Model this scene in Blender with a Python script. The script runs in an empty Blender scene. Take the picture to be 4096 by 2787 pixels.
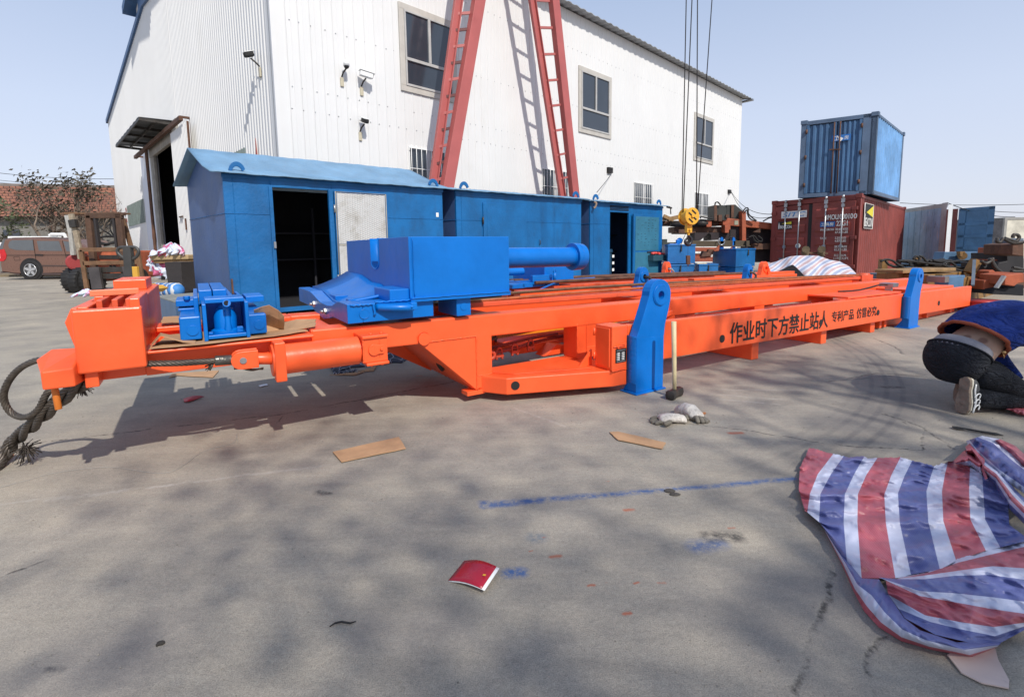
import bpy, bmesh, math, random
from math import sin, cos, tan, pi, radians, sqrt, atan2
from mathutils import Vector, Matrix, noise
random.seed(7)
scene = bpy.context.scene
COL = scene.collection
# ------------------------------------------------------------------ camera, sky, sun, exposure
CX, CY, FPX = 2048.0, 1210.0, 1975.0          # calibrated lens of the photograph (4096 x 2787)
PITCH, ROLL, CAMH = radians(6.35), radians(-0.85), 1.2
_up = Vector((sin(ROLL)*cos(PITCH), cos(ROLL)*cos(PITCH), sin(PITCH)))
_fw = Vector((0, 0, -1)); _fw = (_fw - _fw.dot(_up)*_up).normalized()
_rt = _fw.cross(_up)
CAMM = Matrix((_rt, _fw, _up))
cam = bpy.data.cameras.new('camera'); camo = bpy.data.objects.new('camera', cam); COL.objects.link(camo)
camo.matrix_world = Matrix.Translation((0, 0, CAMH)) @ CAMM.to_4x4()
cam.sensor_width = 36; cam.sensor_fit = 'HORIZONTAL'; cam.lens = FPX/4096*36
cam.shift_y = -(1393.5-CY)/4096; cam.clip_start = .05; cam.clip_end = 3000
scene.camera = camo
SUN_AZ, SUN_EL = radians(149), radians(45)     # azimuth measured from +Y towards +X
world = bpy.data.worlds.new('World'); scene.world = world; world.use_nodes = True
wn = world.node_tree; wn.nodes.clear()
sky = wn.nodes.new('ShaderNodeTexSky'); sky.sky_type = 'NISHITA'; sky.sun_disc = False
sky.sun_elevation = SUN_EL; sky.sun_rotation = SUN_AZ; sky.altitude = 30
sky.air_density = 1.0; sky.dust_density = 1.2; sky.ozone_density = 1.5
bg = wn.nodes.new('ShaderNodeBackground'); bg.inputs[1].default_value = .128
wo = wn.nodes.new('ShaderNodeOutputWorld')
# the hazy spring air: a pale veil added to the clear sky, thickest at the horizon
wtc = wn.nodes.new('ShaderNodeTexCoord'); wsp = wn.nodes.new('ShaderNodeSeparateXYZ'); wn.links.new(wtc.outputs['Generated'], wsp.inputs[0])
wrp = wn.nodes.new('ShaderNodeValToRGB'); e_ = wrp.color_ramp.elements
e_[0].position = 0.0; e_[0].color = (4.75, 4.85, 5.6, 1); e_[1].position = .75; e_[1].color = (1.9, 2.6, 4.1, 1)
q_ = e_.new(.22); q_.color = (4.2, 4.65, 5.75, 1); q_ = e_.new(.45); q_.color = (2.9, 3.6, 5.0, 1)
wn.links.new(wsp.outputs[2], wrp.inputs[0])
wmx = wn.nodes.new('ShaderNodeMix'); wmx.data_type = 'RGBA'; wmx.inputs[0].default_value = .80
wn.links.new(sky.outputs[0], wmx.inputs[6]); wn.links.new(wrp.outputs[0], wmx.inputs[7]); wn.links.new(wmx.outputs[2], bg.inputs[0]); wn.links.new(bg.outputs[0], wo.inputs[0])
sl = bpy.data.lights.new('sun', 'SUN'); sl.energy = 3.15; sl.angle = radians(.8); sl.color = (1, .955, .88)
so = bpy.data.objects.new('sun', sl); COL.objects.link(so)
SUNV = Vector((sin(SUN_AZ)*cos(SUN_EL), cos(SUN_AZ)*cos(SUN_EL), sin(SUN_EL)))
so.rotation_euler = SUNV.to_track_quat('Z', 'Y').to_euler(); so.location = (20, -20, 30)
scene.render.engine = 'CYCLES'
vs = scene.view_settings; vs.view_transform = 'Standard'; vs.look = 'None'; vs.exposure = .36; vs.gamma = 1
vs.use_curve_mapping = False
# ------------------------------------------------------------------ frames and survey helpers
def ray(x, y): return CAMM @ Vector(((x-CX)/FPX, -(y-CY)/FPX, -1))
def at(x, y, Y):                       # the point of the scene seen at (x, y) at forward distance Y
    d = ray(x, y); return Vector((0, 0, CAMH)) + d*(Y/d.y)
def gz(x, y, z=0.0):
    d = ray(x, y); return Vector((0, 0, CAMH)) + d*((z-CAMH)/d.z)
class Frame:
    def __init__(s, org, az, skew=None):
        s.o = Vector(org); s.U = Vector((sin(az), cos(az), 0)); s.V = Vector((-cos(az), sin(az), 0))
        if skew is not None: s.V = Vector((sin(skew), cos(skew), 0))
    def __call__(s, u, v, w): return s.o + s.U*u + s.V*v + Vector((0, 0, w))
M1 = Frame((.9926, 3.8881, 0), radians(57.5))            # the orange machine
BF = Frame((-5.379, 11.895, 0), radians(45.6))           # the white hall; its long side runs along U
SF = Frame((-4.70, 8.25, 0), radians(50.6), radians(-46)) # the blue sheds
WF = Frame((0, 0, 0), radians(90))                        # world: u = x, v = y
# ------------------------------------------------------------------ mesh builder
class MB:
    def __init__(s): s.v = []; s.f = []; s.sm = []; s.uv = {}; s.mi = []
    def add(s, vs, fs, smooth=False, mi=0):
        o = len(s.v); s.v += [Vector(p) for p in vs]
        for f in fs: s.f.append([i+o for i in f]); s.sm.append(smooth); s.mi.append(mi)
        return s
    def hexa(s, p, mi=0):              # 8 points: bottom 4 ccw, top 4
        return s.add(p, [(3,2,1,0),(4,5,6,7),(0,1,5,4),(1,2,6,5),(2,3,7,6),(3,0,4,7)], mi=mi)
    def box(s, F, u0, u1, v0, v1, w0, w1, w0b=None, w1b=None, mi=0):
        a = w0 if w0b is None else w0b; b = w1 if w1b is None else w1b
        return s.hexa([F(u0,v0,w0),F(u1,v0,a),F(u1,v1,a),F(u0,v1,w0),F(u0,v0,w1),F(u1,v0,b),F(u1,v1,b),F(u0,v1,w1)], mi)
    def bar(s, a, b, w, h=None, up=Vector((0,0,1)), mi=0):
        h = h or w; a = Vector(a); b = Vector(b); d = (b-a).normalized()
        if abs(d.dot(up)) > .98: up = Vector((1,0,0))
        x = d.cross(up).normalized()*w/2; y = x.cross(d).normalized()*h/2
        return s.hexa([a-x-y,a+x-y,b+x-y,b-x-y,a-x+y,a+x+y,b+x+y,b-x+y], mi)
    def prism(s, pts, ext, mi=0):      # planar polygon extruded by a vector
        n = len(pts); P = [Vector(p) for p in pts]; Q = [p+Vector(ext) for p in P]
        return s.add(P+Q, [list(range(n))[::-1], list(range(n, 2*n))]+[(i,(i+1)%n,n+(i+1)%n,n+i) for i in range(n)], mi=mi)
    def cyl(s, a, b, r0, r1=None, n=20, caps=True, mi=0, smooth=True):
        r1 = r0 if r1 is None else r1
        return s.tube([a, b], [r0, r1], n, caps, mi, smooth)
    def tube(s, path, r, n=10, caps=True, mi=0, smooth=True):
        P = [Vector(p) for p in path]; k = len(P)
        R = r if isinstance(r, (list, tuple)) else [r]*k
        t0 = (P[1]-P[0]).normalized(); x = t0.cross(Vector((0,0,1)))
        if x.length < 1e-3: x = t0.cross(Vector((1,0,0)))
        x.normalize(); vs = []
        for i in range(k):
            t = (P[min(i+1,k-1)]-P[max(i-1,0)])
            if t.length < 1e-9: t = t0
            t.normalize(); x = (x-t*x.dot(t))
            if x.length < 1e-5: x = t.orthogonal()
            x.normalize(); y = t.cross(x)
            for j in range(n):
                a = 2*pi*j/n; vs.append(P[i]+(x*cos(a)+y*sin(a))*R[i])
        fs = [(i*n+j, i*n+(j+1)%n, (i+1)*n+(j+1)%n, (i+1)*n+j) for i in range(k-1) for j in range(n)]
        o = len(s.v); s.add(vs, fs, smooth, mi)
        if caps:
            s.f.append([o+j for j in range(n)][::-1]); s.sm.append(False); s.mi.append(mi)
            s.f.append([o+(k-1)*n+j for j in range(n)]); s.sm.append(False); s.mi.append(mi)
        return s
    def loft(s, secs, n=20, caps=True, mi=0, pw=2.0):   # sections: (centre, half a, half b)
        vs = []
        for c, a, b in secs:
            c, a, b = Vector(c), Vector(a), Vector(b)
            for j in range(n):
                t = 2*pi*j/n; ca, sa = cos(t), sin(t)
                vs.append(c+a*math.copysign(abs(ca)**(2/pw), ca)+b*math.copysign(abs(sa)**(2/pw), sa))
        k = len(secs)
        fs = [(i*n+j, i*n+(j+1)%n, (i+1)*n+(j+1)%n, (i+1)*n+j) for i in range(k-1) for j in range(n)]
        o = len(s.v); s.add(vs, fs, True, mi)
        if caps:
            s.f.append([o+j for j in range(n)][::-1]); s.sm.append(True); s.mi.append(mi)
            s.f.append([o+(k-1)*n+j for j in range(n)]); s.sm.append(True); s.mi.append(mi)
        return s
    def grid(s, rows, uvs=None, smooth=True, mi=0, closed=False):
        k, n = len(rows), len(rows[0]); vs = [p for r in rows for p in r]
        fs = [(i*n+j, i*n+(j+1)%n, (i+1)*n+(j+1)%n, (i+1)*n+j) for i in range(k-1) for j in range(n if closed else n-1)]
        o = len(s.v); s.add(vs, fs, smooth, mi)
        if uvs:
            for i in range(k):
                for j in range(n): s.uv[o+i*n+j] = uvs[i][j]
        return s
    def ball(s, c, r, n=12, m=8, sc=(1,1,1), mi=0):
        c = Vector(c); rows = []
        for i in range(m+1):
            a = pi*i/m-pi/2
            rows.append([c+Vector((cos(a)*cos(2*pi*j/n)*r*sc[0], cos(a)*sin(2*pi*j/n)*r*sc[1], sin(a)*r*sc[2])) for j in range(n)])
        return s.grid(rows, closed=True, mi=mi)
    def build(s, name, mat, parent=None, bevel=0, label=None, loc=None, solid=0, sub=0, ang=None):
        me = bpy.data.meshes.new(name)
        base = Vector((0,0,0))
        if parent is not None:
            p = parent
            while p is not None: base = base + p.location; p = p.parent
        elif loc is not None: base = Vector(loc)
        elif s.v:
            lo = [min(p[i] for p in s.v) for i in range(3)]; hi = [max(p[i] for p in s.v) for i in range(3)]
            base = Vector(((lo[0]+hi[0])/2, (lo[1]+hi[1])/2, lo[2]))
        me.from_pydata([p-base for p in s.v], [], s.f)
        for m in (mat if isinstance(mat, (list, tuple)) else [mat]): me.materials.append(m)
        for p, sm, mi in zip(me.polygons, s.sm, s.mi): p.use_smooth = sm; p.material_index = mi
        if s.uv:
            ul = me.uv_layers.new(name='UVMap')
            for l in me.loops: ul.data[l.index].uv = s.uv.get(l.vertex_index, (0, 0))
        bm = bmesh.new(); bm.from_mesh(me); bmesh.ops.recalc_face_normals(bm, faces=bm.faces); bm.to_mesh(me); bm.free()
        o = bpy.data.objects.new(name, me); COL.objects.link(o)
        if parent is not None: o.parent = parent
        else: o.location = base
        if ang: me.set_sharp_from_angle(angle=radians(ang))
        if bevel:
            b = o.modifiers.new('bevel', 'BEVEL'); b.width = bevel; b.segments = 2; b.limit_method = 'ANGLE'; b.angle_limit = radians(40)
        if solid:
            b = o.modifiers.new('solid', 'SOLIDIFY'); b.thickness = solid; b.offset = 0
        if sub:
            b = o.modifiers.new('sub', 'SUBSURF'); b.levels = sub; b.render_levels = sub
        if label: o['label'] = label
        return o
def thing(name, label, cat, loc, group=None):
    o = bpy.data.objects.new(name, None); COL.objects.link(o); o.location = Vector(loc); o.empty_display_size = .2
    return tag(o, label, cat, group)
def tag(o, label=None, cat=None, group=None, kind=None):
    if label: o['label'] = label
    if cat: o['category'] = cat
    if group: o['group'] = group
    if kind: o['kind'] = kind
    return o
def copy_tree(o, parent=None):
    c = o.copy(); COL.objects.link(c); c.parent = parent
    for ch in list(o.children): copy_tree(ch, c)
    return c
def split_loose(names):
    """give every separate piece of the listed parts an object of its own"""
    for o in [x for x in bpy.data.objects if x.type == 'MESH' and x.name.split('.')[0] in names]:
        me = o.data; n = len(me.vertices); par = list(range(n))
        def find(a):
            while par[a] != a: par[a] = par[par[a]]; a = par[a]
            return a
        for e in me.edges:
            a, b = find(e.vertices[0]), find(e.vertices[1])
            if a != b: par[a] = b
        groups = {}
        for p in me.polygons: groups.setdefault(find(p.vertices[0]), []).append(p.index)
        if len(groups) < 2 or len(groups) > 60: continue
        for k, idx in enumerate(list(groups.values())):
            keep = set(idx); bm = bmesh.new(); bm.from_mesh(me); bm.faces.ensure_lookup_table()
            bmesh.ops.delete(bm, geom=[f for f in bm.faces if f.index not in keep], context='FACES')
            nm = me.copy(); bm.to_mesh(nm); bm.free()
            c = o.copy(); c.data = nm; COL.objects.link(c); c.parent = o.parent
            if k == 0:
                for ch in list(o.children): ch.parent = c
        base = o.name.split('.')[0]; bpy.data.objects.remove(o)
def rope_mb(path, r, strands=6, pitch=8, mb=None, seg=None):
    """a laid wire rope: strands wound round a path"""
    mb = mb or MB(); P = [Vector(p) for p in path]
    # resample
    L = [0]
    for a, b in zip(P, P[1:]): L.append(L[-1]+(b-a).length)
    step = seg or r*pitch/7; k = max(8, int(L[-1]/step)); k = min(k, 900); Q = []
    for i in range(k+1):
        t = L[-1]*i/k; j = 0
        while j < len(L)-2 and L[j+1] < t: j += 1
        f = (t-L[j])/max(1e-9, L[j+1]-L[j]); Q.append(P[j].lerp(P[j+1], f))
    x = None; lines = [[] for _ in range(strands)]
    for i, p in enumerate(Q):
        t = (Q[min(i+1,k)]-Q[max(i-1,0)]).normalized()
        if x is None: x = t.orthogonal()
        x = (x-t*x.dot(t)).normalized(); y = t.cross(x); s = L[-1]*i/k
        for q in range(strands):
            a = 2*pi*(q/strands+s/(r*pitch)); lines[q].append(p+(x*cos(a)+y*sin(a))*r*.62)
    for ln in lines: mb.tube(ln, r*.44, 5)
    return mb
def spline(pts, n=8):
    P = [Vector(p) for p in pts]; P = [P[0]*2-P[1]]+P+[P[-1]*2-P[-2]]; out = []
    for i in range(1, len(P)-2):
        for j in range(n):
            t = j/n; a, b, c, d = P[i-1], P[i], P[i+1], P[i+2]
            out.append(.5*((2*b)+(c-a)*t+(2*a-5*b+4*c-d)*t*t+(3*b-a-3*c+d)*t**3))
    out.append(P[-2]); return out
def write(txt, o, xdir, updir, h, mat, parent, name='lettering', align='LEFT', bold=0.0, sx=1.0, italic=0.0, width=None, label=None, ext=.0008, fat=0.0):
    """painted lettering: a text outline turned into a thin mesh; o is the baseline start (or centre)"""
    cu = bpy.data.curves.new('t', 'FONT'); cu.body = txt; cu.size = 1; cu.align_x = align; cu.align_y = 'BOTTOM_BASELINE'
    cu.offset = bold; cu.shear = italic; cu.extrude = 0.0; cu.resolution_u = 3
    t = bpy.data.objects.new('t', cu); COL.objects.link(t)
    dg = bpy.context.evaluated_depsgraph_get(); me = bpy.data.meshes.new_from_object(t.evaluated_get(dg))
    bpy.data.objects.remove(t); bpy.data.curves.remove(cu)
    X = Vector(xdir).normalized(); Yv = Vector(updir).normalized(); N = X.cross(Yv).normalized()
    if me.vertices:
        xs = [v.co.x for v in me.vertices]; ys = [v.co.y for v in me.vertices]
        ys_h = max(ys)-min(ys); k = h/ys_h; y0 = min(ys); x0 = min(xs)
        kx = k*sx if width is None else width/max(1e-6, (max(xs)-x0))
        base = Vector((0,0,0)); p = parent
        while p is not None: base = base + p.location; p = p.parent
        xo = x0 if align == 'LEFT' else (x0+max(xs))/2
        for v in me.vertices: v.co = Vector(o)+X*((v.co.x-xo)*kx)+Yv*((v.co.y-y0)*k)+N*ext-base
        if fat:                                  # thicker strokes: shifted copies, each a hair in front of the last
            V0 = [v.co.copy() for v in me.vertices]; F0 = [list(p.vertices) for p in me.polygons]; VV, FF = [], []
            for q, (dx, dy) in enumerate(((0,0), (fat,0), (-fat,0), (0,fat*.7), (0,-fat*.7))):
                o_ = len(VV); VV += [p+X*dx+Yv*dy+N*.0004*q for p in V0]; FF += [[i+o_ for i in f] for f in F0]
            me = bpy.data.meshes.new(name); me.from_pydata(VV, [], FF)
    me.materials.clear(); me.materials.append(mat); me.name = name
    ob = bpy.data.objects.new(name, me); COL.objects.link(ob); ob.parent = parent
    if label: ob['label'] = label
    return ob
# ------------------------------------------------------------------ materials (all procedural)
def new_mat(name):
    m = bpy.data.materials.new(name); m.use_nodes = True; nt = m.node_tree
    return m, nt, nt.nodes['Principled BSDF']
def srgb(r, g, b):
    f = lambda c: (c/255/12.92) if c/255 <= .04045 else ((c/255+.055)/1.055)**2.4
    return (f(r), f(g), f(b), 1)
def N(nt, t, **k):
    n = nt.nodes.new('ShaderNode'+t)
    for a, b in k.items():
        if a.startswith('i_'):
            key = a[2:]; key = int(key) if key.isdigit() else key
            n.inputs[key].default_value = b
        else: setattr(n, a, b)
    return n
def coords(nt, scale=(1,1,1), kind='Object', rot=(0,0,0)):
    tc = N(nt, 'TexCoord'); mp = N(nt, 'Mapping'); mp.inputs['Scale'].default_value = scale; mp.inputs['Rotation'].default_value = rot
    nt.links.new(tc.outputs[kind], mp.inputs[0]); return mp.outputs[0]
def ramp(nt, fac, stops, interp='LINEAR'):
    r = N(nt, 'ValToRGB'); r.color_ramp.interpolation = interp; e = r.color_ramp.elements
    while len(e) > 1: e.remove(e[-1])
    e[0].position = stops[0][0]; e[0].color = stops[0][1]
    for p, c in stops[1:]: q = e.new(p); q.color = c
    nt.links.new(fac, r.inputs[0]); return r.outputs[0]
def mix(nt, fac, a, b, mode='MIX'):
    m = N(nt, 'Mix', data_type='RGBA', blend_type=mode)
    for k, v in ((0, fac), (6, a), (7, b)):
        if isinstance(v, (int, float)) and k == 0: m.inputs[0].default_value = v
        elif isinstance(v, tuple): m.inputs[k].default_value = v
        else: nt.links.new(v, m.inputs[k])
    return m.outputs[2]
def bump(nt, bs, h, strength=.3, dist=.01):
    b = N(nt, 'Bump'); b.inputs['Strength'].default_value = strength; b.inputs['Distance'].default_value = dist
    nt.links.new(h, b.inputs['Height']); nt.links.new(b.outputs[0], bs.inputs['Normal']); return b
W4, K4 = (1,1,1,1), (0,0,0,1)
def paint(name, col, rough=.35, var=.12, dirt=0.0, dirtcol=(.06,.045,.035,1), scale=3.0, spec=.5, metal=0.0, bumpk=.06, wear=0.0, wearcol=(.12,.1,.09,1), wscale=9):
    m, nt, bs = new_mat(name); co = coords(nt)
    n1 = N(nt, 'TexNoise', i_Scale=scale, i_Detail=6.0, i_Roughness=.6); nt.links.new(co, n1.inputs[0])
    lo = tuple(c*(1-var) for c in col[:3])+(1,); hi = tuple(min(1, c*(1+var)) for c in col[:3])+(1,)
    c = ramp(nt, n1.outputs[0], [(.3, lo), (.7, hi)])
    if dirt > 0:
        co2 = coords(nt, (1, 1, .35)); n2 = N(nt, 'TexNoise', i_Scale=scale*1.7, i_Detail=8.0, i_Roughness=.7); nt.links.new(co2, n2.inputs[0])
        f = ramp(nt, n2.outputs[0], [(.62-dirt*.25, K4), (.82-dirt*.2, W4)])
        ff = N(nt, 'Math', operation='MULTIPLY', i_1=min(1, .35+dirt*.5)); nt.links.new(f, ff.inputs[0]); c = mix(nt, ff.outputs[0], c, dirtcol)
    if wear > 0:
        n3 = N(nt, 'TexNoise', i_Scale=wscale, i_Detail=9.0, i_Roughness=.75, i_Distortion=.6); nt.links.new(co, n3.inputs[0])
        f = ramp(nt, n3.outputs[0], [(.74-wear*.25, K4), (.76-wear*.25, W4)]); c = mix(nt, f, c, wearcol)
    nt.links.new(c, bs.inputs['Base Color'])
    nr = N(nt, 'TexNoise', i_Scale=scale*4, i_Detail=4.0); nt.links.new(co, nr.inputs[0])
    rr = N(nt, 'MapRange'); rr.inputs[3].default_value = max(.05, rough-.1); rr.inputs[4].default_value = rough+.14; nt.links.new(nr.outputs[0], rr.inputs[0])
    nt.links.new(rr.outputs[0], bs.inputs['Roughness']); bs.inputs['Metallic'].default_value = metal
    bs.inputs['Specular IOR Level'].default_value = spec
    if bumpk:
        nb = N(nt, 'TexNoise', i_Scale=18.0, i_Detail=4.0); nt.links.new(co, nb.inputs[0]); bump(nt, bs, nb.outputs[0], bumpk, .02)
    return m
ORANGE = paint('orange_paint', (.92, .118, .030), .34, .08, .10, (.62,.085,.03,1), 2.2, bumpk=.09, wear=.012, wearcol=(.30,.06,.03,1), wscale=14)
ORANGE_D = paint('worn_orange_paint', (.72, .10, .035), .5, .15, .35, bumpk=.12)
BLUE = paint('bright_blue_paint', (.0, .150, .54), .34, .12, .10, (.01,.09,.34,1), 3.0, spec=.35, wear=.01, wearcol=(.03,.06,.14,1), wscale=16, bumpk=.06)
SHED = paint('weathered_blue_sheet', (.0, .115, .33), .5, .22, .38, (.010,.05,.12,1), 1.6, bumpk=.25, wear=.20, wearcol=(.09,.12,.15,1), wscale=6)
SHEDSIDE = paint('shaded_grey_blue_sheet', (.050, .105, .25), .5, .2, .3, (.05,.09,.16,1), 1.2, bumpk=.2, wear=.05, wearcol=(.25,.07,.02,1), wscale=5)  # shed end walls: greyer than the front, their shade mixed into the colour
SHEDROOF = paint('faded_blue_roof', (.15, .28, .42), .55, .22, .35, (.10,.22,.38,1), 2.0, bumpk=.5)
BOXBLUE = paint('old_blue_tool_box', (.008, .12, .34), .5, .22, .4, (.02,.05,.1,1), 2.2, bumpk=.2, wear=.08)
WHITEW = paint('white_wall_sheet', (.72, .715, .70), .4, .03, .18, (.6,.58,.53,1), .5, bumpk=.04)
CONC = paint('concrete_plinth', (.55, .50, .40), .9, .1, .3, (.35,.31,.25,1), 1.5, bumpk=.3)
BLACK = paint('black_rubber', (.016, .015, .015), .7, .2)
DARK = paint('dark_interior', (.012, .012, .016), .9, .2, bumpk=0)  # near-black colour, mostly standing for the unlit depth of openings
DKMET = paint('dark_greasy_steel', (.05, .046, .042), .5, .3, .4, (.12,.07,.04,1), 6, metal=.4, bumpk=.3)
ROPE = paint('wire_rope', (.11, .092, .076), .45, .35, .3, (.035,.03,.026,1), 30, metal=.55, bumpk=.2)
ROPEO = paint('overpainted_wire_rope', (.40, .10, .028), .45, .35, .45, (.10,.05,.028,1), 8, bumpk=.2)
ROPEB = paint('brown_wire_rope', (.17, .085, .045), .5, .35, .4, (.06,.04,.028,1), 12, metal=.2, bumpk=.2)
STEEL = paint('galvanised_steel', (.42, .43, .44), .35, .12, .2, (.2,.18,.16,1), 5, metal=.8)
RUST = paint('rusty_brown_steel', (.12, .055, .032), .75, .35, .6, (.03,.022,.02,1), 5, bumpk=.4, wear=.1, wearcol=(.30,.10,.04,1))
RUSTO = paint('rusty_orange_beam', (.36, .085, .035), .65, .3, .5, (.06,.03,.02,1), 2.5, bumpk=.3, wear=.12, wearcol=(.09,.05,.03,1))
REDLEG = paint('faded_red_gantry', (.42, .105, .095), .45, .1, .15, (.35,.05,.04,1), 1.5)
YEL = paint('yellow_hook_paint', (.72, .40, .035), .45, .15, .35, (.15,.09,.02,1), 9)
OLDYEL = paint('dirty_yellow_steel', (.24, .125, .035), .6, .25, .6, (.08,.055,.03,1), 3, bumpk=.3, wear=.12)
GREYST = paint('grey_steel_plate', (.12, .15, .19), .55, .2, .4, (.04,.04,.05,1), 3, bumpk=.2)
WOOD = paint('old_timber', (.28, .17, .075), .8, .3, .4, (.10,.055,.025,1), 6, bumpk=.4)
CARDB = paint('cardboard', (.45, .27, .15), .9, .14, .15, (.30,.17,.09,1), 8, spec=.2, bumpk=.25)
WHITEP = paint('white_plastic', (.8, .8, .78), .4, .05)
BLKP = paint('black_paint_mark', (.012, .011, .011), .6, .1, bumpk=0)
GLASS_D = paint('dark_window_glass', (.035, .045, .06), .06, .15, spec=.8, bumpk=.015, scale=.6)
FRAME = paint('aluminium_window_frame', (.50, .47, .42), .45, .1, .25, (.3,.27,.23,1), 3)
REDP = paint('red_paper', (.42, .018, .03), .45, .1)
CREAM = paint('cream_handle_paint', (.62, .52, .30), .5, .12, .25, (.1,.07,.04,1), 12, wear=.22, wearcol=(.07,.05,.035,1), wscale=45)
SKYB = paint('grey_blue_paint', (.08, .17, .29), .5, .2, .3, (.04,.07,.1,1), 2.5, bumpk=.2)
def diamond_plate():
    m, nt, bs = new_mat('diamond_plate'); co = coords(nt, (1,1,1), 'UV')
    n = N(nt, 'TexNoise', i_Scale=2.2, i_Detail=8.0, i_Roughness=.7); nt.links.new(co, n.inputs[0])
    c = ramp(nt, n.outputs[0], [(.3, (.27,.25,.21,1)), (.40, (.46,.45,.42,1)), (.52, (.56,.56,.545,1))])
    nt.links.new(c, bs.inputs['Base Color']); bs.inputs['Metallic'].default_value = .35; bs.inputs['Roughness'].default_value = .5
    hs = []
    for rot in (.8, -.8):
        cm = coords(nt, (14, 34, 1), 'UV', (0,0,rot)); v = N(nt, 'TexVoronoi', i_Scale=1.0, i_Randomness=0.0); nt.links.new(cm, v.inputs[0]); hs.append(ramp(nt, v.outputs['Distance'], [(.1, W4), (.3, K4)]))
    h = mix(nt, .5, hs[0], hs[1], 'ADD'); bump(nt, bs, h, .8, .004); return m
DPLATE = diamond_plate()
def container_paint(name, base, patchy=False):
    m, nt, bs = new_mat(name); co = coords(nt)
    n = N(nt, 'TexNoise', i_Scale=1.2, i_Detail=8.0, i_Roughness=.65); nt.links.new(co, n.inputs[0])
    lo = tuple(c*.75 for c in base)+(1,); hi = tuple(min(1,c*1.2) for c in base)+(1,)
    c = ramp(nt, n.outputs[0], [(.35, lo), (.65, hi)])
    co2 = coords(nt, (2.5,2.5,.5)); n2 = N(nt, 'TexNoise', i_Scale=2.0, i_Detail=9.0, i_Roughness=.75); nt.links.new(co2, n2.inputs[0])
    if patchy:
        f = ramp(nt, n2.outputs[0], [(.60, K4), (.62, W4)]); c = mix(nt, f, c, (.50,.52,.55,1))
        f3 = ramp(nt, n2.outputs[0], [(.38, W4), (.40, K4)]); c = mix(nt, f3, c, (.06,.09,.14,1))
    else:
        f = ramp(nt, n2.outputs[0], [(.68, K4), (.72, W4)]); c = mix(nt, f, c, (.10,.055,.035,1))
    nt.links.new(c, bs.inputs['Base Color']); bs.inputs['Roughness'].default_value = .55; bump(nt, bs, n2.outputs[0], .15, .02); return m
CRED = container_paint('container_red', (.23, .045, .035))
CBLUE = container_paint('container_blue', (.055, .13, .25))
CBLUEL = container_paint('container_light_blue', (.15, .33, .60))
CPATCH = container_paint('container_patchy_blue_white', (.24, .40, .58), True)
CWHITE = container_paint('container_rusty_white', (.62, .58, .48))
def stripe_mat(name, a, b, c=(.62,.64,.74,1), weave=260.0, per=4, sheen=.35, fade=0.0):
    """woven plastic sheet: colour a, light, colour b, light ... across U"""
    m, nt, bs = new_mat(name); tc = N(nt, 'TexCoord'); sp = N(nt, 'SeparateXYZ'); nt.links.new(tc.outputs['UV'], sp.inputs[0])
    fr = N(nt, 'Math', operation='FRACT'); nt.links.new(sp.outputs[0], fr.inputs[0])
    col = ramp(nt, fr.outputs[0], [(0, a), (.3, c), (.5, b), (.8, c)], 'CONSTANT')
    n = N(nt, 'TexNoise', i_Scale=3.0, i_Detail=5.0); nt.links.new(tc.outputs['Object'], n.inputs[0])
    v = ramp(nt, n.outputs[0], [(.3, (.78,.78,.8,1)), (.7, (1.1,1.1,1.1,1))]); col = mix(nt, 1.0, col, v, 'MULTIPLY')
    hs = []
    for ax in (0, 1):
        mu = N(nt, 'Math', operation='MULTIPLY', i_1=weave); nt.links.new(sp.outputs[ax], mu.inputs[0])
        si = N(nt, 'Math', operation='SINE'); nt.links.new(mu.outputs[0], si.inputs[0]); hs.append(si)
    ad = N(nt, 'Math', operation='MULTIPLY'); nt.links.new(hs[0].outputs[0], ad.inputs[0]); nt.links.new(hs[1].outputs[0], ad.inputs[1])
    f = ramp(nt, ad.outputs[0], [(0, W4), (.35, K4)]); fm = N(nt, 'Math', operation='MULTIPLY', i_1=.13); nt.links.new(f, fm.inputs[0])
    col = mix(nt, fm.outputs[0], col, (.9,.85,.9,1))
    nt.links.new(col, bs.inputs['Base Color']); bs.inputs['Roughness'].default_value = sheen
    n2 = N(nt, 'TexNoise', i_Scale=22.0, i_Detail=5.0); nt.links.new(tc.outputs['Object'], n2.inputs[0]); bump(nt, bs, n2.outputs[0], .7, .004)
    return m
TARP = stripe_mat('striped_woven_tarp', (.40,.032,.055,1), (.045,.068,.27,1), (.55,.57,.70,1), sheen=.42)
TARPF = stripe_mat('faded_striped_tarp', (.55,.36,.34,1), (.30,.36,.50,1), (.66,.65,.69,1), sheen=.55)
def grid_cloth():
    m, nt, bs = new_mat('checked_dark_quilt'); tc = N(nt, 'TexCoord'); sp = N(nt, 'SeparateXYZ'); nt.links.new(tc.outputs['UV'], sp.inputs[0])
    fs = []
    for ax in (0, 1):
        fr = N(nt, 'Math', operation='FRACT'); nt.links.new(sp.outputs[ax], fr.inputs[0]); fs.append(ramp(nt, fr.outputs[0], [(0, W4), (.09, K4)], 'CONSTANT'))
    f = mix(nt, 1.0, fs[0], fs[1], 'ADD'); nt.links.new(mix(nt, f, (.035,.042,.062,1), (.36,.38,.42,1)), bs.inputs['Base Color']); bs.inputs['Roughness'].default_value = .9; return m
QUILT = grid_cloth()
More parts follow.
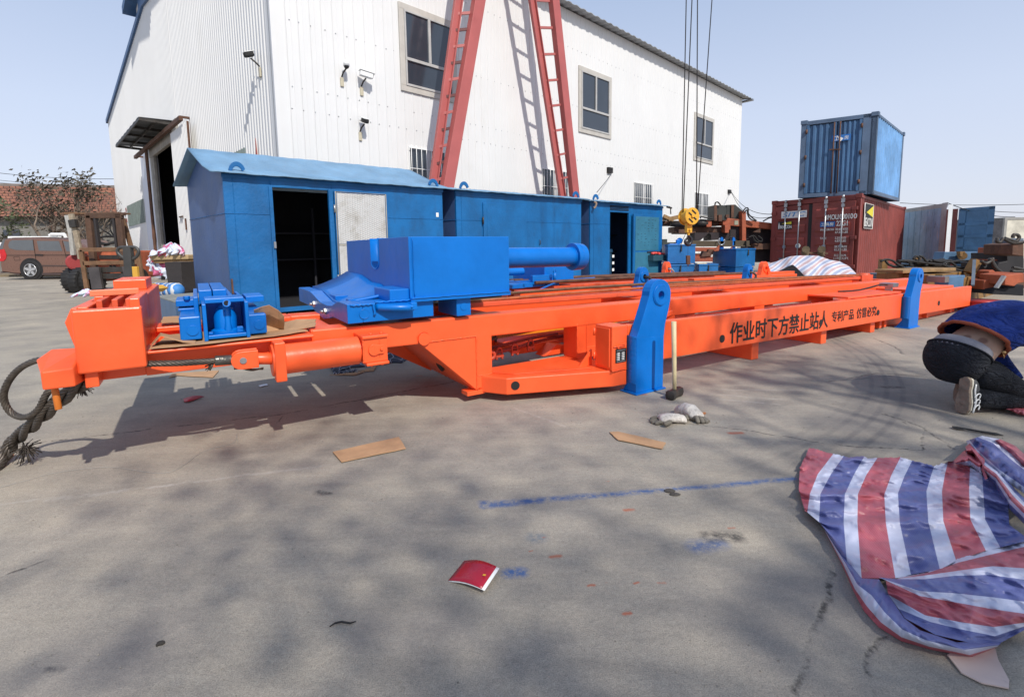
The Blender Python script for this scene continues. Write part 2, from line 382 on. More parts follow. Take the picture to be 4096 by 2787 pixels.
def patch_cloth():
    m, nt, bs = new_mat('patchwork_quilt'); co = coords(nt, (1,1,1), 'UV')
    v = N(nt, 'TexVoronoi', i_Scale=2.2); v.distance = 'CHEBYCHEV'; nt.links.new(co, v.inputs[0]); sp = N(nt, 'SeparateColor'); nt.links.new(v.outputs['Color'], sp.inputs[0])
    c = ramp(nt, sp.outputs[0], [(0, (.55,.13,.25,1)), (.22, (.62,.66,.75,1)), (.5, (.40,.58,.60,1)), (.68, (.66,.40,.55,1)), (.85, (.62,.66,.78,1))], 'CONSTANT')
    nt.links.new(c, bs.inputs['Base Color']); bs.inputs['Roughness'].default_value = .9; return m
PATCHQ = patch_cloth()
def flat(name, col, rough=.6, metal=0, spec=.5):
    m, nt, bs = new_mat(name); n = N(nt, 'TexNoise', i_Scale=14.0, i_Detail=4.0); nt.links.new(coords(nt), n.inputs[0])
    lo = tuple(c*.85 for c in col[:3])+(1,); hi = tuple(min(1, c*1.12) for c in col[:3])+(1,)
    nt.links.new(ramp(nt, n.outputs[0], [(.3, lo), (.7, hi)]), bs.inputs['Base Color']); bs.inputs['Roughness'].default_value = rough; bs.inputs['Metallic'].default_value = metal
    bs.inputs['Specular IOR Level'].default_value = spec; return m
WHITEL = flat('white_lettering', (.75,.74,.70)); LOGOB = flat('logo_blue', (.10,.28,.55)); LOGOY = flat('logo_yellow', (.70,.60,.03)); SIGNB = flat('sign_blue', (.02,.14,.42))
# ------------------------------------------------------------------ the ground: one sheet of stained concrete
def ground_mat():
    m, nt, bs = new_mat('yard_concrete'); L = nt.links
    tc = N(nt, 'TexCoord'); P = tc.outputs['Object']
    def noise(sc, det=6.0, rough=.6, dist=0.0, vec=None):
        n = N(nt, 'TexNoise', i_Scale=sc, i_Detail=det, i_Roughness=rough, i_Distortion=dist); L.new(vec or P, n.inputs[0]); return n
    big = noise(.35, 5.0); mid = noise(1.6, 8.0, .65); fine = noise(55.0, 5.0, .7); grit = noise(240.0, 2.0, .6)
    c = ramp(nt, big.outputs[0], [(.30, (.285,.257,.212,1)), (.5, (.365,.325,.265,1)), (.70, (.455,.400,.322,1))])
    c = mix(nt, .85, c, ramp(nt, mid.outputs[0], [(.30, (.66,.67,.70,1)), (.47, (.92,.92,.93,1)), (.56, (1.03,1.02,1.0,1)), (.72, (1.20,1.16,1.10,1))]), 'MULTIPLY')
    c = mix(nt, .55, c, ramp(nt, fine.outputs[0], [(.3, (.70,.70,.70,1)), (.7, (1.2,1.2,1.2,1))]), 'MULTIPLY')
    c = mix(nt, .85, c, ramp(nt, grit.outputs[0], [(.32, (.66,.66,.68,1)), (.5, (1,1,1,1)), (.70, (1.30,1.28,1.25,1))]), 'MULTIPLY')
    # directional scuffs and trowel streaks
    st = noise(1.0, 8.0, .7, .4, coords(nt, (2.0, 11.0, 1.0), 'Object', (0,0,radians(-20))))
    c = mix(nt, .5, c, ramp(nt, st.outputs[0], [(.35, (.8,.8,.8,1)), (.62, (1.06,1.06,1.06,1))]), 'MULTIPLY')
    # tyre tracks: parts of wide arcs
    vm = N(nt, 'VectorMath', operation='SUBTRACT'); vm.inputs[1].default_value = (-1.2, 7.2, 0); L.new(P, vm.inputs[0])
    ln = N(nt, 'VectorMath', operation='LENGTH'); L.new(vm.outputs[0], ln.inputs[0])
    wv = N(nt, 'Math', operation='MULTIPLY', i_1=60.0); L.new(ln.outputs['Value'], wv.inputs[0]); sn = N(nt, 'Math', operation='SINE'); L.new(wv.outputs[0], sn.inputs[0])
    bands = ramp(nt, ln.outputs['Value'], [(0, K4), (.001, K4)])
    mr = N(nt, 'MapRange'); mr.inputs[1].default_value = 4.6; mr.inputs[2].default_value = 6.9; L.new(ln.outputs['Value'], mr.inputs[0])
    bb = ramp(nt, mr.outputs[0], [(0, K4), (.08, (.35,.35,.35,1)), (.14, K4), (.22, (.25,.25,.25,1)), (.30, W4), (.38, W4), (.44, (.15,.15,.15,1)), (.6, (.05,.05,.05,1)), (.66, (.45,.45,.45,1)), (.74, (.5,.5,.5,1)), (.82, K4)])
    tn = noise(2.2, 6.0, .7); tr = mix(nt, 1.0, bb, ramp(nt, tn.outputs[0], [(.3, (.25,.25,.25,1)), (.55, W4)]), 'MULTIPLY')
    tx = N(nt, 'SeparateXYZ'); L.new(P, tx.inputs[0]); tm = N(nt, 'MapRange'); tm.inputs[1].default_value = .6; tm.inputs[2].default_value = 2.0; L.new(tx.outputs[0], tm.inputs[0])
    tr = mix(nt, 1.0, tr, ramp(nt, tm.outputs[0], [(0, K4), (1, W4)]), 'MULTIPLY')
    tr2 = mix(nt, .6, tr, ramp(nt, sn.outputs[0], [(.2, (.45,.45,.45,1)), (.8, W4)]), 'MULTIPLY')
    k = N(nt, 'Math', operation='MULTIPLY', i_1=.75); L.new(tr2, k.inputs[0]); c = mix(nt, k.outputs[0], c, (.105,.10,.098,1))
    # masks along surveyed lines
    dn = noise(3.2, 6.0, .7); dv = N(nt, 'VectorMath', operation='SUBTRACT'); dv.inputs[1].default_value = (.5,.5,.5); L.new(dn.outputs['Color'], dv.inputs[0])
    def warped(amount):
        s = N(nt, 'VectorMath', operation='SCALE'); s.inputs['Scale'].default_value = amount; L.new(dv.outputs[0], s.inputs[0])
        a = N(nt, 'VectorMath', operation='ADD'); L.new(P, a.inputs[0]); L.new(s.outputs[0], a.inputs[1]); return a.outputs[0]
    WP, WP2, WP3 = warped(.12), warped(.5), warped(.06)
    def seg(a, b, vec):
        a = Vector((a[0], a[1], 0)); b = Vector((b[0], b[1], 0)); ba = b-a
        s = N(nt, 'VectorMath', operation='SUBTRACT'); s.inputs[1].default_value = a; L.new(vec, s.inputs[0])
        d = N(nt, 'VectorMath', operation='DOT_PRODUCT'); d.inputs[1].default_value = ba/max(1e-6, ba.length_squared); L.new(s.outputs[0], d.inputs[0])
        cl = N(nt, 'Clamp'); L.new(d.outputs['Value'], cl.inputs[0])
        sc = N(nt, 'VectorMath', operation='SCALE'); sc.inputs[0].default_value = ba; L.new(cl.outputs[0], sc.inputs['Scale'])
        q = N(nt, 'VectorMath', operation='SUBTRACT'); L.new(s.outputs[0], q.inputs[0]); L.new(sc.outputs[0], q.inputs[1])
        z = N(nt, 'VectorMath', operation='LENGTH'); L.new(q.outputs[0], z.inputs[0]); return z.outputs['Value']
    def chain(pts, vec):
        cur = None
        for a, b in zip(pts, pts[1:]):
            d = seg(a, b, vec)
            if cur is None: cur = d
            else: mn = N(nt, 'Math', operation='MINIMUM'); L.new(cur, mn.inputs[0]); L.new(d, mn.inputs[1]); cur = mn.outputs[0]
        return cur
    def layer(c, d, r0, r1, col, amount, breakup=None):
        mr = N(nt, 'MapRange'); mr.inputs[1].default_value = r0; mr.inputs[2].default_value = r1; mr.inputs[3].default_value = amount; mr.inputs[4].default_value = 0
        L.new(d, mr.inputs[0]); f = mr.outputs[0]
        if breakup:
            q = N(nt, 'Math', operation='MULTIPLY'); L.new(f, q.inputs[0]); L.new(ramp(nt, breakup.outputs[0], [(.36, K4), (.56, W4)]), q.inputs[1]); f = q.outputs[0]
        return mix(nt, f, c, col)
    fb = noise(28.0, 6.0, .75); blue = (.03,.10,.27,1)
    c = layer(c, chain([(-.15,2.22), (.10,2.235), (.5,2.29), (.95,2.35), (1.43,2.42)], WP3), .004, .035, blue, .85, fb)
    c = layer(c, chain([(-.14,2.19), (.12,2.225)], WP3), .01, .03, blue, .7, fb)
    c = layer(c, chain([(-.03,1.715), (.015,1.712)], WP3), .012, .04, blue, .9, fb)
    c = layer(c, chain([(.72,1.86), (.82,1.88)], WP3), .01, .06, blue, .7, fb)
    c = layer(c, chain([(.08,1.93), (.1,1.93)], WP3), .01, .05, (.10,.15,.2,1), .6, fb)
    c = layer(c, chain([(-3.25,2.72), (-3.05,2.68)], WP3), .02, .09, blue, .6, fb)
    orange = (.40,.10,.045,1)
    for x, y, r in ((.16,1.80,.018), (1.42,3.05,.035), (.52,2.14,.018), (.92,1.98,.012), (.36,1.50,.012), (.27,1.63,.01), (.52,1.645,.012), (.43,1.64,.009), (.47,2.42,.008), (1.05,3.9,.03), (-.9,4.6,.02), (.33,1.645,.008), (.06,1.84,.007), (.12,1.93,.008)):
        c = layer(c, chain([(x-r,y), (x+r,y+.004)], WP3), r*.2, r*.8, orange, .75)
    for x, y, r in ((.775,2.29,.022), (.86,1.93,.05), (-1.35,1.32,.018), (3.15,4.0,.05), (-.95,2.35,.03), (1.55,1.9,.03)):
        c = layer(c, chain([(x-r,y), (x+r,y-.01)], WP), r*.3, r*1.1, (.045,.042,.04,1), .85, fb)
    # broad soft-edged darker patches
    for pts, r, am in (([(-1.5,1.25),(-1.2,1.35)], .25, .4), ([(.8,1.5),(1.3,1.6)], .35, .35), ([(2.3,3.2),(2.9,3.6)], .4, .3), ([(-.5,1.5),(-.2,1.45)], .16, .3)):
        c = layer(c, chain(pts, WP2), r*.2, r, (.12,.115,.125,1), am)
    dark = (.028,.026,.024,1)
    cracks = [([(-3.4,2.95),(-1.71,3.54),(-.3,4.53),(.4,5.1)], .005, .014), ([(1.16,1.69),(1.10,1.62),(1.02,1.49),(.93,1.42),(.83,1.30),(.74,1.22)], .006, .016),
              ([(1.134,1.395),(1.02,1.31),(.95,1.2),(.9,1.1)], .004, .012), ([(2.75,4.2),(3.6,4.4),(4.6,4.2)], .003, .012), ([(2.62,3.35),(2.58,3.0),(2.35,2.75),(1.9,2.85),(1.5,3.1),(.9,3.35)], .003, .010),
              ([(4.2,5.2),(4.4,5.6),(4.55,6.1)], .004, .02), ([(3.0,4.3),(3.35,4.45),(3.7,4.3)], .004, .02), ([(-2.1,1.65),(-1.95,1.72),(-1.85,1.85)], .003, .012), ([(-1.68,3.5),(-1.66,3.35)], .003, .008), ([(2.6,3.35),(2.66,3.1),(2.55,2.75)], .004, .014)]
    cd = None
    for pts, a, b in cracks:
        d = chain(pts, WP)
        c = layer(c, d, a, b, dark, .85, fb)
        mr = N(nt, 'MapRange'); mr.inputs[1].default_value = a; mr.inputs[2].default_value = b*1.4; L.new(d, mr.inputs[0])
        if cd is None: cd = mr.outputs[0]
        else: q = N(nt, 'Math', operation='MINIMUM'); L.new(cd, q.inputs[0]); L.new(mr.outputs[0], q.inputs[1]); cd = q.outputs[0]
    # pale scratches
    for pts in ([(-2.3,2.3),(-1.2,2.62),(-.8,2.75)], [(-3.0,2.15),(-1.8,2.45)], [(1.6,3.9),(2.1,3.7)], [(1.75,4.0),(2.4,3.95)], [(.0,3.6),(.35,3.2)], [(1.6,3.75),(2.0,3.6)]):
        c = layer(c, chain(pts, WP), .002, .02, (.46,.42,.37,1), .55, fb)
    L.new(c, bs.inputs['Base Color']); bs.inputs['Roughness'].default_value = .82; bs.inputs['Specular IOR Level'].default_value = .35
    h = mix(nt, .5, fine.outputs[0], grit.outputs[0], 'ADD'); h = mix(nt, 1.0, h, cd, 'MULTIPLY') if cd else h
    bump(nt, bs, h, .55, .006)
    return m
g = MB()
RX = [-400, -60, -20, -6, 6, 20, 60, 400]; RY = [-60, -10, 0, 6, 14, 40, 120, 700]
g.grid([[Vector((x, y, 0)) for x in RX] for y in RY], smooth=False)
tag(g.build('ground', ground_mat(), loc=(0,0,0)), kind='structure')
# a strip of bare earth along the far left verge
s = MB(); s.box(WF, -60, -24.5, 27.4, 30, -.2, .10)
tag(s.build('verge', paint('dry_earth', (.20,.15,.09), .95, .3, .4, (.10,.09,.05,1), 1.0, bumpk=.6), bevel=.03), kind='structure')
# ------------------------------------------------------------------ the white hall
hall = thing('factory_hall', 'large white sheet-metal hall with blue gable trim and an open sliding door', 'building', BF(0,0,0))
LEN, WID, EAVE, RZ = 27.2, 28.0, 9.9, 11.5
def roofz(v):                                    # height of the gable edge at distance v from the corner
    return EAVE+(RZ-EAVE)*min(1, v/14.0) if v <= 14 else 9.42+(RZ-9.42)*max(0, (28.2-v)/14.2)
w = MB()                                         # long side: flat panels with small standing ribs
w.box(BF, 0, LEN, .0, .12, 0, EAVE)
w.build('long_wall', WHITEW, hall)
w = MB(); u = .28
while u < LEN:
    w.add([BF(u,0,.9), BF(u+.020,-.018,.9), BF(u+.040,0,.9), BF(u,0,EAVE-.02), BF(u+.020,-.018,EAVE-.02), BF(u+.040,0,EAVE-.02)], [(0,1,4,3),(1,2,5,4)])
    if True:
        w.add([BF(u+.13,0,.9), BF(u+.14,-.006,.9), BF(u+.15,0,.9), BF(u+.13,0,EAVE-.02), BF(u+.14,-.006,EAVE-.02), BF(u+.15,0,EAVE-.02)], [(0,1,4,3),(1,2,5,4)])
    u += .285
# screws in rows, pressed into the same sheet
for z in (3.05, 4.55, 5.05, 6.55, 8.6):
    for i in range(95):
        uu = .35+i*.285+random.uniform(-.05, .05)
        if uu < LEN-.2: w.cyl(BF(uu, -.012, z+random.uniform(-.02,.02)), BF(uu, 0, z), .014, n=6, mi=1)
w.build('panel_ribs', [WHITEW, STEEL], hall)
# gable side: trapezoid corrugated sheets, with the doorway left open
DV0, DV1, DZ = 9.9, 14.5, 5.4
w = MB(); v = 0.0; pitch = .20
prof = [(0,0),(.06,0),(.085,.035),(.145,.035),(.17,0)]
def sheet(mb, F, v0, v1, zlo, zhi):
    v = v0
    while v < v1-.01:
        pts = [(v+a, b) for a, b in prof]+[(v+pitch, 0)]
        for (a, b), (c, d) in zip(pts, pts[1:]):
            if a >= v1: break
            c = min(c, v1)
            mb.add([F(-b, a, zlo(a)), F(-d, c, zlo(c)), F(-d, c, zhi(c)), F(-b, a, zhi(a))], [(0,1,2,3)])
        v += pitch
sheet(w, BF, 0, 7.2, lambda a: 1.15, roofz)
sheet(w, BF, 7.2, DV0, lambda a: DZ+.7, roofz); sheet(w, BF, DV0, DV1, lambda a: DZ+.7, roofz)
sheet(w, BF, DV1, 18.3, lambda a: DZ+.7, roofz); sheet(w, BF, 18.3, 28.2, lambda a: 1.15, roofz)
sheet(w, BF, 7.2, DV0, lambda a: 1.15, lambda a: DZ+.7)
w.build('gable_wall', WHITEW, hall)
w = MB(); w.box(BF, -.01, .1, DV1+.15, 18.3, 0, DZ+.7); w.build('flat_wall_panel', paint('grey_white_flat_panel', (.66,.68,.74), .5, .03, .1, (.5,.5,.5,1), 1), hall)
w = MB(); w.box(BF, .02, .3, 18.3, 28.2, 0, 1.17); w.box(BF, .02, .3, 0, DV0, 0, 1.17); w.build('plinth', CONC, hall)
w = MB(); w.box(BF, -.05, .05, -.05, .02, 0, EAVE); w.box(BF, -.035, -.03, 0, .26, 1, EAVE); w.build('corner_flashing', WHITEW, hall)
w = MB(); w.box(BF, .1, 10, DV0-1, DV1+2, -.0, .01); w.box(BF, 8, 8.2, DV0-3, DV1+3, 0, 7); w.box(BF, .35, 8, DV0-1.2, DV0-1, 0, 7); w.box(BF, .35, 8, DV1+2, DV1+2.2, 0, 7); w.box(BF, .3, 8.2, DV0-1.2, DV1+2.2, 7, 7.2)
w.build('dark_interior', DARK, hall)  # lining coloured near-black in place of the hall's unlit depth
w = MB(); w.box(BF, LEN-.12, LEN, .12, 28, 0, 9.6); w.box(BF, .3, LEN-.12, 28.0, 28.15, 0, 9.4); w.build('rear_walls', WHITEW, hall)
# roof, wavy eave sheet, blue gable trim and the raised monitor
w = MB(); rows = []
for k, (v_, z_) in enumerate(((-.42, EAVE-.02), (0, EAVE+.04), (14, RZ), (28.6, 9.4))):
    rows.append([BF(-.10+ (LEN+.65)*i/260, v_, z_+(.035 if i % 4 < 2 else 0)) for i in range(261)])
w.grid(rows, smooth=False); w.build('roof', paint('grey_roof_sheet', (.34,.35,.36), .5, .2, .3), hall, solid=.02)
w = MB(); w.box(BF, LEN+.28, LEN+.46, -.52, 6, EAVE-.14, EAVE-.04); w.build('gutter', STEEL, hall)
w = MB()
BT = paint('blue_trim', (.03,.10,.24), .45)
for a, b in ((14.0, 15.4), (15.4, 28.4)):
    w.prism([BF(-.12,a,roofz(a)-.1), BF(-.12,b,roofz(b)-.1), BF(-.12,b,roofz(b)+.12), BF(-.12,a,roofz(a)+.12)], BF.U*.25)
w.prism([BF(-.12,0,roofz(0)-.1), BF(-.12,14,roofz(14)-.1), BF(-.12,14,roofz(14)+.12), BF(-.12,0,roofz(0)+.12)], BF.U*.25)
w.build('gable_trim', BT, hall)
w = MB(); w.box(BF, -.02, 20, 12.2, 15.7, 11.2, 12.05); m_ = w.build('roof_monitor', WHITEW, hall)
w = MB(); w.prism([BF(-.45,11.6,12.1), BF(-.45,14,12.6), BF(-.45,16.3,12.05), BF(-.45,16.3,11.75), BF(-.45,14,12.3), BF(-.45,11.6,11.85)], BF.U*20.5)
w.box(BF, -.10, -.03, 13.2, 14.8, 11.5, 11.9); w.build('monitor_roof', BT, hall)
# windows
def win(u0, u1, z0, z1, split=.34, bars=False, curtain=False):
    f = MB(); d = -.05
    F_ = BF; t = .07
    wn_ = hall
    if not bars:
        # surround
        o = MB(); s_ = .16
        o.box(F_, u0-s_, u1+s_, -.05, .0, z1, z1+s_); o.box(F_, u0-s_, u1+s_, -.05, .0, z0-s_, z0); o.box(F_, u0-s_, u0, -.05, 0, z0, z1); o.box(F_, u1, u1+s_, -.05, 0, z0, z1)
        wobj = o.build('window', FRAME, wn_, bevel=.008)
        f.box(F_, u0, u1, -.075, -.02, z0+(z1-z0)*split, z0+(z1-z0)*split+.08); f.box(F_, (u0+u1)/2-.04, (u0+u1)/2+.04, -.075, -.02, z0+(z1-z0)*split+.08, z1-.05)
        f.box(F_, u0, u1, -.07, -.02, z1-.05, z1); f.box(F_, u0, u1, -.07, -.02, z0, z0+.06); f.box(F_, u0, u0+.05, -.07, -.02, z0+.06, z1-.05); f.box(F_, u1-.05, u1, -.07, -.02, z0+.06, z1-.05)
        f.build('window_frame', paint('grey_window_sash', (.45,.44,.42), .4), wobj, bevel=.004)
        p = MB(); p.box(F_, u0+.02, u1-.02, -.03, -.012, z0+.02, z1-.02); p.build('pane', GLASS_D, wobj)
    else:
        o = MB(); o.box(F_, u0-.03, u1+.03, -.03, -.002, z0-.03, z1+.03); wobj = o.build('barred_window', WHITEP, wn_)
        p = MB(); p.box(F_, u0, u1, -.04, -.032, z0, z1); p.build('pane', GLASS_D, wobj)
        cth = MB(); cth.box(F_, u0+(u1-u0)*.45, u0+(u1-u0)*.58, -.046, -.041, z0, z1); cth.build('curtain', paint('pale_curtain', (.5,.5,.5), .8), wobj)
        b_ = MB(); n = max(5, int((u1-u0)/.16))
        for i in range(n+1):
            x = u0+(u1-u0)*i/n; b_.cyl(F_(x,-.10,z0-.06), F_(x,-.10,z1+.06), .011, n=6)
        for z in (z0+.02, z0+(z1-z0)*.45, z1-.02): b_.cyl(F_(u0-.05,-.10,z), F_(u1+.05,-.10,z), .011, n=6)
        b_.build('window_bars', WHITEP, wobj)
for a in ((3.50,5.15,5.72,7.72), (11.42,13.28,5.78,7.93), (21.15,23.18,5.78,7.90)): win(*a)
for a in ((3.55,4.75,3.0,4.05), (9.15,10.55,2.9,4.02), (15.30,16.80,2.85,4.02), (21.30,22.85,2.78,3.97)): win(*a, bars=True)
for uu, zz in ((13.34, 4.36), (25.68, 4.30)):
    h_ = MB(); h_.box(BF, uu-.16, uu+.16, -.10, .02, zz-.11, zz+.11); h_.build('wall_vent', BLACK, hall)
# translucent band windows on the gable side and the half hidden ones
GLB = paint('green_grey_corrugated_glazing', (.17,.21,.19), .35, .2, .2)
w = MB(); sheet(w, Frame(BF.o-BF.U*.03, radians(45.6)), 18.35, 23.7, lambda a: 2.72, lambda a: 3.88); w.build('glazing_band', GLB, hall)
w = MB(); sheet(w, Frame(BF.o-BF.U*.03, radians(45.6)), 2.3, 4.1, lambda a: 2.9, lambda a: 3.95); w.build('glazing_band', GLB, hall)
# doorway: frame, lintel, track, sliding leaves, canopy
w = MB(); w.box(BF, -.10, .02, DV1, DV1+.75, 0, DZ); w.box(BF, -.12, .02, DV0-.2, DV1+.75, DZ, DZ+.7); w.box(BF, -.12, .02, DV0-.25, DV0, 0, DZ)
w.build('door_frame', paint('dirty_concrete_frame', (.34,.32,.29), .85, .2, .5), hall, bevel=.02)
w = MB(); sheet(w, Frame(BF.o-BF.U*.22, radians(45.6)), 7.2, DV0+.02, lambda a: .12, lambda a: DZ+.15); dl = w.build('sliding_door', WHITEW, hall, solid=.02)
w = MB(); w.bar(BF(-.24,7.25,.5), BF(-.24,7.25,5.5), .1, .06); w.bar(BF(-.28,9.0,2.5), BF(-.28,9.5,2.5), .04); w.bar(BF(-.28,8.6,2.0), BF(-.28,8.6,2.4), .04); w.build('door_handle', RUST, dl)
w = MB(); w.bar(BF(-.3,7.9,5.72), BF(-.3,17.6,5.74), .12, .14); w.bar(BF(-.3,DV1+.2,.3), BF(-.3,DV1+.2,5.8), .07, .10)
for vv in (8.0, 10.5, 15, 17.5): w.bar(BF(0,vv,5.78), BF(-.32,vv,5.78), .07)
w.build('door_track', RUST, hall)
w = MB()
rows = []
for i in range(17):
    vv = 10.2+(16.6-10.2)*i/16; rows.append([BF(-.05,vv,6.10+(.03 if i%2 else 0)), BF(-1.12,vv,6.06+(.03 if i%2 else 0))])
w.grid(rows, smooth=False); cn = w.build('canopy', paint('canopy_sheet', (.10,.11,.12), .5), hall, solid=.02)
w = MB()
for vv in (10.25, 11.8, 13.4, 15, 16.55): w.bar(BF(0,vv,5.98), BF(-1.1,vv,6.0), .06, .10)
for uu in (-.1,-.6,-1.1): w.bar(BF(uu,10.2,6.0), BF(uu,16.6,6.0), .05, .08)
w.build('canopy_frame', DKMET, cn)
# red painted diamonds and arrow marks on the sheets
RM = paint('faded_red_mark', (.42,.10,.08), .7, .2, .2)
w = MB(); w.prism([BF(-.05,16.3,1.35), BF(-.05,16.75,1.9), BF(-.05,16.6,2.6), BF(-.05,16.35,3.1), BF(-.05,16.15,2.5), BF(-.05,16.0,1.8)], -BF.U*.01)
w.prism([BF(-.05,1.55,3.3), BF(-.05,1.35,3.3), BF(-.05,1.45,4.05)], -BF.U*.01)
for vv, zz in ((1.0,3.0),(1.3,2.95),(1.3,3.25),(1.6,2.9),(1.9,2.9),(1.6,3.2),(1.0,3.25)): w.box(BF, -.05, -.045, vv, vv+.24, zz, zz+.24)
for vv, zz in ((24.6,2.6),(24.2,3.0),(24.6,3.4),(24.3,2.2),(24.1,3.6)): w.box(BF, -.05, -.045, vv, vv+.35, zz, zz+.22)
w.build('painted_mark', RM, hall)
# ------------------------------------------------------------------ security cameras on the hall
def sec_cam(kind, P, out, side, label):
    t = thing('security_camera', label, 'camera', P, 'security cameras on the hall')
    up = Vector((0,0,1)); k_ = .72; out = out*k_; side = side*k_; b = MB(); b.bar(P+up*-.12, P+up*.10, .09, .04, up=out); b.build('junction_box', paint('beige_plastic', (.50,.45,.33), .5), t, bevel=.01)
    a = MB(); a.tube([P+up*.12, P+out*.12+up*.2, P+out*.25+side*.05+up*.28], .02, 8); a.build('bracket', DKMET, t)
    h = MB(); c = P+out*.28+side*.05+up*.36
    if kind == 'dome':
        h.cyl(c+up*-.03, c+up*.10, .075, .065); h.build('housing', WHITEP, t); q = MB(); q.ball(c+up*-.03, .065); q.build('dome', BLACK, t)
    elif kind == 'bullet':
        d = (side*.9-up*.1+out*.2).normalized()*.8; h.bar(c-d*.2, c+d*.2, .13, .11); h.bar(c-d*.22+up*.075, c+d*.28+up*.075, .17, .015); h.build('housing', WHITEP, t, bevel=.015)
        q = MB(); q.cyl(c+d*.2, c+d*.215, .05); q.build('lens', BLACK, t)
    else:
        d = (out*.9-up*.25).normalized(); h.bar(c-d*.10, c+d*.13, .13, .11); h.build('housing', BLACK, t, bevel=.03)
        q = MB(); q.bar(c-d*.11+up*.065, c+d*.14+up*.065, .15, .015); q.build('sun_shield', WHITEP, t)
oL, oR = -BF.U, -BF.V
sec_cam('square', BF(-.04,.85,5.5), oL, BF.V, 'black-faced security camera on a long arm on the ribbed gable wall')
sec_cam('dome', BF(1.62,-.02,5.42), oR, BF.U, 'white dome camera with a dark globe on the smooth wall')
sec_cam('bullet', BF(2.15,-.02,5.3), oR, BF.U, 'white bullet camera tilted beside the dome camera')
sec_cam('square', BF(2.05,-.02,4.15), oR, BF.U, 'dark square camera mounted lowest on the smooth wall')
# ------------------------------------------------------------------ red gantry legs
RUNGM = paint('dark_red_rung', (.12,.03,.028), .6)
def gantry():
    t = thing('gantry_crane', 'faded red A-frame crane legs with rungs in front of the white hall', 'crane', BF(8, -1.6, 0))
    off = -1.3
    def pt(x, y, o=off): 
        Pn = BF(0, o, 0); n = BF.V; d = ray(x, y); tt = (Pn-Vector((0,0,CAMH))).dot(n)/d.dot(n); return Vector((0,0,CAMH))+d*tt
    def leg(b0, b1, t0, t1, name, rungs, base_z=0):
        # two booms, extended down to the ground and up out of sight
        B0, B1, T0, T1 = pt(*b0), pt(*b1), pt(*t0), pt(*t1)
        def ext(a, b, z): return a+(b-a)*((z-a.z)/(b.z-a.z))
        m = MB(); w_ = .16
        g0, g1, h0, h1 = ext(B0,T0,0), ext(B1,T1,0), ext(B0,T0,11.5), ext(B1,T1,11.5)
        m.bar(g0-BF.V*-.25, h0-BF.V*-.25, .20, .10, up=BF.V); m.bar(g1, h1, .34, .2, up=BF.V)
        m.bar(g0-BF.V*-.25+BF.U*.10, h0-BF.V*-.25+BF.U*.10, .03, .24, up=BF.V)
        l = m.build(name, REDLEG, t, bevel=.008)
        
        for i in range(rungs):
            z = 1.2+i*(10.0/rungs); a, b = ext(B0,T0,z), ext(B1,T1,z+.12); r = MB(); r.bar(a-BF.V*-.25, b, .06, .07); r.build('rung', RUNGM if rungs > 18 and i % 2 else REDLEG, l)
    leg((1755,705), (1795,705), (1852,0), (1915,0), 'leg', 22)
    leg((2268,775), (2297,775), (2150,0), (2215,0), 'leg', 13)
    m = MB(); m.bar(BF(4.4,off-.1,11.5), BF(11.2,off-.1,11.5), .5, .6); m.build('top_beam', REDLEG, t)
gantry()
# ------------------------------------------------------------------ the long orange machine
def sh(u): return -.0150*u if u > 0 else 0.0
def M(u, v, w): return M1(u, v, w+sh(u))
class MBM(MB):
    def b(s, u0, u1, v0, v1, w0, w1, mi=0):
        return s.box(M1, u0, u1, v0, v1, w0+sh(u0), w1+sh(u0), w0+sh(u1), w1+sh(u1), mi)
mach = thing('rail_machine', 'long bright orange rail machine with black lettering and two big blue lugs', 'machine', M1(0, .6, 0))
def mp(name, mb, mat=ORANGE, bev=.006, parent=mach, **k): return mb.build(name, mat, parent, bevel=bev, **k)
m = MBM(); m.b(-2.33, 7.35, .60, .78, .520, .692); fr = mp('front_rail', m, bev=.010)
m = MBM(); m.b(-2.33, 7.2, 1.44, 1.62, .520, .692); mp('rear_rail', m, bev=.010)
m = MBM(); m.b(-3.20, -2.33, .60, .78, .525, .655); m.b(-3.20, -2.33, .52, .80, .657, .672); m.b(-3.2,-2.33,1.44,1.62,.525,.655); m.b(-3.2,-2.33,1.40,1.66,.657,.690); m.b(-3.2,-2.33,.78,1.44,.53,.56)
mp('low_deck', m, bev=.005)
for u0 in (-2.30, -1.05, .95, 2.55, 4.9, 7.0):
    m = MBM(); m.b(u0, u0+.16, .78, 1.44, .53, .665); mp('cross_member', m)
m = MBM(); m.b(-1.0, 6.6, .98, 1.12, .695, .735); m.b(-1.0, 6.5, 1.2, 1.30, .66, .70); mp('rope_channel', m, ORANGE_D)
# text beam: from the near lug to the far end
m = MBM(); m.b(.0, 8.15, .10, .168, .222, .558); tb = mp('lettered_beam', m, bev=.010)
for u0, w0 in ((1.87,0), (3.29,0), (4.585,0)):
    m = MB(); m.hexa([M1(u0,.165,0),M1(u0+.125,.165,0),M1(u0+.125,1.5,0),M1(u0,1.5,0),M1(u0,.165,.215+sh(u0)),M1(u0+.125,.165,.215+sh(u0)),M1(u0+.125,1.5,.215+sh(u0)),M1(u0,1.5,.215+sh(u0))]); m.build('foot_beam', ORANGE, mach, bevel=.008)
    m = MBM(); m.b(u0, u0+.125, .26, .6, .24, .40); mp('strut', m)
for u0 in (4.95, 5.10, 6.6, 7.6):
    m = MB(); m.box(M1, u0, u0+.06, .2, .26, .02, .15); m.build('stub_leg', ORANGE, mach, bevel=.004)
m = MB(); m.box(M1, 7.75, 8.1, .3, 1.4, .0, .14); m.build('end_foot', ORANGE, mach, bevel=.006)
m = MBM(); m.b(5.25, 8.0, .26, .62, .06, .30); mp('lower_box', m)
m = MBM(); m.b(8.0, 8.15, .26, 1.6, .24, .52); mp('end_beam', m)
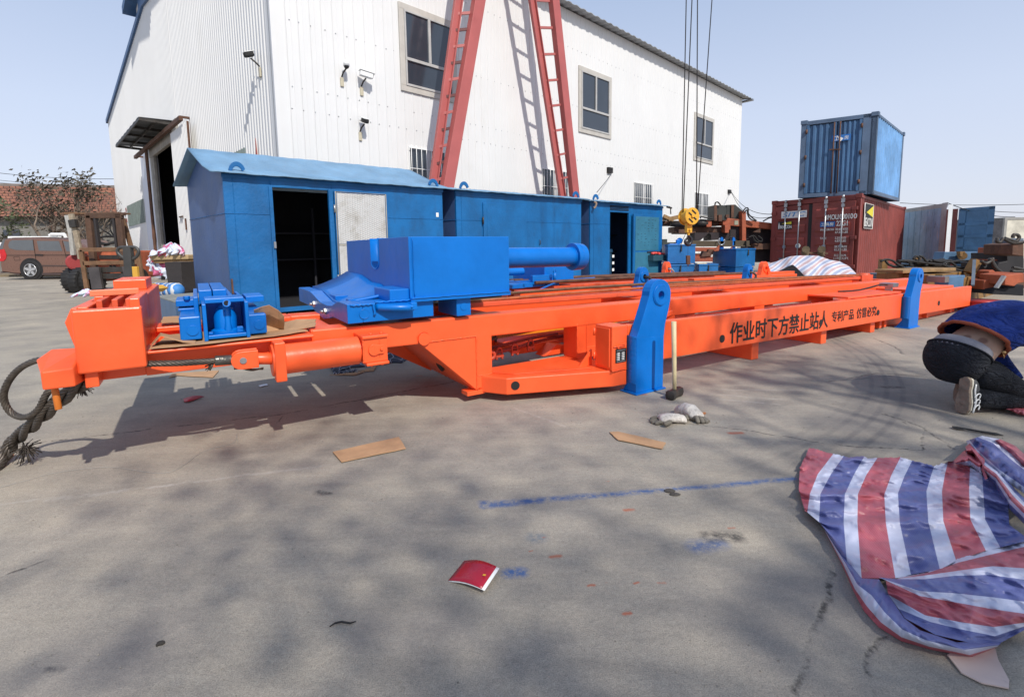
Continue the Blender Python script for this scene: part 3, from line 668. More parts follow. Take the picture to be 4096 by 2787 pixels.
# uprights between text beam level and the rails, seen through the slots
for u0, u1 in ((-.11, .12), (.98, 1.2), (2.62, 2.82), (4.3,4.5), (6.0,6.2)):
    m = MBM(); m.b(u0, u1, .605, .80, .20, .52); mp('upright', m)
m = MBM(); m.b(.0, 7.9, .60, .78, .20, .30); mp('lower_rail', m)
m = MBM(); m.b(-1.1, 7.9, 1.44, 1.6, .18, .30); mp('rear_lower_rail', m)
m = MBM(); m.b(.42, .50, .26, .6, .42, .47); m.prism([M(.35,.27,.545), M(.40,.27,.545), M(1.15,.59,.56), M(1.10,.59,.56)], Vector((0,0,-.05))); mp('diagonal_brace', m)
# cover plates on the bay
m = MBM(); m.b(3.80, 5.36, .12, .598, .568, .592); mp('cover_plate', m, bev=.004)
m = MBM(); m.b(5.80, 7.55, .172, .598, .47, .592); mp('cover_box', m, bev=.006)
m = MBM(); m.b(5.40, 5.46, .26, .34, .50, .64); m.b(5.36, 5.54, .22, .40, .64, .70); mp('valve_block', m, STEEL, .004)
m = MBM(); m.tube(spline([M(5.38,.30,.67), M(5.2,.32,.68), M(4.9,.36,.64), M(4.7,.42,.615), M(4.5,.55,.60)]), .012, 6); mp('hose', m, BLACK, 0)
# left outrigger arm
A = [(-1.13,.78), (-1.13,.66), (-.97,.42), (-.14,.115), (.0,.10), (.0,.60), (-.10,.78)]
m = MB(); m.prism([M1(u,v,.065) for u,v in A], Vector((0,0,.135))); mp('outrigger_arm', m, bev=.010)
m = MB(); m.prism([M1(u,v,.202) for u,v in ((-1.02,.66), (-.87,.47), (-.25,.26), (-.16,.62), (-.2,.76), (-.98,.76))], Vector((0,0,.006))); mp('arm_cover', m, bev=.002)
m = MB(); m.prism([M1(-.30,.35,.204), M1(-.16,.35,.204), M1(-.16,.35,.34)], M1.V*.02); mp('gusset', m, bev=.002)
m = MB(); m.b = None
m = MBM(); m.b(-1.13, -.99, .60, .78, .10, .52); mp('front_post', m)
m = MB(); m.prism([M1(-1.60,.60,.52), M1(-1.13,.60,.52), M1(-1.13,.60,.085)], M1.V*.03); mp('bracket_plate', m, bev=.004)
m = MB(); m.prism([M1(-1.60,.63,.52), M1(-1.55,.63,.52), M1(-1.09,.63,.075), M1(-1.13,.63,.075)], M1.V*.98); mp('underside_plate', m, bev=.003)
m = MB(); m.prism([M1(-1.9,1.5,.50), M1(-1.13,1.5,.50), M1(-1.13,1.5,.06)], M1.V*.06); mp('rear_bracket', m, bev=.003)
m = MB(); m.cyl(M1(-1.33,.84,.27)+M1.U*-.012-Vector((0,0,.006)), M1(-1.33,.84,.27), .05); mp('drain_hole', m, BLKP, 0)
m = MB(); m.box(M1, -1.22, -1.06, .595, .70, .055, .09); mp('bracket_toe', m, bev=.003)
# hinge pin, black bolt heads
m = MB(); m.cyl(M1(-1.565,.60,.548), M1(-1.565,.578,.548), .046, n=28); m.tube([M1(-1.565+.052*cos(a),.597,.548+.052*sin(a)) for a in [i*pi/12 for i in range(1,12)]], .003, 6); m.cyl(M1(-1.565,.58,.548), M1(-1.565,.575,.548), .003); mp('hinge_pin', m, bev=.002)
def dot(F, u, v, w, r, name='black_plug', par=tb, mat=BLKP):
    m = MB(); m.cyl(F(u,v,w), F(u,v-.006,w), r, n=24); return m.build(name, mat, par)
# nameplate box with hinged door
m = MBM(); m.b(-.17, .0, .10, .30, .20, .56); eb = mp('equipment_box', m, bev=.008)
m = MBM(); m.b(-.183, -.172, .12, .285, .225, .545); dr = mp('box_door', m, bev=.005)
m = MB()
for w_ in (.27, .47): m.cyl(M1(-.19,.29,w_), M1(-.19,.29,w_+.06), .010, n=8)
m.build('hinge', ORANGE, dr)
m = MB(); m.tube(spline([M1(-.16,.095,.395), M1(-.13,.085,.40), M1(-.115,.09,.385), M1(-.10,.085,.40), M1(-.06,.083,.398), M1(-.035,.083,.405), M1(-.035,.083,.417), M1(-.07,.083,.412), M1(-.10,.083,.41)], 4), .0035, 6); m.bar(M1(-.13,.094,.40), M1(-.08,.094,.402), .016, .014); m.build('latch', ORANGE, dr)
npl = MB(); npl.box(M1, -.135, -.018, .094, .0985, .262, .375); npo = npl.build('name_plate', paint('black_name_plate', (.012,.012,.012), .35), eb, bevel=.001)
q = MB()
for c_ in range(2):
    for r_ in range(5):
        q.box(M1, -.118+c_*.052, -.092+c_*.052, .0925, .0938, .283+r_*.0135, .291+r_*.0135)
q.build('plate_fields', WHITEL, npo)
q = MB()
for r_, z in ((9, .358), (9, .268)):
    for i in range(9): q.box(M1, -.125+i*.011, -.118+i*.011, .0925, .0938, z, z+.007)
for c_ in range(2):
    for r_ in range(5): q.box(M1, -.131+c_*.052, -.121+c_*.052, .0925, .0938, .284+r_*.0135, .2895+r_*.0135)
q.build('plate_writing', paint('grey_etched_writing', (.25,.25,.25), .5), npo)
# lifting lugs
def lug_prof(k=1.0):
    pts = [(.32,.012), (.322,.45), (.335,.55), (.372,.66), (.392,.74)]
    for i in range(13):
        a = radians(-12+i*(192/12)); pts.append((.268+.130*cos(a), .795+.130*sin(a)))
    pts += [(.10,.70), (.015,.50), (.0,.47), (.0,.012)]
    return [(a, b*k) for a, b in pts]
def lug(F, u0, v0, k, mat, parent, name='lifting_lug', t=.085, base=True, hole=.035, flip=1, w0=0, wu=1.0):
    pr = [(.268+(a-.268)*wu, b) for a, b in lug_prof(k)]; hc = (.268, .795*k); n = len(pr)
    mb = MB(); front = [F(u0+a, v0, w0+b) for a, b in pr]; back = [F(u0+a, v0+t, w0+b) for a, b in pr]
    # ring round the hole so that it is a true opening
    ang = [atan2(b-hc[1], a-hc[0]) for a, b in pr]
    hf = [F(u0+hc[0]+hole*cos(a), v0, w0+hc[1]+hole*sin(a)) for a in ang]; hb = [p+F.V*t for p in hf]
    # the profile is star shaped round the hole except for the foot: split the foot off below w = .45
    up_i = [i for i, (a, b) in enumerate(pr) if b >= .44*k]
    pu = [pr[i] for i in up_i]; nn = len(pu)
    fv = [F(u0+a, v0, w0+b) for a, b in pu]; bv = [p+F.V*t for p in fv]
    an = [atan2(b-hc[1], a-hc[0]) for a, b in pu]
    hv = [F(u0+hc[0]+hole*cos(a), v0, w0+hc[1]+hole*sin(a)) for a in an]; hw = [p+F.V*t for p in hv]
    o = 0; vs = fv+bv+hv+hw; fs = []
    for i in range(nn):
        j = (i+1) % nn
        fs.append((i, j, 2*nn+j, 2*nn+i)); fs.append((nn+j, nn+i, 3*nn+i, 3*nn+j)); fs.append((2*nn+i, 2*nn+j, 3*nn+j, 3*nn+i))
        if j != 0: fs.append((i, nn+i, nn+j, j))
    mb.add(vs, fs)
    lo = pu[0]; hi = pu[-1]
    mb.hexa([F(u0+pr[-1][0],v0,w0+.012*k), F(u0+pr[0][0],v0,w0+.012*k), F(u0+pr[0][0],v0+t,w0+.012*k), F(u0+pr[-1][0],v0+t,w0+.012*k), F(u0+hi[0],v0,w0+hi[1]), F(u0+lo[0],v0,w0+lo[1]), F(u0+lo[0],v0+t,w0+lo[1]), F(u0+hi[0],v0+t,w0+hi[1])])
    L = mb.build(name, mat, parent, bevel=.004)
    r = MB(); rows = []
    rk = k*(.55+.45*wu) if wu < 1 else k
    for rr, vv in ((hole, v0-.012), (.078*rk, v0-.012), (.082*rk, v0-.002), (.083*rk, v0+.004)):
        rows.append([F(u0+hc[0]+rr*cos(2*pi*i/32), vv, w0+hc[1]+rr*sin(2*pi*i/32)) for i in range(32)])
    rows.insert(0, [F(u0+hc[0]+hole*cos(2*pi*i/32), v0+t+.001, w0+hc[1]+hole*sin(2*pi*i/32)) for i in range(32)])
    r.grid(rows, closed=True, smooth=False); R_ = r.build('boss_ring', mat, L)
    wv = MB(); wv.tube([F(u0+hc[0]+(.083+.002*sin(i*9))*rk*cos(2*pi*i/60), v0-.003, w0+hc[1]+(.083+.002*sin(i*7))*rk*sin(2*pi*i/60)) for i in range(61)], .006, 6); wv.build('weld_bead', mat, L)
    if base:
        q = MB(); q.box(F, u0-.02, u0+.335, v0-.02, v0+.16, w0+0, w0+.014); q.prism([F(u0+.002,v0+t,w0+.014), F(u0+.002,v0+.15,w0+.014), F(u0+.002,v0+t,w0+.11)], F.U*.012); q.build('base_plate', mat, L, bevel=.004)
    return L
l1 = lug(M1, 0, 0, 1.0, BLUE, mach)
m = MB()                                    # ribbed weld seam on the lug's narrow side
for i in range(64):
    z = .09+i*.0061; m.tube([M1(-.004,.004+random.uniform(-.003,.003),z+random.uniform(-.002,.002)), M1(-.009,.05,z+.003+random.uniform(-.002,.002)), M1(-.004,.098,z)], .0042, 5)
m.build('weld_seam', BLUE, l1)
l2 = lug(M1, 5.33, 0, .90, BLUE, mach)
m = MB()
for i in range(50):
    z = .14+i*.0061; m.tube([M1(5.326,.004,z), M1(5.32,.05,z+.003), M1(5.326,.098,z)], .0042, 5)
m.build('weld_seam', BLUE, l2)
# lettering on the beam
def beam_text(txt, u0, u1, wc, h, name):
    o = M1(u0, .0985, wc+sh(u0)); x = M1(u1,.0985,wc+sh(u1))-o
    return write(txt, o, x, Vector((0,0,1)), h, BLKP, tb, name=name, bold=.0, fat=h*.024, width=x.length)
beam_text('作业时下方禁止站人', 1.385, 3.28, .262, .205, 'warning_lettering')
beam_text('专利产品', 3.37, 3.92, .312, .130, 'warning_lettering')
beam_text('仿冒必究', 4.0, 4.55, .312, .130, 'warning_lettering')
for u, w_ in ((1.26,.306), (3.12,.285), (4.60,.279), (6.71,.25)): dot(M1, u, .10, w_, .037)
m = MB(); fa = M1(-.905,.397,.137); fn = (M1(-.97,.42,0)-M1(-.14,.115,0)).cross(Vector((0,0,1))).normalized()
if fn.dot(M1.V) > 0: fn = -fn
m.cyl(fa, fa+fn*.006, .034, n=28); m.build('black_plug', BLKP, mach)
# hydraulic cylinder hung in front of the rail
V_ = .50
m = MB(); m.cyl(M1(-2.52,V_,.545), M1(-2.07,V_,.545), .092, n=48); m.cyl(M1(-2.07,V_,.545), M1(-2.02,V_,.545), .075, n=40)
cyl = m.build('hydraulic_cylinder', ORANGE, mach, ang=40)
m = MB()                                      # clamp round the rod end
m.box(M1, -2.575, -2.515, V_-.105, V_-.02, .43, .665); m.box(M1, -2.575, -2.515, V_-.02, .60, .60, .665); m.cyl(M1(-2.585,V_,.545), M1(-2.51,V_,.545), .097, n=40); m.build('cylinder_clamp', ORANGE, cyl, bevel=.006)
m = MB(); m.cyl(M1(-2.66,V_,.568), M1(-2.58,V_,.556), .035, n=24); m.cyl(M1(-2.68,V_,.570), M1(-2.66,V_,.568), .045, n=24)
prof = [(-2.67,.052)]; pts = []
for i in range(9):
    a = pi/2+i*pi/8; pts.append((-2.745+.052*cos(a), .574+.052*sin(a)))
pts = [(-2.655,.626)]+pts+[(-2.655,.522)]
m.prism([M1(u,V_-.045,w) for u, w in pts], M1.V*.022); m.prism([M1(u,V_+.025,w) for u, w in pts], M1.V*.022)
m.build('rod_fork', ORANGE, cyl, bevel=.003)
m = MB(); m.cyl(M1(-2.735,V_-.052,.574), M1(-2.735,V_+.05,.574), .018, n=20); m.build('fork_pin', STEEL, cyl)
m = MB()                                      # trunnion block with keeper plates
m.box(M1, -2.06, -1.90, .40, .60, .472, .630); m.box(M1, -2.065, -1.895, .385, .60, .630, .650); m.box(M1, -2.045, -1.895, .385, .60, .452, .472)
blk = m.build('trunnion_block', ORANGE, cyl, bevel=.005)
m = MB(); m.cyl(M1(-1.99,.40,.555), M1(-1.99,.387,.555), .038, n=24); m.prism([M1(-1.99,.391,.585), M1(-1.93,.391,.585), M1(-1.915,.391,.555), M1(-1.93,.391,.525), M1(-1.99,.391,.525)], -M1.V*.005); m.cyl(M1(-1.945,.39,.556), M1(-1.945,.375,.556), .011, n=6, smooth=False)
for u in (-2.0,-1.93): m.cyl(M1(u,.43,.45), M1(u,.43,.438), .009, n=6); m.cyl(M1(u,.43,.65), M1(u,.43,.66), .012, n=6)
for u in (-2.0,): m.box(M1, -1.955, -1.95, .396, .40, .50, .63)
m.build('keeper_plate', ORANGE, blk, bevel=.002)
# wire rope from the fork to the head
m = rope_mb(spline([M1(-2.76,V_,.576), M1(-2.9,V_,.585), M1(-3.05,V_,.595), M1(-3.25,V_+.06,.606)]), .018); mp('pull_rope', m, ROPE, 0)
m = MB(); m.cyl(M1(-2.875,V_,.584), M1(-2.79,V_,.579), .029, n=20); m.build('ferrule', paint('scuffed_ferrule', (.16,.15,.13), .35, .3, .4, metal=.7, bumpk=.6), mach, bevel=.004)
m = MB()
for i in range(26):
    a = random.uniform(0, 2*pi); p = M1(-2.875,V_,.578); e = p+M1.U*random.uniform(-.05,-.02)+M1.V*.03*cos(a)+Vector((0,0,-.02-random.random()*.03)); m.tube([p, (p+e)/2+Vector((0,0,-.004)), e], .0016, 4)
for i in range(5): m.tube(spline([M1(-2.78,V_-.01+i*.006,.545-.006*i), M1(-2.74,V_-.03,.525), M1(-2.69,V_-.02+i*.008,.505), M1(-2.63,V_,.508-.002*i)]), .005, 5)
m.build('frayed_wires', ROPE, mach)
# head of the machine (left end)
nose = MB(); nose.box(M1, -3.46, -3.18, .435, .50, .605, .925); head = nose.build('head_plate', ORANGE, mach, bevel=.010)
m = MB()
m.box(M1, -3.445, -3.40, .50, .86, .60, .935); m.box(M1, -3.235, -3.19, .50, 1.02, .64, .965); m.box(M1, -3.40, -3.235, .50, .86, .60, .70)
m.box(M1, -3.40, -3.235, .98, 1.02, .60, .99); m.box(M1, -3.445, -3.19, 1.02, 2.15, .60, .95)
m.box(M1, -3.405, -3.225, 1.5, 2.0, .95, 1.02)
m.build('head_housing', ORANGE, mach, bevel=.006)
m = MB(); m.bar(M1(-3.45,.93,.975), M1(-3.225,.95,.975), .035, .035, up=Vector((0,0,1)))
m.build('head_bar', paint('pale_scuffed_orange', (.85,.22,.10), .45, .15, .2, (.6,.12,.05,1), 8), mach, bevel=.004)
m = MB()
for u in (-3.385,-3.32,-3.262): m.box(M1, u, u+.026, .62, .93, .80, .955)
m.build('rope_guide', ORANGE_D, mach, bevel=.003)
m = MB()
for u in (-3.352,-3.288): m.cyl(M1(u,.66,.86), M1(u,.93,.90), .020, n=16)
m.build('guide_roller', ORANGE_D, mach)
q = MB(); q.box(M1, -3.398, -3.237, .505, .975, .705, .80); q.build('head_shade_block', DARK, mach)  # solid near-black block standing in for the shade inside the roller recess
m = MB()                                      # faceted side of the head
m.prism([M1(-3.455,.52,.60), M1(-3.47,.52,.72), M1(-3.50,.52,.86), M1(-3.47,.52,.93), M1(-3.445,.52,.93), M1(-3.445,.52,.60)], M1.V*.62); m.build('side_fairing', ORANGE, mach, bevel=.006)
m = MB(); m.box(M1, -3.50, -3.455, .60, .64, .645, .665); m.box(M1, -3.49, -3.455, .9, .95, .70, .715); m.build('side_bolt', ORANGE, mach)
m = MB(); m.prism([M1(-3.595,.40,.60), M1(-3.57,.40,.56), M1(-3.46,.40,.555), M1(-3.46,.40,.655), M1(-3.57,.40,.66), M1(-3.60,.40,.675)], M1.V*.001)
m = MB(); lo = [M1(-3.605,.52,.575), M1(-3.585,.40,.555), M1(-3.465,.40,.555), M1(-3.44,.55,.555), M1(-3.56,.62,.57)]; hi = [M1(-3.62,.52,.690), M1(-3.585,.40,.645), M1(-3.465,.40,.650), M1(-3.44,.55,.725), M1(-3.58,.62,.72)]
m.add(lo+hi, [(4,3,2,1,0), (5,6,7,8,9)]+[(i,(i+1)%5,5+(i+1)%5,5+i) for i in range(5)]); m.build('end_block', ORANGE, mach, bevel=.008)
m = MB(); m.cyl(M1(-3.555,.46,.57), M1(-3.548,.46,.44), .0145, n=16); m.build('stop_pin', paint('ochre_orange_pin', (.62,.17,.02), .5, .15), mach, bevel=.002)
m = MB(); m.box(M1, -3.44, -3.385, .47, .60, .525, .61); m.box(M1, -3.40, -3.2, .60, .78, .53, .65); m.build('head_foot', ORANGE, mach, bevel=.005)
# ropes on top of the machine, end sheave, rope clamps inside
m = rope_mb(spline([M(-1.55,1.02,.735), M(.5,1.03,.752), M(2.6,1.04,.752), M(5.2,1.05,.748), M(6.45,1.06,.742)]), .015); m.build('top_rope', ROPEO, mach)
m = rope_mb(spline([M(-1.55,1.22,.76), M(.5,1.22,.775), M(2.6,1.21,.775), M(5.2,1.16,.762), M(6.5,1.12,.755)]), .016); m.build('top_rope', ROPEB, mach)
m = rope_mb(spline([M(1.3,1.13,.765), M(2.6,1.12,.77), M(5.2,1.11,.765), M(6.4,1.10,.76)]), .012); m.build('top_rope', ROPEO, mach)
m = MBM(); m.cyl(M(6.55,1.0,.73), M(6.55,1.18,.73), .055, n=24); m.b(6.2,6.6,.96,1.0,.66,.76); m.b(6.2,6.6,1.18,1.2,.66,.76); m.build('end_sheave', ORANGE_D, mach)
m = MB(); m.box(M1, -1.0, 1.5, 1.18, 1.26, .36, .42); m.build('yellow_slide', paint('yellow_orange_bar', (.72,.24,.012), .45, .15, .3), mach)
m = rope_mb(spline([M1(-1.0,.92,.43), M1(-.6,.93,.445), M1(0,.95,.49), M1(.9,1.0,.50)]), .015, 5); rope_mb(spline([M1(-1.0,.95,.415), M1(-.6,.95,.42), M1(0,.98,.455), M1(.9,1.0,.47)]), .014, 5, mb=m); m.build('inner_rope', paint('brown_yellow_rope', (.34,.15,.045), .5, .35, .4), mach)
m = rope_mb(spline([M1(-.92,.85,.30), M1(-.6,.85,.32), M1(-.2,.9,.35), M1(.9,1.0,.36)]), .016, 5); rope_mb(spline([M1(-.9,.90,.33), M1(-.5,.9,.37), M1(-.1,.9,.385)]), .014, 5, mb=m)
m.build('inner_rope', paint('dark_red_rope', (.25,.035,.02), .6, .3, .4), mach)
DR = paint('dark_orange_shackle', (.45,.06,.025), .5, .2, .3)
for i, (u, w_) in enumerate(((-.78,.30), (-.62,.315), (-.45,.335), (-.93,.435), (-.80,.44))):
    v0 = .84 if i < 3 else .91
    m = MB(); m.tube([M1(u+.028*cos(a), v0, w_+.034*sin(a)+.01) for a in [i_*pi/8 for i_ in range(0,9)]]+[M1(u-.028,v0,w_-.045)], .0085, 6); m.tube([M1(u+.028,v0,w_+.01), M1(u+.028,v0,w_-.045)], .0085, 6); m.box(M1, u-.038, u+.038, v0-.015, v0+.015, w_-.035, w_-.012)
    for s_ in (-1,1): m.cyl(M1(u+.028*s_,v0,w_-.035), M1(u+.028*s_,v0,w_-.055), .013, n=6)
    m.build('rope_clamp', DR if i < 3 else DKMET, mach)
m = MB(); m.tube(spline([M1(-1.0,.80,.33), M1(-.90,.79,.335), M1(-.86,.79,.31), M1(-.88,.79,.275), M1(-.98,.80,.265), M1(-1.02,.8,.26)]), .017, 8); m.box(M1, -1.05,-.95,.78,.86,.28,.31); m.build('shackle', DR, mach)
m = MB(); m.box(M1, -.5, .0, 1.0, 1.4, .22, .30); m.prism([M1(-.3,.85,.2), M1(.0,.85,.2), M1(.0,.85,.27), M1(-.15,.85,.30)], M1.V*.15); m.build('inner_block', ORANGE, mach, bevel=.01)
# ------------------------------------------------------------------ frayed wire rope looped at the head
t = thing('wire_rope', 'thick dark frayed wire rope looped under the left end of the orange machine', 'rope', gz(60,1800))
def R(x, y, Y): return at(x, y, Y)
Y0 = M1(-3.5,.5,0).y
m = rope_mb(spline([R(345,1490,Y0+.12), R(190,1440,Y0+.12), R(100,1460,Y0+.12), R(40,1515,Y0+.14), R(14,1585,Y0+.16), R(40,1645,Y0+.18), R(95,1668,Y0+.16), R(150,1640,Y0+.12), R(190,1570,Y0+.10), R(235,1530,Y0+.12)]), .017); m.build('rope_loop', ROPE, t)
ends = [R(350,1520,Y0+.1), R(240,1600,Y0+.12), R(140,1690,Y0+.2), R(60,1760,Y0+.32), gz(-10,1850,.03), gz(-120,1960,.02)]
m = MB()
cor = spline(ends, 14); nC = len(cor)
for q_ in range(3):                              # three wire ropes laid round one another
    P_ = []
    for k_, p in enumerate(cor):
        tt = (cor[min(k_+1,nC-1)]-cor[max(k_-1,0)]).normalized(); xx = tt.cross(Vector((0,0,1))).normalized(); yy = xx.cross(tt); a = 2*pi*(q_/3+k_/26)
        P_.append(p+(xx*cos(a)+yy*sin(a))*.021)
    rope_mb(P_, .019, 5, 7, mb=m)
m.build('rope_strand', ROPE, t)
FRW = paint('frayed_wire', (.05,.04,.032), .6, .3)
for c_, rr, n_ in ((R(100,1795,Y0+.30), .085, 90), (R(325,1545,Y0+.13), .06, 60), (R(250,1570,Y0+.1), .03, 25)):
    m = MB()
    for i in range(n_):
        d = Vector((random.gauss(.3,.6), random.gauss(-.2,.6), random.gauss(-.5,.5))).normalized()*rr*random.uniform(.4,1.1)
        m.tube([c_+Vector((random.gauss(0,.015),random.gauss(0,.015),random.gauss(0,.015))), c_+d*.6+Vector((0,0,.008)), c_+d], .0021, 4)
    m.build('frayed_tuft', FRW, t)

# ------------------------------------------------------------------ big blue box head resting on the rails
bb = thing('winch_box', 'large bright blue steel box with a slotted end and a long flanged tube', 'box', M1(-1.5,1.3,.70))
# box walls with the slot cut into the end wall
t_ = .02; x0, x1, y0, y1, z0, z1 = -1.68, -.86, .53, 2.18, .845, 1.285
m = MB(); m.box(M1, x0+t_, x1, y0, y0+t_, z0, z1); m.box(M1, x0+t_, x1, y1-t_, y1, z0, z1); m.box(M1, x1-t_, x1, y0+t_, y1-t_, z0, z1); m.box(M1, x0+t_, x1-t_, y0+t_, y1-t_, z0, z0+t_)
m.box(M1, x0+.2, x1-t_, y0+t_, y1-t_, z1-.02, z1-.003)
m.build('box_shell', BLUE, bb, bevel=.004)
m = MB(); sv0, sv1, sb = 1.20, 1.40, 1.05
pts = [(y0,z0), (y1,z0), (y1,z1), (sv1,z1)]+[((sv0+sv1)/2+(sv1-sv0)/2*cos(a), sb+.05+.06*sin(a)) for a in [-i*pi/10 for i in range(0,11)]]+[(sv0,z1), (y0,z1)]
m.prism([M1(x0,v,w) for v, w in pts], M1.U*t_); m.build('slotted_end', BLUE, bb, bevel=.002)
m = MB(); c = [((sv0+sv1)/2+(sv1-sv0)/2*cos(a), sb+.05+.06*sin(a)) for a in [-i*pi/10 for i in range(0,11)]]
c = [(sv1,z1+.006)]+c+[(sv0,z1+.006)]; rows = [[M1(x0-.006,v,w) for v, w in c], [M1(x0+.18,v,w) for v, w in c]]
m.grid(rows); m.build('slot_lining', BLUE, bb, solid=.012)
m = MB(); m.cyl(M1(x1-.02,1.30,1.105), M1(.40,1.30,1.095), .099, n=48); m.build('flanged_tube', BLUE, bb, ang=40)
m = MB(); m.cyl(M1(.40,1.30,1.095), M1(.455,1.30,1.095), .142, n=48); m.cyl(M1(.455,1.30,1.095), M1(.53,1.30,1.093), .142, .135, n=48); m.cyl(M1(.39,1.30,1.095), M1(.40,1.3,1.095), .106, n=40); m.build('tube_flange', BLUE, bb, bevel=.003, ang=40)
# base with the half round saddle
P_ = [(.55,.845), (.78,.845), (.85,.835), (.98,.80), (1.15,.785), (1.40,.79), (1.65,.83), (1.8,.85), (2.34,.85), (2.34,.72), (1.75,.72), (1.55,.68), (1.3,.665), (1.1,.69), (.98,.715), (.55,.715)]
m = MB(); m.prism([M1(-2.11,v,w) for v, w in P_], M1.U*.10); m.build('saddle_plate', BLUE, bb, bevel=.004)
m = MB()
for w_, v_, q_ in ((.735,1.20,0), (.755,1.62,0)):
    m.cyl(M1(-2.11,v_,w_), M1(-2.125,v_,w_), .026, n=6, smooth=False); m.cyl(M1(-2.125,v_,w_), M1(-2.15,v_,w_), .012, n=12)
m.build('saddle_bolt', STEEL, bb)
m = MB(); m.box(M1, -2.01, -1.50, .55, .80, .715, .842); m.box(M1, -2.01, -1.50, 1.75, 2.3, .715, .842); m.box(M1, -1.82, -1.68, .55, .90, .842, .925); m.build('box_base', BLUE, bb, bevel=.006)
m = MB(); rows = []
for i in range(9):
    s_ = i/8; rows.append([M1(-2.01+.33*s_, v, w+(.13 if v > 1.1 else .05)*s_**1.4) for v, w in ((.80,.842), (.95,.80), (1.15,.785), (1.4,.79), (1.7,.84), (2.2,.855))])
m.grid(rows); m.build('saddle', BLUE, bb, solid=.02)
m = MB(); m.box(M1, -2.0, -1.9, 1.35, 1.75, .80, .835); m.box(M1, -2.0,-1.75,.95,1.02,.79,.84); m.build('saddle_rib', BLUE, bb, bevel=.004)
m = MB(); m.box(M1, x0, x1, .515, .53, .832, .86); m.tube([M1(x0+i*.02,.512,.858+random.uniform(-.002,.002)) for i in range(42)], .005, 6); m.tube([M1(x0+.03+random.uniform(-.002,.002),.524,.87+i*.02) for i in range(21)], .0035, 5); m.build('weld_bead', BLUE, bb)
m = MB(); m.tube([M1(-2.09+i*.01,.545,.835+.004*sin(i*2)) for i in range(17)], .007, 6); m.tube([M1(-1.93+i*.015,.54,.846+.003*sin(i*2)) for i in range(18)], .007, 6); m.tube([M1(-1.935+.004*sin(i),.54,.76+i*.012) for i in range(8)], .008, 6); m.build('weld_bead', BLUE, bb)
# curved hand guard on the base and round plug
rows = []; m = MB()
for i in range(13):
    a = i/12; uu = -1.92+.235*a; vv = .545-.085*sin(pi*min(1, a*.62)); rows.append([M1(uu,vv,.790-.01*a), M1(uu,vv,.832-.012*a)])
m.grid(rows); m.add([r[1] for r in rows]+[M1(-1.685,.55,.825), M1(-1.92,.55,.834)], [tuple(range(15))]); m.build('curved_guard', BLUE, bb, solid=.012)
m = MB(); m.box(M1, -1.705,-1.66,.455,.55,.785,.835); m.cyl(M1(-1.70,.455,.808), M1(-1.70,.445,.808), .010, n=6); m.build('guard_lug', BLUE, bb, bevel=.005)
dot(M1, -2.0, .552, .773, .031, 'round_plug', bb, BLUE)
m = MB(); m.tube([M1(-2.0+.032*cos(a),.547,.773+.032*sin(a)) for a in [i*pi/16 for i in range(33)]], .003, 5); m.build('plug_weld', BLUE, bb)
m = MB(); m.box(M1, -1.31, -1.19, .56, .9, .695, .832); m.box(M1, -1.31,-1.19,1.4,1.8,.695,.832); pd = m.build('support_pad', BLUE, bb, bevel=.006)
dot(M1, -1.25, .562, .765, .028, 'round_plug', pd, BLUE)
# ------------------------------------------------------------------ blue bottle-jack unit on cardboard at the head end
jk = thing('jack_unit', 'bright blue bottle jack in an open blue housing resting on torn cardboard', 'jack', M1(-2.8,.9,.70))
for a, b, hw in ((-3.03,-2.925,.835), (-2.685,-2.585,.822)):
    m = MB(); m.box(M1, a, b, .60, 1.5, .700, hw); ar = m.build('side_arm', BLUE, jk, bevel=.008)
    m = MB(); c_ = (a+b)/2; m.cyl(M1(c_+.01,.60,.755), M1(c_+.01,.594,.755), .030, n=28); m.build('round_plug', BLUE, ar, bevel=.001)
m = MB(); m.box(M1, -2.915, -2.895, .56, 1.5, .69, .905); m.box(M1, -2.70, -2.68, .56, 1.5, .69, .905); m.box(M1, -2.895, -2.70, .57, .80, .705, .715); m.box(M1, -2.895,-2.70,.556,.57,.70,.722); m.box(M1, -2.895,-2.70,.84,.86,.71,.92)
m.build('housing', BLUE, jk, bevel=.004)
m = MB(); m.box(M1, -2.90, -2.70, .60, .80, .920, .932); m.box(M1, -2.90,-2.70,.585,.60,.905,.932); m.build('hood', BLUE, jk, bevel=.004)
m = MB(); m.box(M1, -2.925, -2.855, .86, 1.7, .88, .965); m.box(M1, -2.85, -2.775, .86, 1.7, .88, .965); m.box(M1, -2.955,-2.93,.80,1.65,.80,.93); m.box(M1, -2.77,-2.745,.80,1.65,.80,.93); m.build('top_plate', BLUE, jk, bevel=.004)
m = MB(); m.box(M1, -3.05, -2.93, 1.0, 1.3, .86, .90); m.box(M1, -3.04,-2.94,.95,1.2,.835,.85); m.cyl(M1(-2.99,1.0,.90), M1(-2.99,1.0,.925), .02, n=6); m.cyl(M1(-2.97,1.1,.86), M1(-2.91,1.1,.86), .016, n=12); m.box(M1, -2.66,-2.55,1.0,1.3,.86,.90); m.build('adjuster', BLUE, jk, bevel=.003)
m = MB(); cc = M1(-2.80,.67,.715)
m.tube([cc+Vector((0,0,z)) for z in (0,.02,.03,.10,.125,.145,.15,.165)], [.078,.078,.060,.060,.052,.046,.034,.03], 32); j_ = m.build('jack_body', BLUE, jk, bevel=0, ang=45)
m = MB(); c2 = M1(-2.79,.612,.715); m.tube([c2+Vector((0,0,z)) for z in (0,.03,.06,.10,.12,.175)], [.018,.022,.016,.016,.013,.013], 16); m.cyl(M1(-2.79,.62,.885), M1(-2.792,.54,.905), .021, n=20); m.bar(M1(-2.79,.61,.86), M1(-2.79,.61,.895), .028, .03)
m.build('pump_socket', BLUE, j_, ang=40)
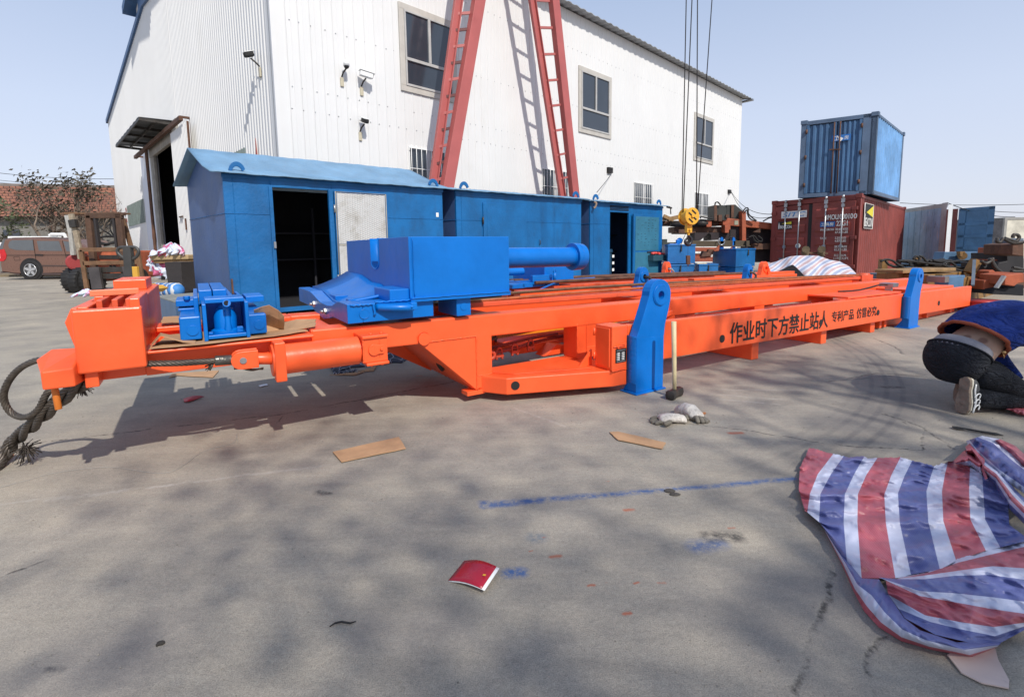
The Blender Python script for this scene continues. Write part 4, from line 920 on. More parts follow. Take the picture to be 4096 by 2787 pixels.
m = MB(); m.cyl(M1(-2.7915,.5385,.9055), M1(-2.792,.541,.905), .015, n=20); m.build('socket_bore', DARK, j_)
m = MB(); m.box(M1, -2.745,-2.715,.60,.62,.72,.755); m.box(M1, -2.89,-2.87,.60,.63,.72,.735); m.cyl(M1(-2.72,.60,.745), M1(-2.72,.597,.745), .008, n=10); m.build('jack_foot', BLUE, j_, bevel=.002)

# weld beads on the orange frame
def bead(a, b, r=.0045, n=None, par=mach, mat=ORANGE):
    a, b = Vector(a), Vector(b); n = n or int((b-a).length/.009); m = MB()
    m.tube([a.lerp(b, i/n)+Vector((random.uniform(-1,1), random.uniform(-1,1), random.uniform(-1,1)))*r*.35 for i in range(n+1)], [r*(.8+.35*abs(sin(i*1.3))) for i in range(n+1)], 6); m.build('weld_bead', mat, par)
bead(M1(-1.13,.597,.09), M1(-1.13,.597,.52), .006); bead(M1(-1.58,.598,.521), M1(-1.13,.598,.521), .006); bead(M1(-.17,.098,.200), M1(.0,.098,.200)); bead(M1(-1.12,.60,.200), M1(-.99,.60,.204)); bead(M1(-.11,.602,.20), M1(-.11,.602,.52)); bead(M1(.0,.602,.20), M1(.0,.602,.52))
bead(M1(-2.33,.598,.52), M1(-2.33,.598,.69)); bead(M1(-2.06,.398,.472), M1(-2.06,.398,.63)); bead(M1(-.1,.604,.204), M1(.1,.604,.204))
for u0 in (1.87, 3.29, 4.585): bead(M1(u0,.162,.214+sh(u0)), M1(u0+.125,.162,.214+sh(u0)))
# ------------------------------------------------------------------ the blue sheds
def shed(label, s0, s1, door, name_loc, side=None, front=None, opens=True, closed_door=None, doorleaf=None, depth=2.15, eave=2.48, panel_y=1.83, vent=None, rise=.52, tuck=.27):
    F = SF; t = thing('site_shed', label, 'shed', F((s0+s1)/2, depth/2, 0), 'blue steel sheds in front of the white hall')
    front = front or SHED; side = side or SHEDSIDE
    m = MB(); z0 = .12
    a, b, zt = door if door else (0,0,0)
    if door:
        m.box(F, s0, a, 0, .05, z0, eave); m.box(F, b, s1, 0, .05, z0, eave); m.box(F, a, b, 0, .05, zt, eave)
    else: m.box(F, s0, s1, 0, .05, z0, eave)
    wl = m.build('front_wall', front, t, bevel=.004)
    m = MB(); ridge = eave+rise
    for s_ in (s0, s1-.05):
        m.prism([F(s_,.05,z0), F(s_,depth,z0), F(s_,depth,eave), F(s_,depth/2,ridge-.03), F(s_,.05,eave)], F.U*.05)
    m.build('end_wall', side, t)
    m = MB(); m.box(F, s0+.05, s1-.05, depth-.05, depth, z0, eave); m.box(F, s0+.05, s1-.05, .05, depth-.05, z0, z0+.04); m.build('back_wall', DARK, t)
    m = MB(); m.box(F, s0+.06, s1-.06, depth-.5, depth-.1, 1.0, 1.03); m.box(F, s0+.06, s1-.06, depth-.5, depth-.1, 1.55, 1.58)
    for q in range(4): m.box(F, s0+.3+q*.9, s0+.34+q*.9, depth-.5, depth-.46, z0, 2.1)
    m.build('shelf', paint('dim_shelf_steel', (.035,.035,.045), .7), t)
    m = MB(); ov = .20; rows = []
    nn = 46
    for v_, z_, tk in ((-.13, eave-.005, 0), (.28, eave+.05+rise*.14, tuck*.3), (depth/2, ridge, tuck), (depth+.13, eave-.005, 0)):
        rows.append([F(s0-ov+(s1-s0+2*ov-tk)*i/nn, v_, z_+(.004*sin(i*1.9+v_*7)+.004*sin(i*.63))) for i in range(nn+1)])
    m.grid(rows, smooth=True); m.build('roof', SHEDROOF, t, solid=.02, ang=30)
    m = MB(); m.box(F, s0-.02, s1+.02, -.012, 0, eave-.07, eave-.01)
    m.box(F, s0, s1, -.014, -.002, z0, z0+.08)
    # welded seams
    def seam(p, q): m.tube([p.lerp(q, i/60)+Vector((0,0,random.uniform(-.003,.003))) for i in range(61)], .006, 5)
    if door: seam(F(s0,-.003,panel_y), F(a,-.003,panel_y)); seam(F(b,-.003,panel_y), F(s1,-.003,panel_y)); seam(F(a-.01,-.003,z0), F(a-.01,-.003,eave)); seam(F(b+.05,-.003,zt), F(b+.05,-.003,eave))
    else: seam(F(s0,-.003,panel_y), F(s1,-.003,panel_y))
    seam(F(s0+.14,-.003,z0), F(s0+.14,-.003,eave)); seam(F(s0-.003,0,panel_y), F(s0-.003,depth,panel_y))
    m.build('welded_trim', front, t)
    for k, (sx, vv, fl) in enumerate(((s0+.22,-.02,1), (s0+.10,depth+.06,-1), (s1-.22,-.02,-1))):
        m = MB(); zz = eave-.02 if vv < 1 else eave-.05; ro = .19; arc = []
        for i in range(13): a_ = radians(10+150*i/12); arc.append((cos(a_)*ro*.75*-fl, sin(a_)*ro))
        inn = [(x*.62, y*.62-.01) for x, y in arc][::-1]
        base = F(sx, vv, zz+.04); D = F.U if vv < 1 else F.V
        if vv >= 1: D = (-F.U*.4+F.V*1.0).normalized()
        m.prism([base+D*x*.9+Vector((0,0,y*.95)) for x, y in arc+inn], F.V*.03 if vv < 1 else F.U*.03); m.build('lifting_hook', SHED, t, bevel=.004)
    return t, wl
sh1, w1 = shed('largest blue site shed with a dark open doorway and a silvery checker-plate door leaf', 0, 4.17, (.72, 1.72, 2.30), None, depth=2.15)
m = MB(); m.box(SF, 1.70, 1.78, -.03, .02, .17, 2.32); m.box(SF, .68, .74, -.02, .02, .17, 2.32); m.build('door_post', SHED, sh1, bevel=.004)
m = MB(); m.box(SF, 1.79, 2.84, -.065, -.03, .17, 2.30); dl = m.build('door_leaf', SHED, sh1, bevel=.004)
m = MB(); F = SF
def uvq(mb, pts, uvs):
    o = len(mb.v); mb.add(pts, [tuple(range(len(pts)))])
    for i, u_ in enumerate(uvs): mb.uv[o+i] = u_
uvq(m, [F(1.83,-.068,.22), F(2.79,-.068,.22), F(2.79,-.068,1.28), F(1.83,-.068,1.28)], [(0,0),(1,0),(1,1.1),(0,1.1)])
uvq(m, [F(1.83,-.068,1.32), F(2.79,-.068,1.32), F(2.79,-.068,2.26), F(1.83,-.068,2.26)], [(0,1.2),(1,1.2),(1,2.2),(0,2.2)])
m.build('checker_plate', DPLATE, dl)
m = MB(); m.box(F, 1.83, 2.79, -.075, -.069, 1.285, 1.315); m.tube([F(1.81,-.07,.2), F(1.81,-.07,2.28), F(2.81,-.07,2.28), F(2.81,-.07,.2)], .012, 6); m.build('leaf_rim', paint('grubby_rim', (.35,.33,.28), .6, .2, .4), dl)
m = MB()
for z in (.6, 1.9): m.cyl(F(1.785,-.06,z), F(1.785,-.06,z+.14), .018, n=10)
m.box(F, .70, .735, -.05, -.02, 1.25, 1.36); m.build('hinge', STEEL, sh1)
m = MB(); m.box(F, 4.0, 4.06, -.006, 0, 1.88, 1.97); m.build('paper_tag', WHITEP, sh1)
m = MB(); m.box(F, -.004,.02,-.06,-.03,.5,.75); m.build('rusty_bracket', RUST, sh1)
sh2, w2 = shed('middle blue site shed with a closed blue door, between two open sheds', 4.52, 8.58, None, None, rise=.16)
m = MB(); m.box(F, 5.24, 6.56, -.03, -.002, .2, 2.24); d2 = m.build('closed_door', SHED, sh2, bevel=.004)
m = MB(); m.box(F, 5.34, 6.44, -.036, -.031, .3, 2.12); m.build('door_panel', SHED, d2, bevel=.003)
m = MB()
for z in (.7, 1.75): m.cyl(F(5.22,-.04,z), F(5.22,-.04,z+.16), .02, n=10)
m.tube([F(7.0,-.02,1.38), F(7.0,-.05,1.36), F(7.0,-.05,1.28), F(7.0,-.02,1.26)], .01, 6); m.build('hinge', DKMET, d2)
sh3, w3 = shed('smallest blue site shed with a dark doorway, a louvre and a teal door leaf', 8.95, 12.42, (9.80, 10.68, 2.18), None, eave=2.45, rise=.14)
m = MB(); m.box(F, 9.80, 10.66, -.005, .0, 2.23, 2.37); vt = m.build('louvre', DARK, sh3)
m = MB()
for i in range(3): m.box(F, 9.82, 10.64, -.02, -.006, 2.25+i*.04, 2.258+i*.04)
m.build('louvre_blade', SHED, vt)
TEAL = paint('teal_blue_door', (.035,.16,.25), .4, .15, .35, (.03,.09,.12,1), 2.5, bumpk=.1)
m = MB(); m.box(F, 10.78, 12.14, -.10, -.05, .15, 2.15); d3 = m.build('door_leaf', SHED, sh3, bevel=.005)
m = MB(); m.box(F, 10.86, 12.06, -.108, -.101, 1.05, 2.08); m.box(F, 10.86, 12.06, -.108, -.101, .2, 1.0); m.build('door_panel', TEAL, d3, bevel=.003)
m = MB(); random.seed(3)
for i in range(60):
    r_ = i//6; x = 10.95+(i % 6)*.18+random.uniform(-.02,.02); z = 1.98-r_*.085+random.uniform(-.01,.01)
    if random.random() < .7: m.bar(F(x,-.110,z), F(x+random.uniform(.03,.11),-.110,z+random.uniform(-.015,.015)), .004, .008)
m.build('scribbled_notes', BLKP, d3)
m = MB(); m.box(F, 11.5, 12.28, -.30, -.11, .72, .90); tr = m.build('hanging_tray', paint('dark_teal_tray', (.02,.07,.10), .5), sh3, bevel=.004)
m = MB(); m.bar(F(11.45,-.12,1.0), F(12.2,-.12,1.0), .03); m.bar(F(11.85,-.12,.9), F(11.85,-.12,1.02), .03); m.build('tray_hanger', DKMET, tr)
m = MB(); random.seed(5)
for i in range(7): m.ball(F(11.62+i*.09, -.2+random.uniform(-.04,.04), .93+random.uniform(-.01,.03)), .06, 8, 6, (1.1,1,.7))
tag(m.build('plastic_bag', paint('red_plastic', (.65,.06,.05), .3, .3, bumpk=.8)), 'red plastic bag bundled in the tray on the teal door', 'bag')
m = MB(); m.box(F, 12.2, 12.26, -.006, 0, 1.7, 1.76); m.build('paper_tag', WHITEP, sh3)
m = MB(); m.tube(spline([F(8.98,-.1,2.42), F(9.02,-.14,2.38), F(9.0,-.12,2.28), F(8.97,-.1,2.25)]), .03, 8); m.build('rag_wrap', paint('rag', (.3,.22,.16), .9), sh3)
m = MB(); m.cyl(F(12.5,-.1,2.42), F(12.75,-.1,2.40), .03, n=10); m.tube([F(12.7,-.1,2.40), F(12.72,-.1,2.2)], .02, 6); m.build('eave_bracket', DKMET, sh3)
t = thing('storage_drum', 'dark blue lidded drum standing inside the open doorway of the smallest shed', 'drum', F(9.95,.35,.16))
m = MB(); q = F(9.98,.35,.16); m.tube([q, q+Vector((0,0,.85)), q+Vector((0,0,.86)), q+Vector((0,0,.95))], [.24,.24,.27,.26], 28); m.build('body', paint('dark_blue_drum', (.01,.05,.10), .4), t, ang=40)
m = MB()
for z in (.3,.5,.7): m.box(SF, 10.05, 10.14, .10, .105, .16+z, .16+z+.08)
m.build('label_patch', WHITEP, t)
# a warped batten and steel chest lying in front of the left end of the first shed
# ------------------------------------------------------------------ second orange machine behind the first
m2 = thing('rail_machine', 'second orange rail machine lying behind the lettered one, its lugs blue and orange', 'machine', M1(2.5,2.5,0))
def mp2(name, mb, mat=ORANGE_D, bev=.006, parent=m2, **k): return mb.build(name, mat, parent, bevel=bev, **k)
def rail2(v, w0=.55, w1=.70, u0=.3, u1=6.2, name='rail', mat=ORANGE_D):
    m = MBM(); m.b(u0, u1, v, v+.14, w0, w1); return mp2(name, m, mat)
rail2(1.98, .55, .705, .2, 5.6, 'front_rail', ORANGE); rail2(2.42, .56, .715, .3, 5.4, 'middle_rail'); rail2(2.98, .56, .725, .3, 8.0, 'rear_rail', ORANGE)
for u0 in (.6, 2.2, 4.2, 5.6): m = MBM(); m.b(u0, u0+.15, 2.12, 2.98, .52, .66); mp2('cross_member', m)
for u0 in (1.0, 3.2, 5.3, 7.4):
    m = MB(); m.box(M1, u0, u0+.14, 1.98, 3.1, 0, .5); mp2('foot_beam', m)
m = MBM(); m.b(3.6, 6.6, 2.2, 2.32, .66, .73); mp2('side_beam', m, ORANGE)
for v, r_ in ((2.25,.022), (2.72,.018), (2.85,.020)):
    m = MB(); m.tube(spline([M(.6,v,.77), M(2.4,v+.02,.785), M(5.2,v+.04,.775)]), r_, 8); m.build('push_rod', RUST, m2)
lug(M1, 1.84, 1.86, .99, BLUE, m2, base=False, wu=.72); lug(M1, 4.26, 1.86, .955, BLUE, m2, base=False, wu=.55)
lug(M1, 3.85, 3.14, .985, ORANGE, m2, base=False, wu=.55); lug(M1, 5.45, 2.30, .955, ORANGE, m2, base=False, wu=.75)
m = MB(); m.prism([M1(5.75,2.29,.60), M1(5.90,2.29,.60), M1(5.76,2.29,.80)], -M1.V*.02); m.build('lug_gusset', ORANGE, m2)
for u0, v0, k, mt in ((2.13,1.85,.78,DKMET), (4.52,1.85,.75,paint('steel_shackle',(.16,.14,.12),.4,metal=.7)), (4.12,3.13,.78,STEEL)):
    m = MB(); c = M1(u0, v0, k); m.tube([c+M1.V*.10, c-M1.V*.06], .022, 10)
    m.tube(spline([c-M1.V*.05, c-M1.V*.07+M1.U*.04+Vector((0,0,-.05)), c-M1.V*.05+M1.U*.02+Vector((0,0,-.13)), c+M1.V*.02+M1.U*-.03+Vector((0,0,-.15)), c+M1.V*.09+M1.U*-.03+Vector((0,0,-.07)), c+M1.V*.10]), .018, 8)
    tag(m.build('shackle', mt), 'steel shackle hanging from the eye of the ' + ('left blue lug' if u0 < 3 else ('right blue lug' if v0 < 2 else 'left orange lug')) + ' behind the lettered machine', 'shackle', 'shackles on the rear lugs')
b2 = thing('winch_box', 'smaller blue steel box with a short blue tube, on the rails of the second machine', 'box', M1(1.2,2.6,.72))
m = MB(); m.box(M1, .82, 1.30, 2.35, 3.1, .755, 1.02); m.build('box_shell', BLUE, b2, bevel=.005)
m = MB(); m.cyl(M1(-.6,2.45,.90), M1(.55,2.45,.90), .046, n=28); m.build('short_tube', BLUE, b2, ang=40)
m = MB(); m.box(M1, .45, 1.02, 2.30, 2.95, .705, .765); m.box(M1, .60, .86, 2.30, 2.36, .765, .85); m.prism([M1(.3,2.3,.70), M1(.48,2.3,.70), M1(.48,2.3,.76), M1(.3,2.3,.75)], M1.V*.5); m.build('box_base', BLUE, b2, bevel=.005)
m = MB(); m.cyl(M1(.92,2.27,.76), M1(.92,2.27,.88), .02, n=10); m.tube([M1(.90,2.27,.88), M1(.90,2.27,.91), M1(.92,2.27,.92), M1(.94,2.27,.91), M1(.94,2.27,.88)], .005, 6)
rope_mb(spline([M1(.6,2.22,.66), M1(.85,2.24,.73), M1(.98,2.26,.755), M1(1.2,2.27,.77), M1(1.6,2.27,.775)]), .012, 4, mb=m); m.build('rope_anchor', BLUE, b2)
# ------------------------------------------------------------------ crane hook on its ropes
hk = thing('crane_hook', 'yellow hook block with black slots and a dark steel hook hanging on four ropes', 'hook', at(2755,960,9.0))
Yh = 9.0
hc = at(2755, 866, Yh); ax = Vector((.35,-1,0)).normalized()
m = MB(); m.cyl(hc-ax*-.10, hc-ax*-.085, .152, n=40); m.cyl(hc-ax*.09, hc-ax*.105, .152, n=40); m.cyl(hc+ax*.085, hc-ax*.085, .125, n=36); m.build('sheave_case', YEL, hk, bevel=.004, ang=40)
m = MB(); sx = ax.cross(Vector((0,0,1))).normalized()
if sx.x < 0: sx = -sx
for dx, dz, l in ((.03,.075,.055), (0,0,.105), (-.035,-.075,.055)):
    d = (sx*.80-Vector((0,0,.6))).normalized(); c = hc+ax*.104+sx*dx+Vector((0,0,dz)); m.bar(c-d*l, c+d*l, .004, .026, up=d.cross(ax))
m.build('black_slot', BLKP, hk)
m = MB(); m.cyl(hc+ax*.10, hc+ax*.125, .028, n=16); m.bar(hc+Vector((0,0,-.12)), hc+Vector((0,0,-.29)), .11, .07, up=ax); m.cyl(hc+ax*.06+Vector((0,0,-.24)), hc-ax*.06+Vector((0,0,-.24)), .022, n=14); m.cyl(hc+Vector((0,0,-.29)), hc+Vector((0,0,-.335)), .026, n=14); m.build('hook_yoke', YEL, hk, bevel=.004, ang=40)
m = MB(); cc = hc+Vector((0,0,-.42)); pth = [hc+Vector((0,0,-.33)), hc+Vector((0,0,-.35))+sx*.005]
for i in range(15):
    a = radians(75-i*20); pth.append(cc+sx*.066*cos(a)+Vector((0,0,.075*sin(a)-.01)))
rad = [.022,.022]+[.024+.008*sin(pi*i/14) for i in range(13)]+[.018,.010]
m.tube(pth, rad, 12); m.bar(cc-sx*.045+Vector((0,0,.0)), hc+Vector((0,0,-.36))-sx*.01, .014, .03); m.build('hook', paint('dark_forged_steel', (.045,.042,.045), .35, .2, metal=.6), hk)
m = MB()
for xa, xb, ya in ((2745,2728,850), (2768,2733,850), (2790,2786,850), (2848,2789,850)):
    m.tube([at(xa,-400,Yh-.02) if xa < 2840 else at(2880,-400,Yh-.02), at(xa,0,Yh), at(xb,ya,Yh)], .009, 6)
m.build('hoist_rope', paint('black_hoist_rope', (.02,.02,.022), .6), hk)
m = MB(); m.tube(spline([at(2748,900,Yh+.02), at(2744,930,Yh), at(2731,960,Yh), at(2722,982,Yh)]), .006, 6); m.tube([hc+Vector((0,0,-.50)), at(2751,1030,Yh)], .0025, 5); m.build('pendant_cable', BLACK, hk)
m = MB(); m.bar(at(2752,1022,Yh), at(2750,1058,Yh)+sx*.015, .075, .06); m.cyl(at(2752,1058,Yh), at(2752,1066,Yh), .01, n=8); m.build('pendant_weight', RUST, hk, bevel=.004)
# ------------------------------------------------------------------ rusty machine and steel behind, blue tool chests
def cc1(x, y): return (2650+x*.2151, 780+y*.2151)
def pb(mb, x0, y0, x1, y1, Y, dep, conv=cc1, y0b=None, y1b=None):
    y0b = y0 if y0b is None else y0b; y1b = y1 if y1b is None else y1b
    a, b, c, d = at(*conv(x0,y1),Y), at(*conv(x1,y1b),Y), at(*conv(x1,y0b),Y), at(*conv(x0,y0),Y); e = Vector((0,dep,0))
    mb.hexa([a, b, b+e, a+e, d, c, c+e, d+e]); return mb
rm = thing('drilling_machine', 'big rusty orange and black drilling machine stacked on beams behind the blue chests', 'machine', at(2900,1090,17))
Y = 17.0
m = MB(); pb(m,1120,418,2030,560,Y,.5,y0b=520,y1b=640); m.build('upper_beam', RUSTO, rm, bevel=.02)
m = MB(); pb(m,0,480,1120,570,Y+.3,.6,y0b=480); pb(m,220,590,1180,700,Y+.2,.7); pb(m,300,640,620,720,Y+.1,.8); m.build('lower_beam', RUST, rm, bevel=.02)
m = MB(); m.cyl(at(*cc1(150,540),Y+.1), at(*cc1(820,545),Y+.1), .09, n=16); m.cyl(at(*cc1(640,520),Y), at(*cc1(830,525),Y), .11, n=16); m.build('feed_cylinder', DKMET, rm)
m = MB(); pb(m,820,480,915,595,Y-.1,.3); pb(m,1160,560,1265,705,Y-.1,.3); pb(m,1480,300,1555,850,Y-.1,.3); m.build('rusty_post', RUSTO, rm, bevel=.01)
m = MB(); P_ = [cc1(960,470), cc1(970,190), cc1(1130,190), cc1(1195,240), cc1(1190,470)]; m.prism([at(*p,Y-.05) for p in P_], Vector((0,.6,0)))
P_ = [cc1(1190,440), cc1(1195,185), cc1(1355,178), cc1(1500,300), cc1(1500,440)]; m.prism([at(*p,Y+.15) for p in P_], Vector((0,.6,0))); m.build('dark_housing', paint('dark_olive_box', (.035,.038,.034), .6, .3, .3), rm, bevel=.01)
m = MB(); pb(m,965,190,1015,480,Y-.12,.05); pb(m,1045,370,1110,490,Y-.14,.1); pb(m,1280,185,1330,430,Y+.1,.04); pb(m,1180,365,1240,420,Y-.1,.1); m.build('brown_strip', RUST, rm)
m = MB(); P_ = [cc1(600,700), cc1(870,700), cc1(700,850), cc1(600,850)]; m.prism([at(*p,Y) for p in P_], Vector((0,.7,0))); P_ = [cc1(860,700), cc1(1250,700), cc1(1240,800), cc1(1180,830), cc1(905,845), cc1(905,740)]; m.prism([at(*p,Y+.1) for p in P_], Vector((0,.7,0))); pb(m,1255,570,1480,850,Y+.1,.5); pb(m,1550,600,2020,1250,Y+.3,.4); m.build('dark_underframe', paint('black_brown_steel', (.028,.018,.02), .7, .4), rm)
m = MB(); m.prism([at(*cc1(1700,690),Y-.05), at(*cc1(1820,625),Y-.05), at(*cc1(1820,700),Y-.05)], Vector((0,.1,0))); pb(m,1710,900,2000,1010,Y,.3); m.build('bracket', RUST, rm)
m = MB()
for pts in (((975,190),(985,145),(1030,135),(1080,190)), ((700,440),(720,405),(830,430),(960,440)), ((690,460),(760,460),(880,470),(950,460)), ((1480,330),(1540,250),(1590,250),(1600,350),(1680,430),(1750,480)), ((1520,330),(1570,280),(1590,380),(1640,450),(1740,490)), ((1870,490),(1920,460),(1980,430),(2030,420)), ((1250,780),(1300,800),(1380,850)), ((1600,790),(1700,760),(1780,850),(1850,870)), ((1680,780),(1720,850),(1790,890)), ((1780,760),(1850,820),(1840,870)), ((1260,640),(1255,760),(1210,830),(1150,830))):
    m.tube(spline([at(*cc1(*p),Y-.12) for p in pts]), .022, 6)
m.build('hydraulic_hose', BLACK, rm)
m = MB(); pb(m,1340,480,1410,555,Y-.01,.01); m.build('name_patch', paint('dull_plate', (.3,.3,.22), .5), rm)
st = thing('steel_beam', 'olive brown steel beam lying across trestles below the rusty drilling machine', 'beam', at(2880,1010,16.6))
m = MB(); pb(m,520,852,1620,945,16.6,.35,y0b=850,y1b=958); pb(m,500,940,1640,960,16.55,.45); pb(m,1560,852,1620,955,16.5,.1); m.build('beam', paint('olive_brown_steel', (.075,.055,.03), .7, .3, .4), st, bevel=.01)
st = thing('orange_frame', 'dull orange steel frame pieces with rusty scrap, between the blue tool chests', 'frame', at(2830,1060,16.4))
m = MB(); pb(m,600,975,1060,1050,16.5,.3); pb(m,600,1165,935,1240,16.2,.3); pb(m,600,1150,940,1170,16.2,.6); pb(m,560,1090,900,1160,16.6,.3); m.build('frame_beam', RUSTO, st, bevel=.01)
m = MB(); m.prism([at(*cc1(950,1030),16.3), at(*cc1(1060,930),16.3), at(*cc1(1050,1040),16.3)], Vector((0,.05,0))); m.prism([at(*cc1(1220,1030),16.3), at(*cc1(1300,960),16.3), at(*cc1(1300,1040),16.3)], Vector((0,.05,0))); m.build('gusset', RUSTO, st)
m = MB(); m.prism([at(*cc1(720,1150),16.15), at(*cc1(770,1040),16.15), at(*cc1(860,1070),16.15), at(*cc1(930,1130),16.15)], Vector((0,.2,0))); m.prism([at(*cc1(840,1090),16.4), at(*cc1(860,1010),16.4), at(*cc1(960,1010),16.4), at(*cc1(940,1110),16.4)], Vector((0,.2,0))); m.build('scrap_plate', RUST, st)
st = thing('dark_steel_pile', 'dark rusty steel pieces piled left of the hanging hook behind the blue chest', 'steel pile', at(2690,990,16.6))
m = MB(); pb(m,0,820,90,940,16.9,.5); pb(m,80,880,330,940,16.9,.3); pb(m,0,900,330,920,16.7,.3); m.build('plates', paint('dark_green_grey_steel', (.04,.05,.045), .6, .3), st, bevel=.01)
m = MB(); pb(m,262,830,325,940,16.6,.1); m.cyl(at(*cc1(320,850),16.6), at(*cc1(320,850),16.9), .10, n=14); pb(m,130,905,280,940,16.5,.2); m.build('blue_bracket', BLUE, st, bevel=.01)
st = thing('timber_pile', 'old timbers and orange scrap lying on the steel left of the hook block', 'timber', at(2700,890,17.5))
m = MB(); pb(m,0,420,110,470,17,.3); m.bar(at(*cc1(20,390),17), at(*cc1(200,470),17), .11); m.bar(at(*cc1(100,455),17), at(*cc1(340,400),17.2), .13); m.build('timbers', WOOD, st)
def chest(label, L_, C_, R_, zt, zb=0.0, grp='blue steel tool chests', rim=True, lock=None):
    L_, C_, R_ = Vector((L_.x,L_.y,0)), Vector((C_.x,C_.y,0)), Vector((R_.x,R_.y,0)); B_ = L_+R_-C_
    t = thing('tool_chest', label, 'chest', (L_+R_)/2+Vector((0,0,zb)), grp); z = Vector((0,0,1))
    m = MB(); m.hexa([C_+z*zb, R_+z*zb, B_+z*zb, L_+z*zb, C_+z*(zt-.05), R_+z*(zt-.05), B_+z*(zt-.05), L_+z*(zt-.05)]); m.build('body', BOXBLUE, t, bevel=.008)
    c = (L_+R_)/2; f = 1.03; q = [c+(p-c)*f for p in (C_,R_,B_,L_)]
    m = MB(); m.hexa([p+z*(zt-.048) for p in q]+[p+z*(zt-.0) for p in q]); m.build('lid', BOXBLUE, t, bevel=.006)
    if lock is not None:
        p = C_.lerp(R_, lock)+(C_-B_).normalized()*.02; m = MB(); m.bar(p+z*(zt-.02), p+z*(zt-.14), .05, .03); m.bar(p+z*(zt-.12)+(C_-B_).normalized()*.02, p+z*(zt-.22)+(C_-B_).normalized()*.02, .06, .03); m.build('padlock', DKMET, t, bevel=.006)
    return t
def g_(x, d=0): return at(*cc1(x, 1000), 15.5+d)
chest('taller blue tool chest with a padlock, standing just behind the hanging hook', g_(-30,1.2), g_(100), g_(612,.1), 1.22, .62, lock=.5)
chest('low worn blue chest under the taller chest, beside the small orange lug', g_(-20,1.2), g_(140,-.2), g_(604,-.1), .60, lock=.45)
chest('smallest blue chest, low on the ground between the two bigger chests', g_(590,.9), g_(692,-.3), g_(1048,-.1), .60, lock=.5)
c4 = chest('widest blue tool chest with two upright blue lugs seen behind it', g_(935,1.3), g_(1372,0), g_(1728,.7), 1.06, .48, lock=.62)
chest('dark blue chest underneath the widest chest', g_(1000,1.1), g_(1370,.05), g_(1700,.65), .46)
for k_, (x0, x1) in enumerate(((1072,1142), (1298,1360))):
    m = MB(); p = [(x0,1040), (x0+5,830), (x0+15,795), ((x0+x1)/2,782), (x1-15,795), (x1-4,840), (x1,1040)]; m.prism([at(*cc1(*q),16.6) for q in p], Vector((0,.08,0)))
    tag(m.build('lifting_lug', SKYB if False else BLUE, bevel=.006), ('blue lug holding a grey shackle, standing behind the widest blue chest' if k_ == 0 else 'blue lug with an empty eye, standing behind the widest blue chest'), 'lug', 'blue lugs behind the widest chest')
m = MB(); c = at(*cc1(1098,860),16.5); m.tube([c+Vector((.12*cos(a)*.9,0,.12*sin(a))) for a in [radians(120+i*25) for i in range(12)]], .014, 8)
tag(m.build('shackle', STEEL), 'round grey shackle hung on the blue lug behind the widest blue chest', 'shackle')
m = MB(); c = at(*cc1(660,1295),15.6)
for i in range(5): m.ball(c+Vector((i*.06,0,.015*sin(i*3))), .06, 8, 6)
tag(m.build('work_glove', paint('cream_glove', (.5,.45,.32), .9)), 'pale crumpled glove lying on the small low chest', 'glove')
# overhead wires and the service wires from the hall
def wire(label, a, b, sag, r=.012):
    m = MB(); P = [a.lerp(b, i/24)-Vector((0,0,sag*4*(i/24)*(1-i/24))) for i in range(25)]; m.tube(P, r, 5); tag(m.build('cable', BLACK), label, 'cable', 'cables strung across the yard')
wa = BF(25.75,-.12,4.3)
wire('upper thin cable sagging from the hall vent to the red container', wa, at(3088,857,16.9), .35, .012)
wire('lower thin cable sagging from the hall vent to the red container', wa, at(3088,866,16.9), .55, .012)
wire('thin dark cable slanting down from the vent box onto the shed roof', BF(13.4,-.12,4.25), SF(9.6,.3,2.75), .02, .010)
wire('topmost overhead line left of the hall', at(-80,683,60), at(470,716,60), .3, .03)
wire('middle overhead line left of the hall', at(-80,712,60), at(470,742,60), .3, .025)
wire('lowest overhead line left of the hall', at(-80,724,60), at(470,752,60), .2, .025)
wire('upper overhead line right of the containers', at(3600,812,55), at(4160,815,55), .2, .03)
wire('lower overhead line right of the containers', at(3950,843,55), at(4160,849,55), .1, .03)
wire('short line dipping over the patched container to the rusty white one', at(3790,812,19), at(4060,868,22), .15, .015)
# ------------------------------------------------------------------ shipping containers
def hz_at(P, y):
    lo, hi = -3.0, 30.0
    for _ in range(50):
        mdl = (lo+hi)/2; q = CAMM.transposed() @ (Vector((P.x, P.y, mdl))-Vector((0,0,CAMH))); py = CY+FPX*q.y/q.z
        if py > y: lo = mdl
        else: hi = mdl
    return lo
def corr_side(mb, F, u0, u1, v, z0, z1, pitch=.30, dep=.060, sgn=-1):
    u = u0
    while u < u1-.02:
        pts = [(u,0),(u+pitch*.25,0),(u+pitch*.5,dep),(u+pitch*.75,dep),(u+pitch,0)]
        for (a,b),(c,d) in zip(pts, pts[1:]):
            c = min(c, u1)
            if a < u1: mb.add([F(a, v-sgn*b, z0), F(c, v-sgn*d, z0), F(c, v-sgn*d, z1), F(a, v-sgn*b, z1)], [(0,1,2,3)])
        u += pitch
def castings(mb, F, us, vs, zs):
    for u in us:
        for v in vs:
            for z in zs: mb.box(F, u-.02, u+.16, v-.02, v+.16, z, z+.12)
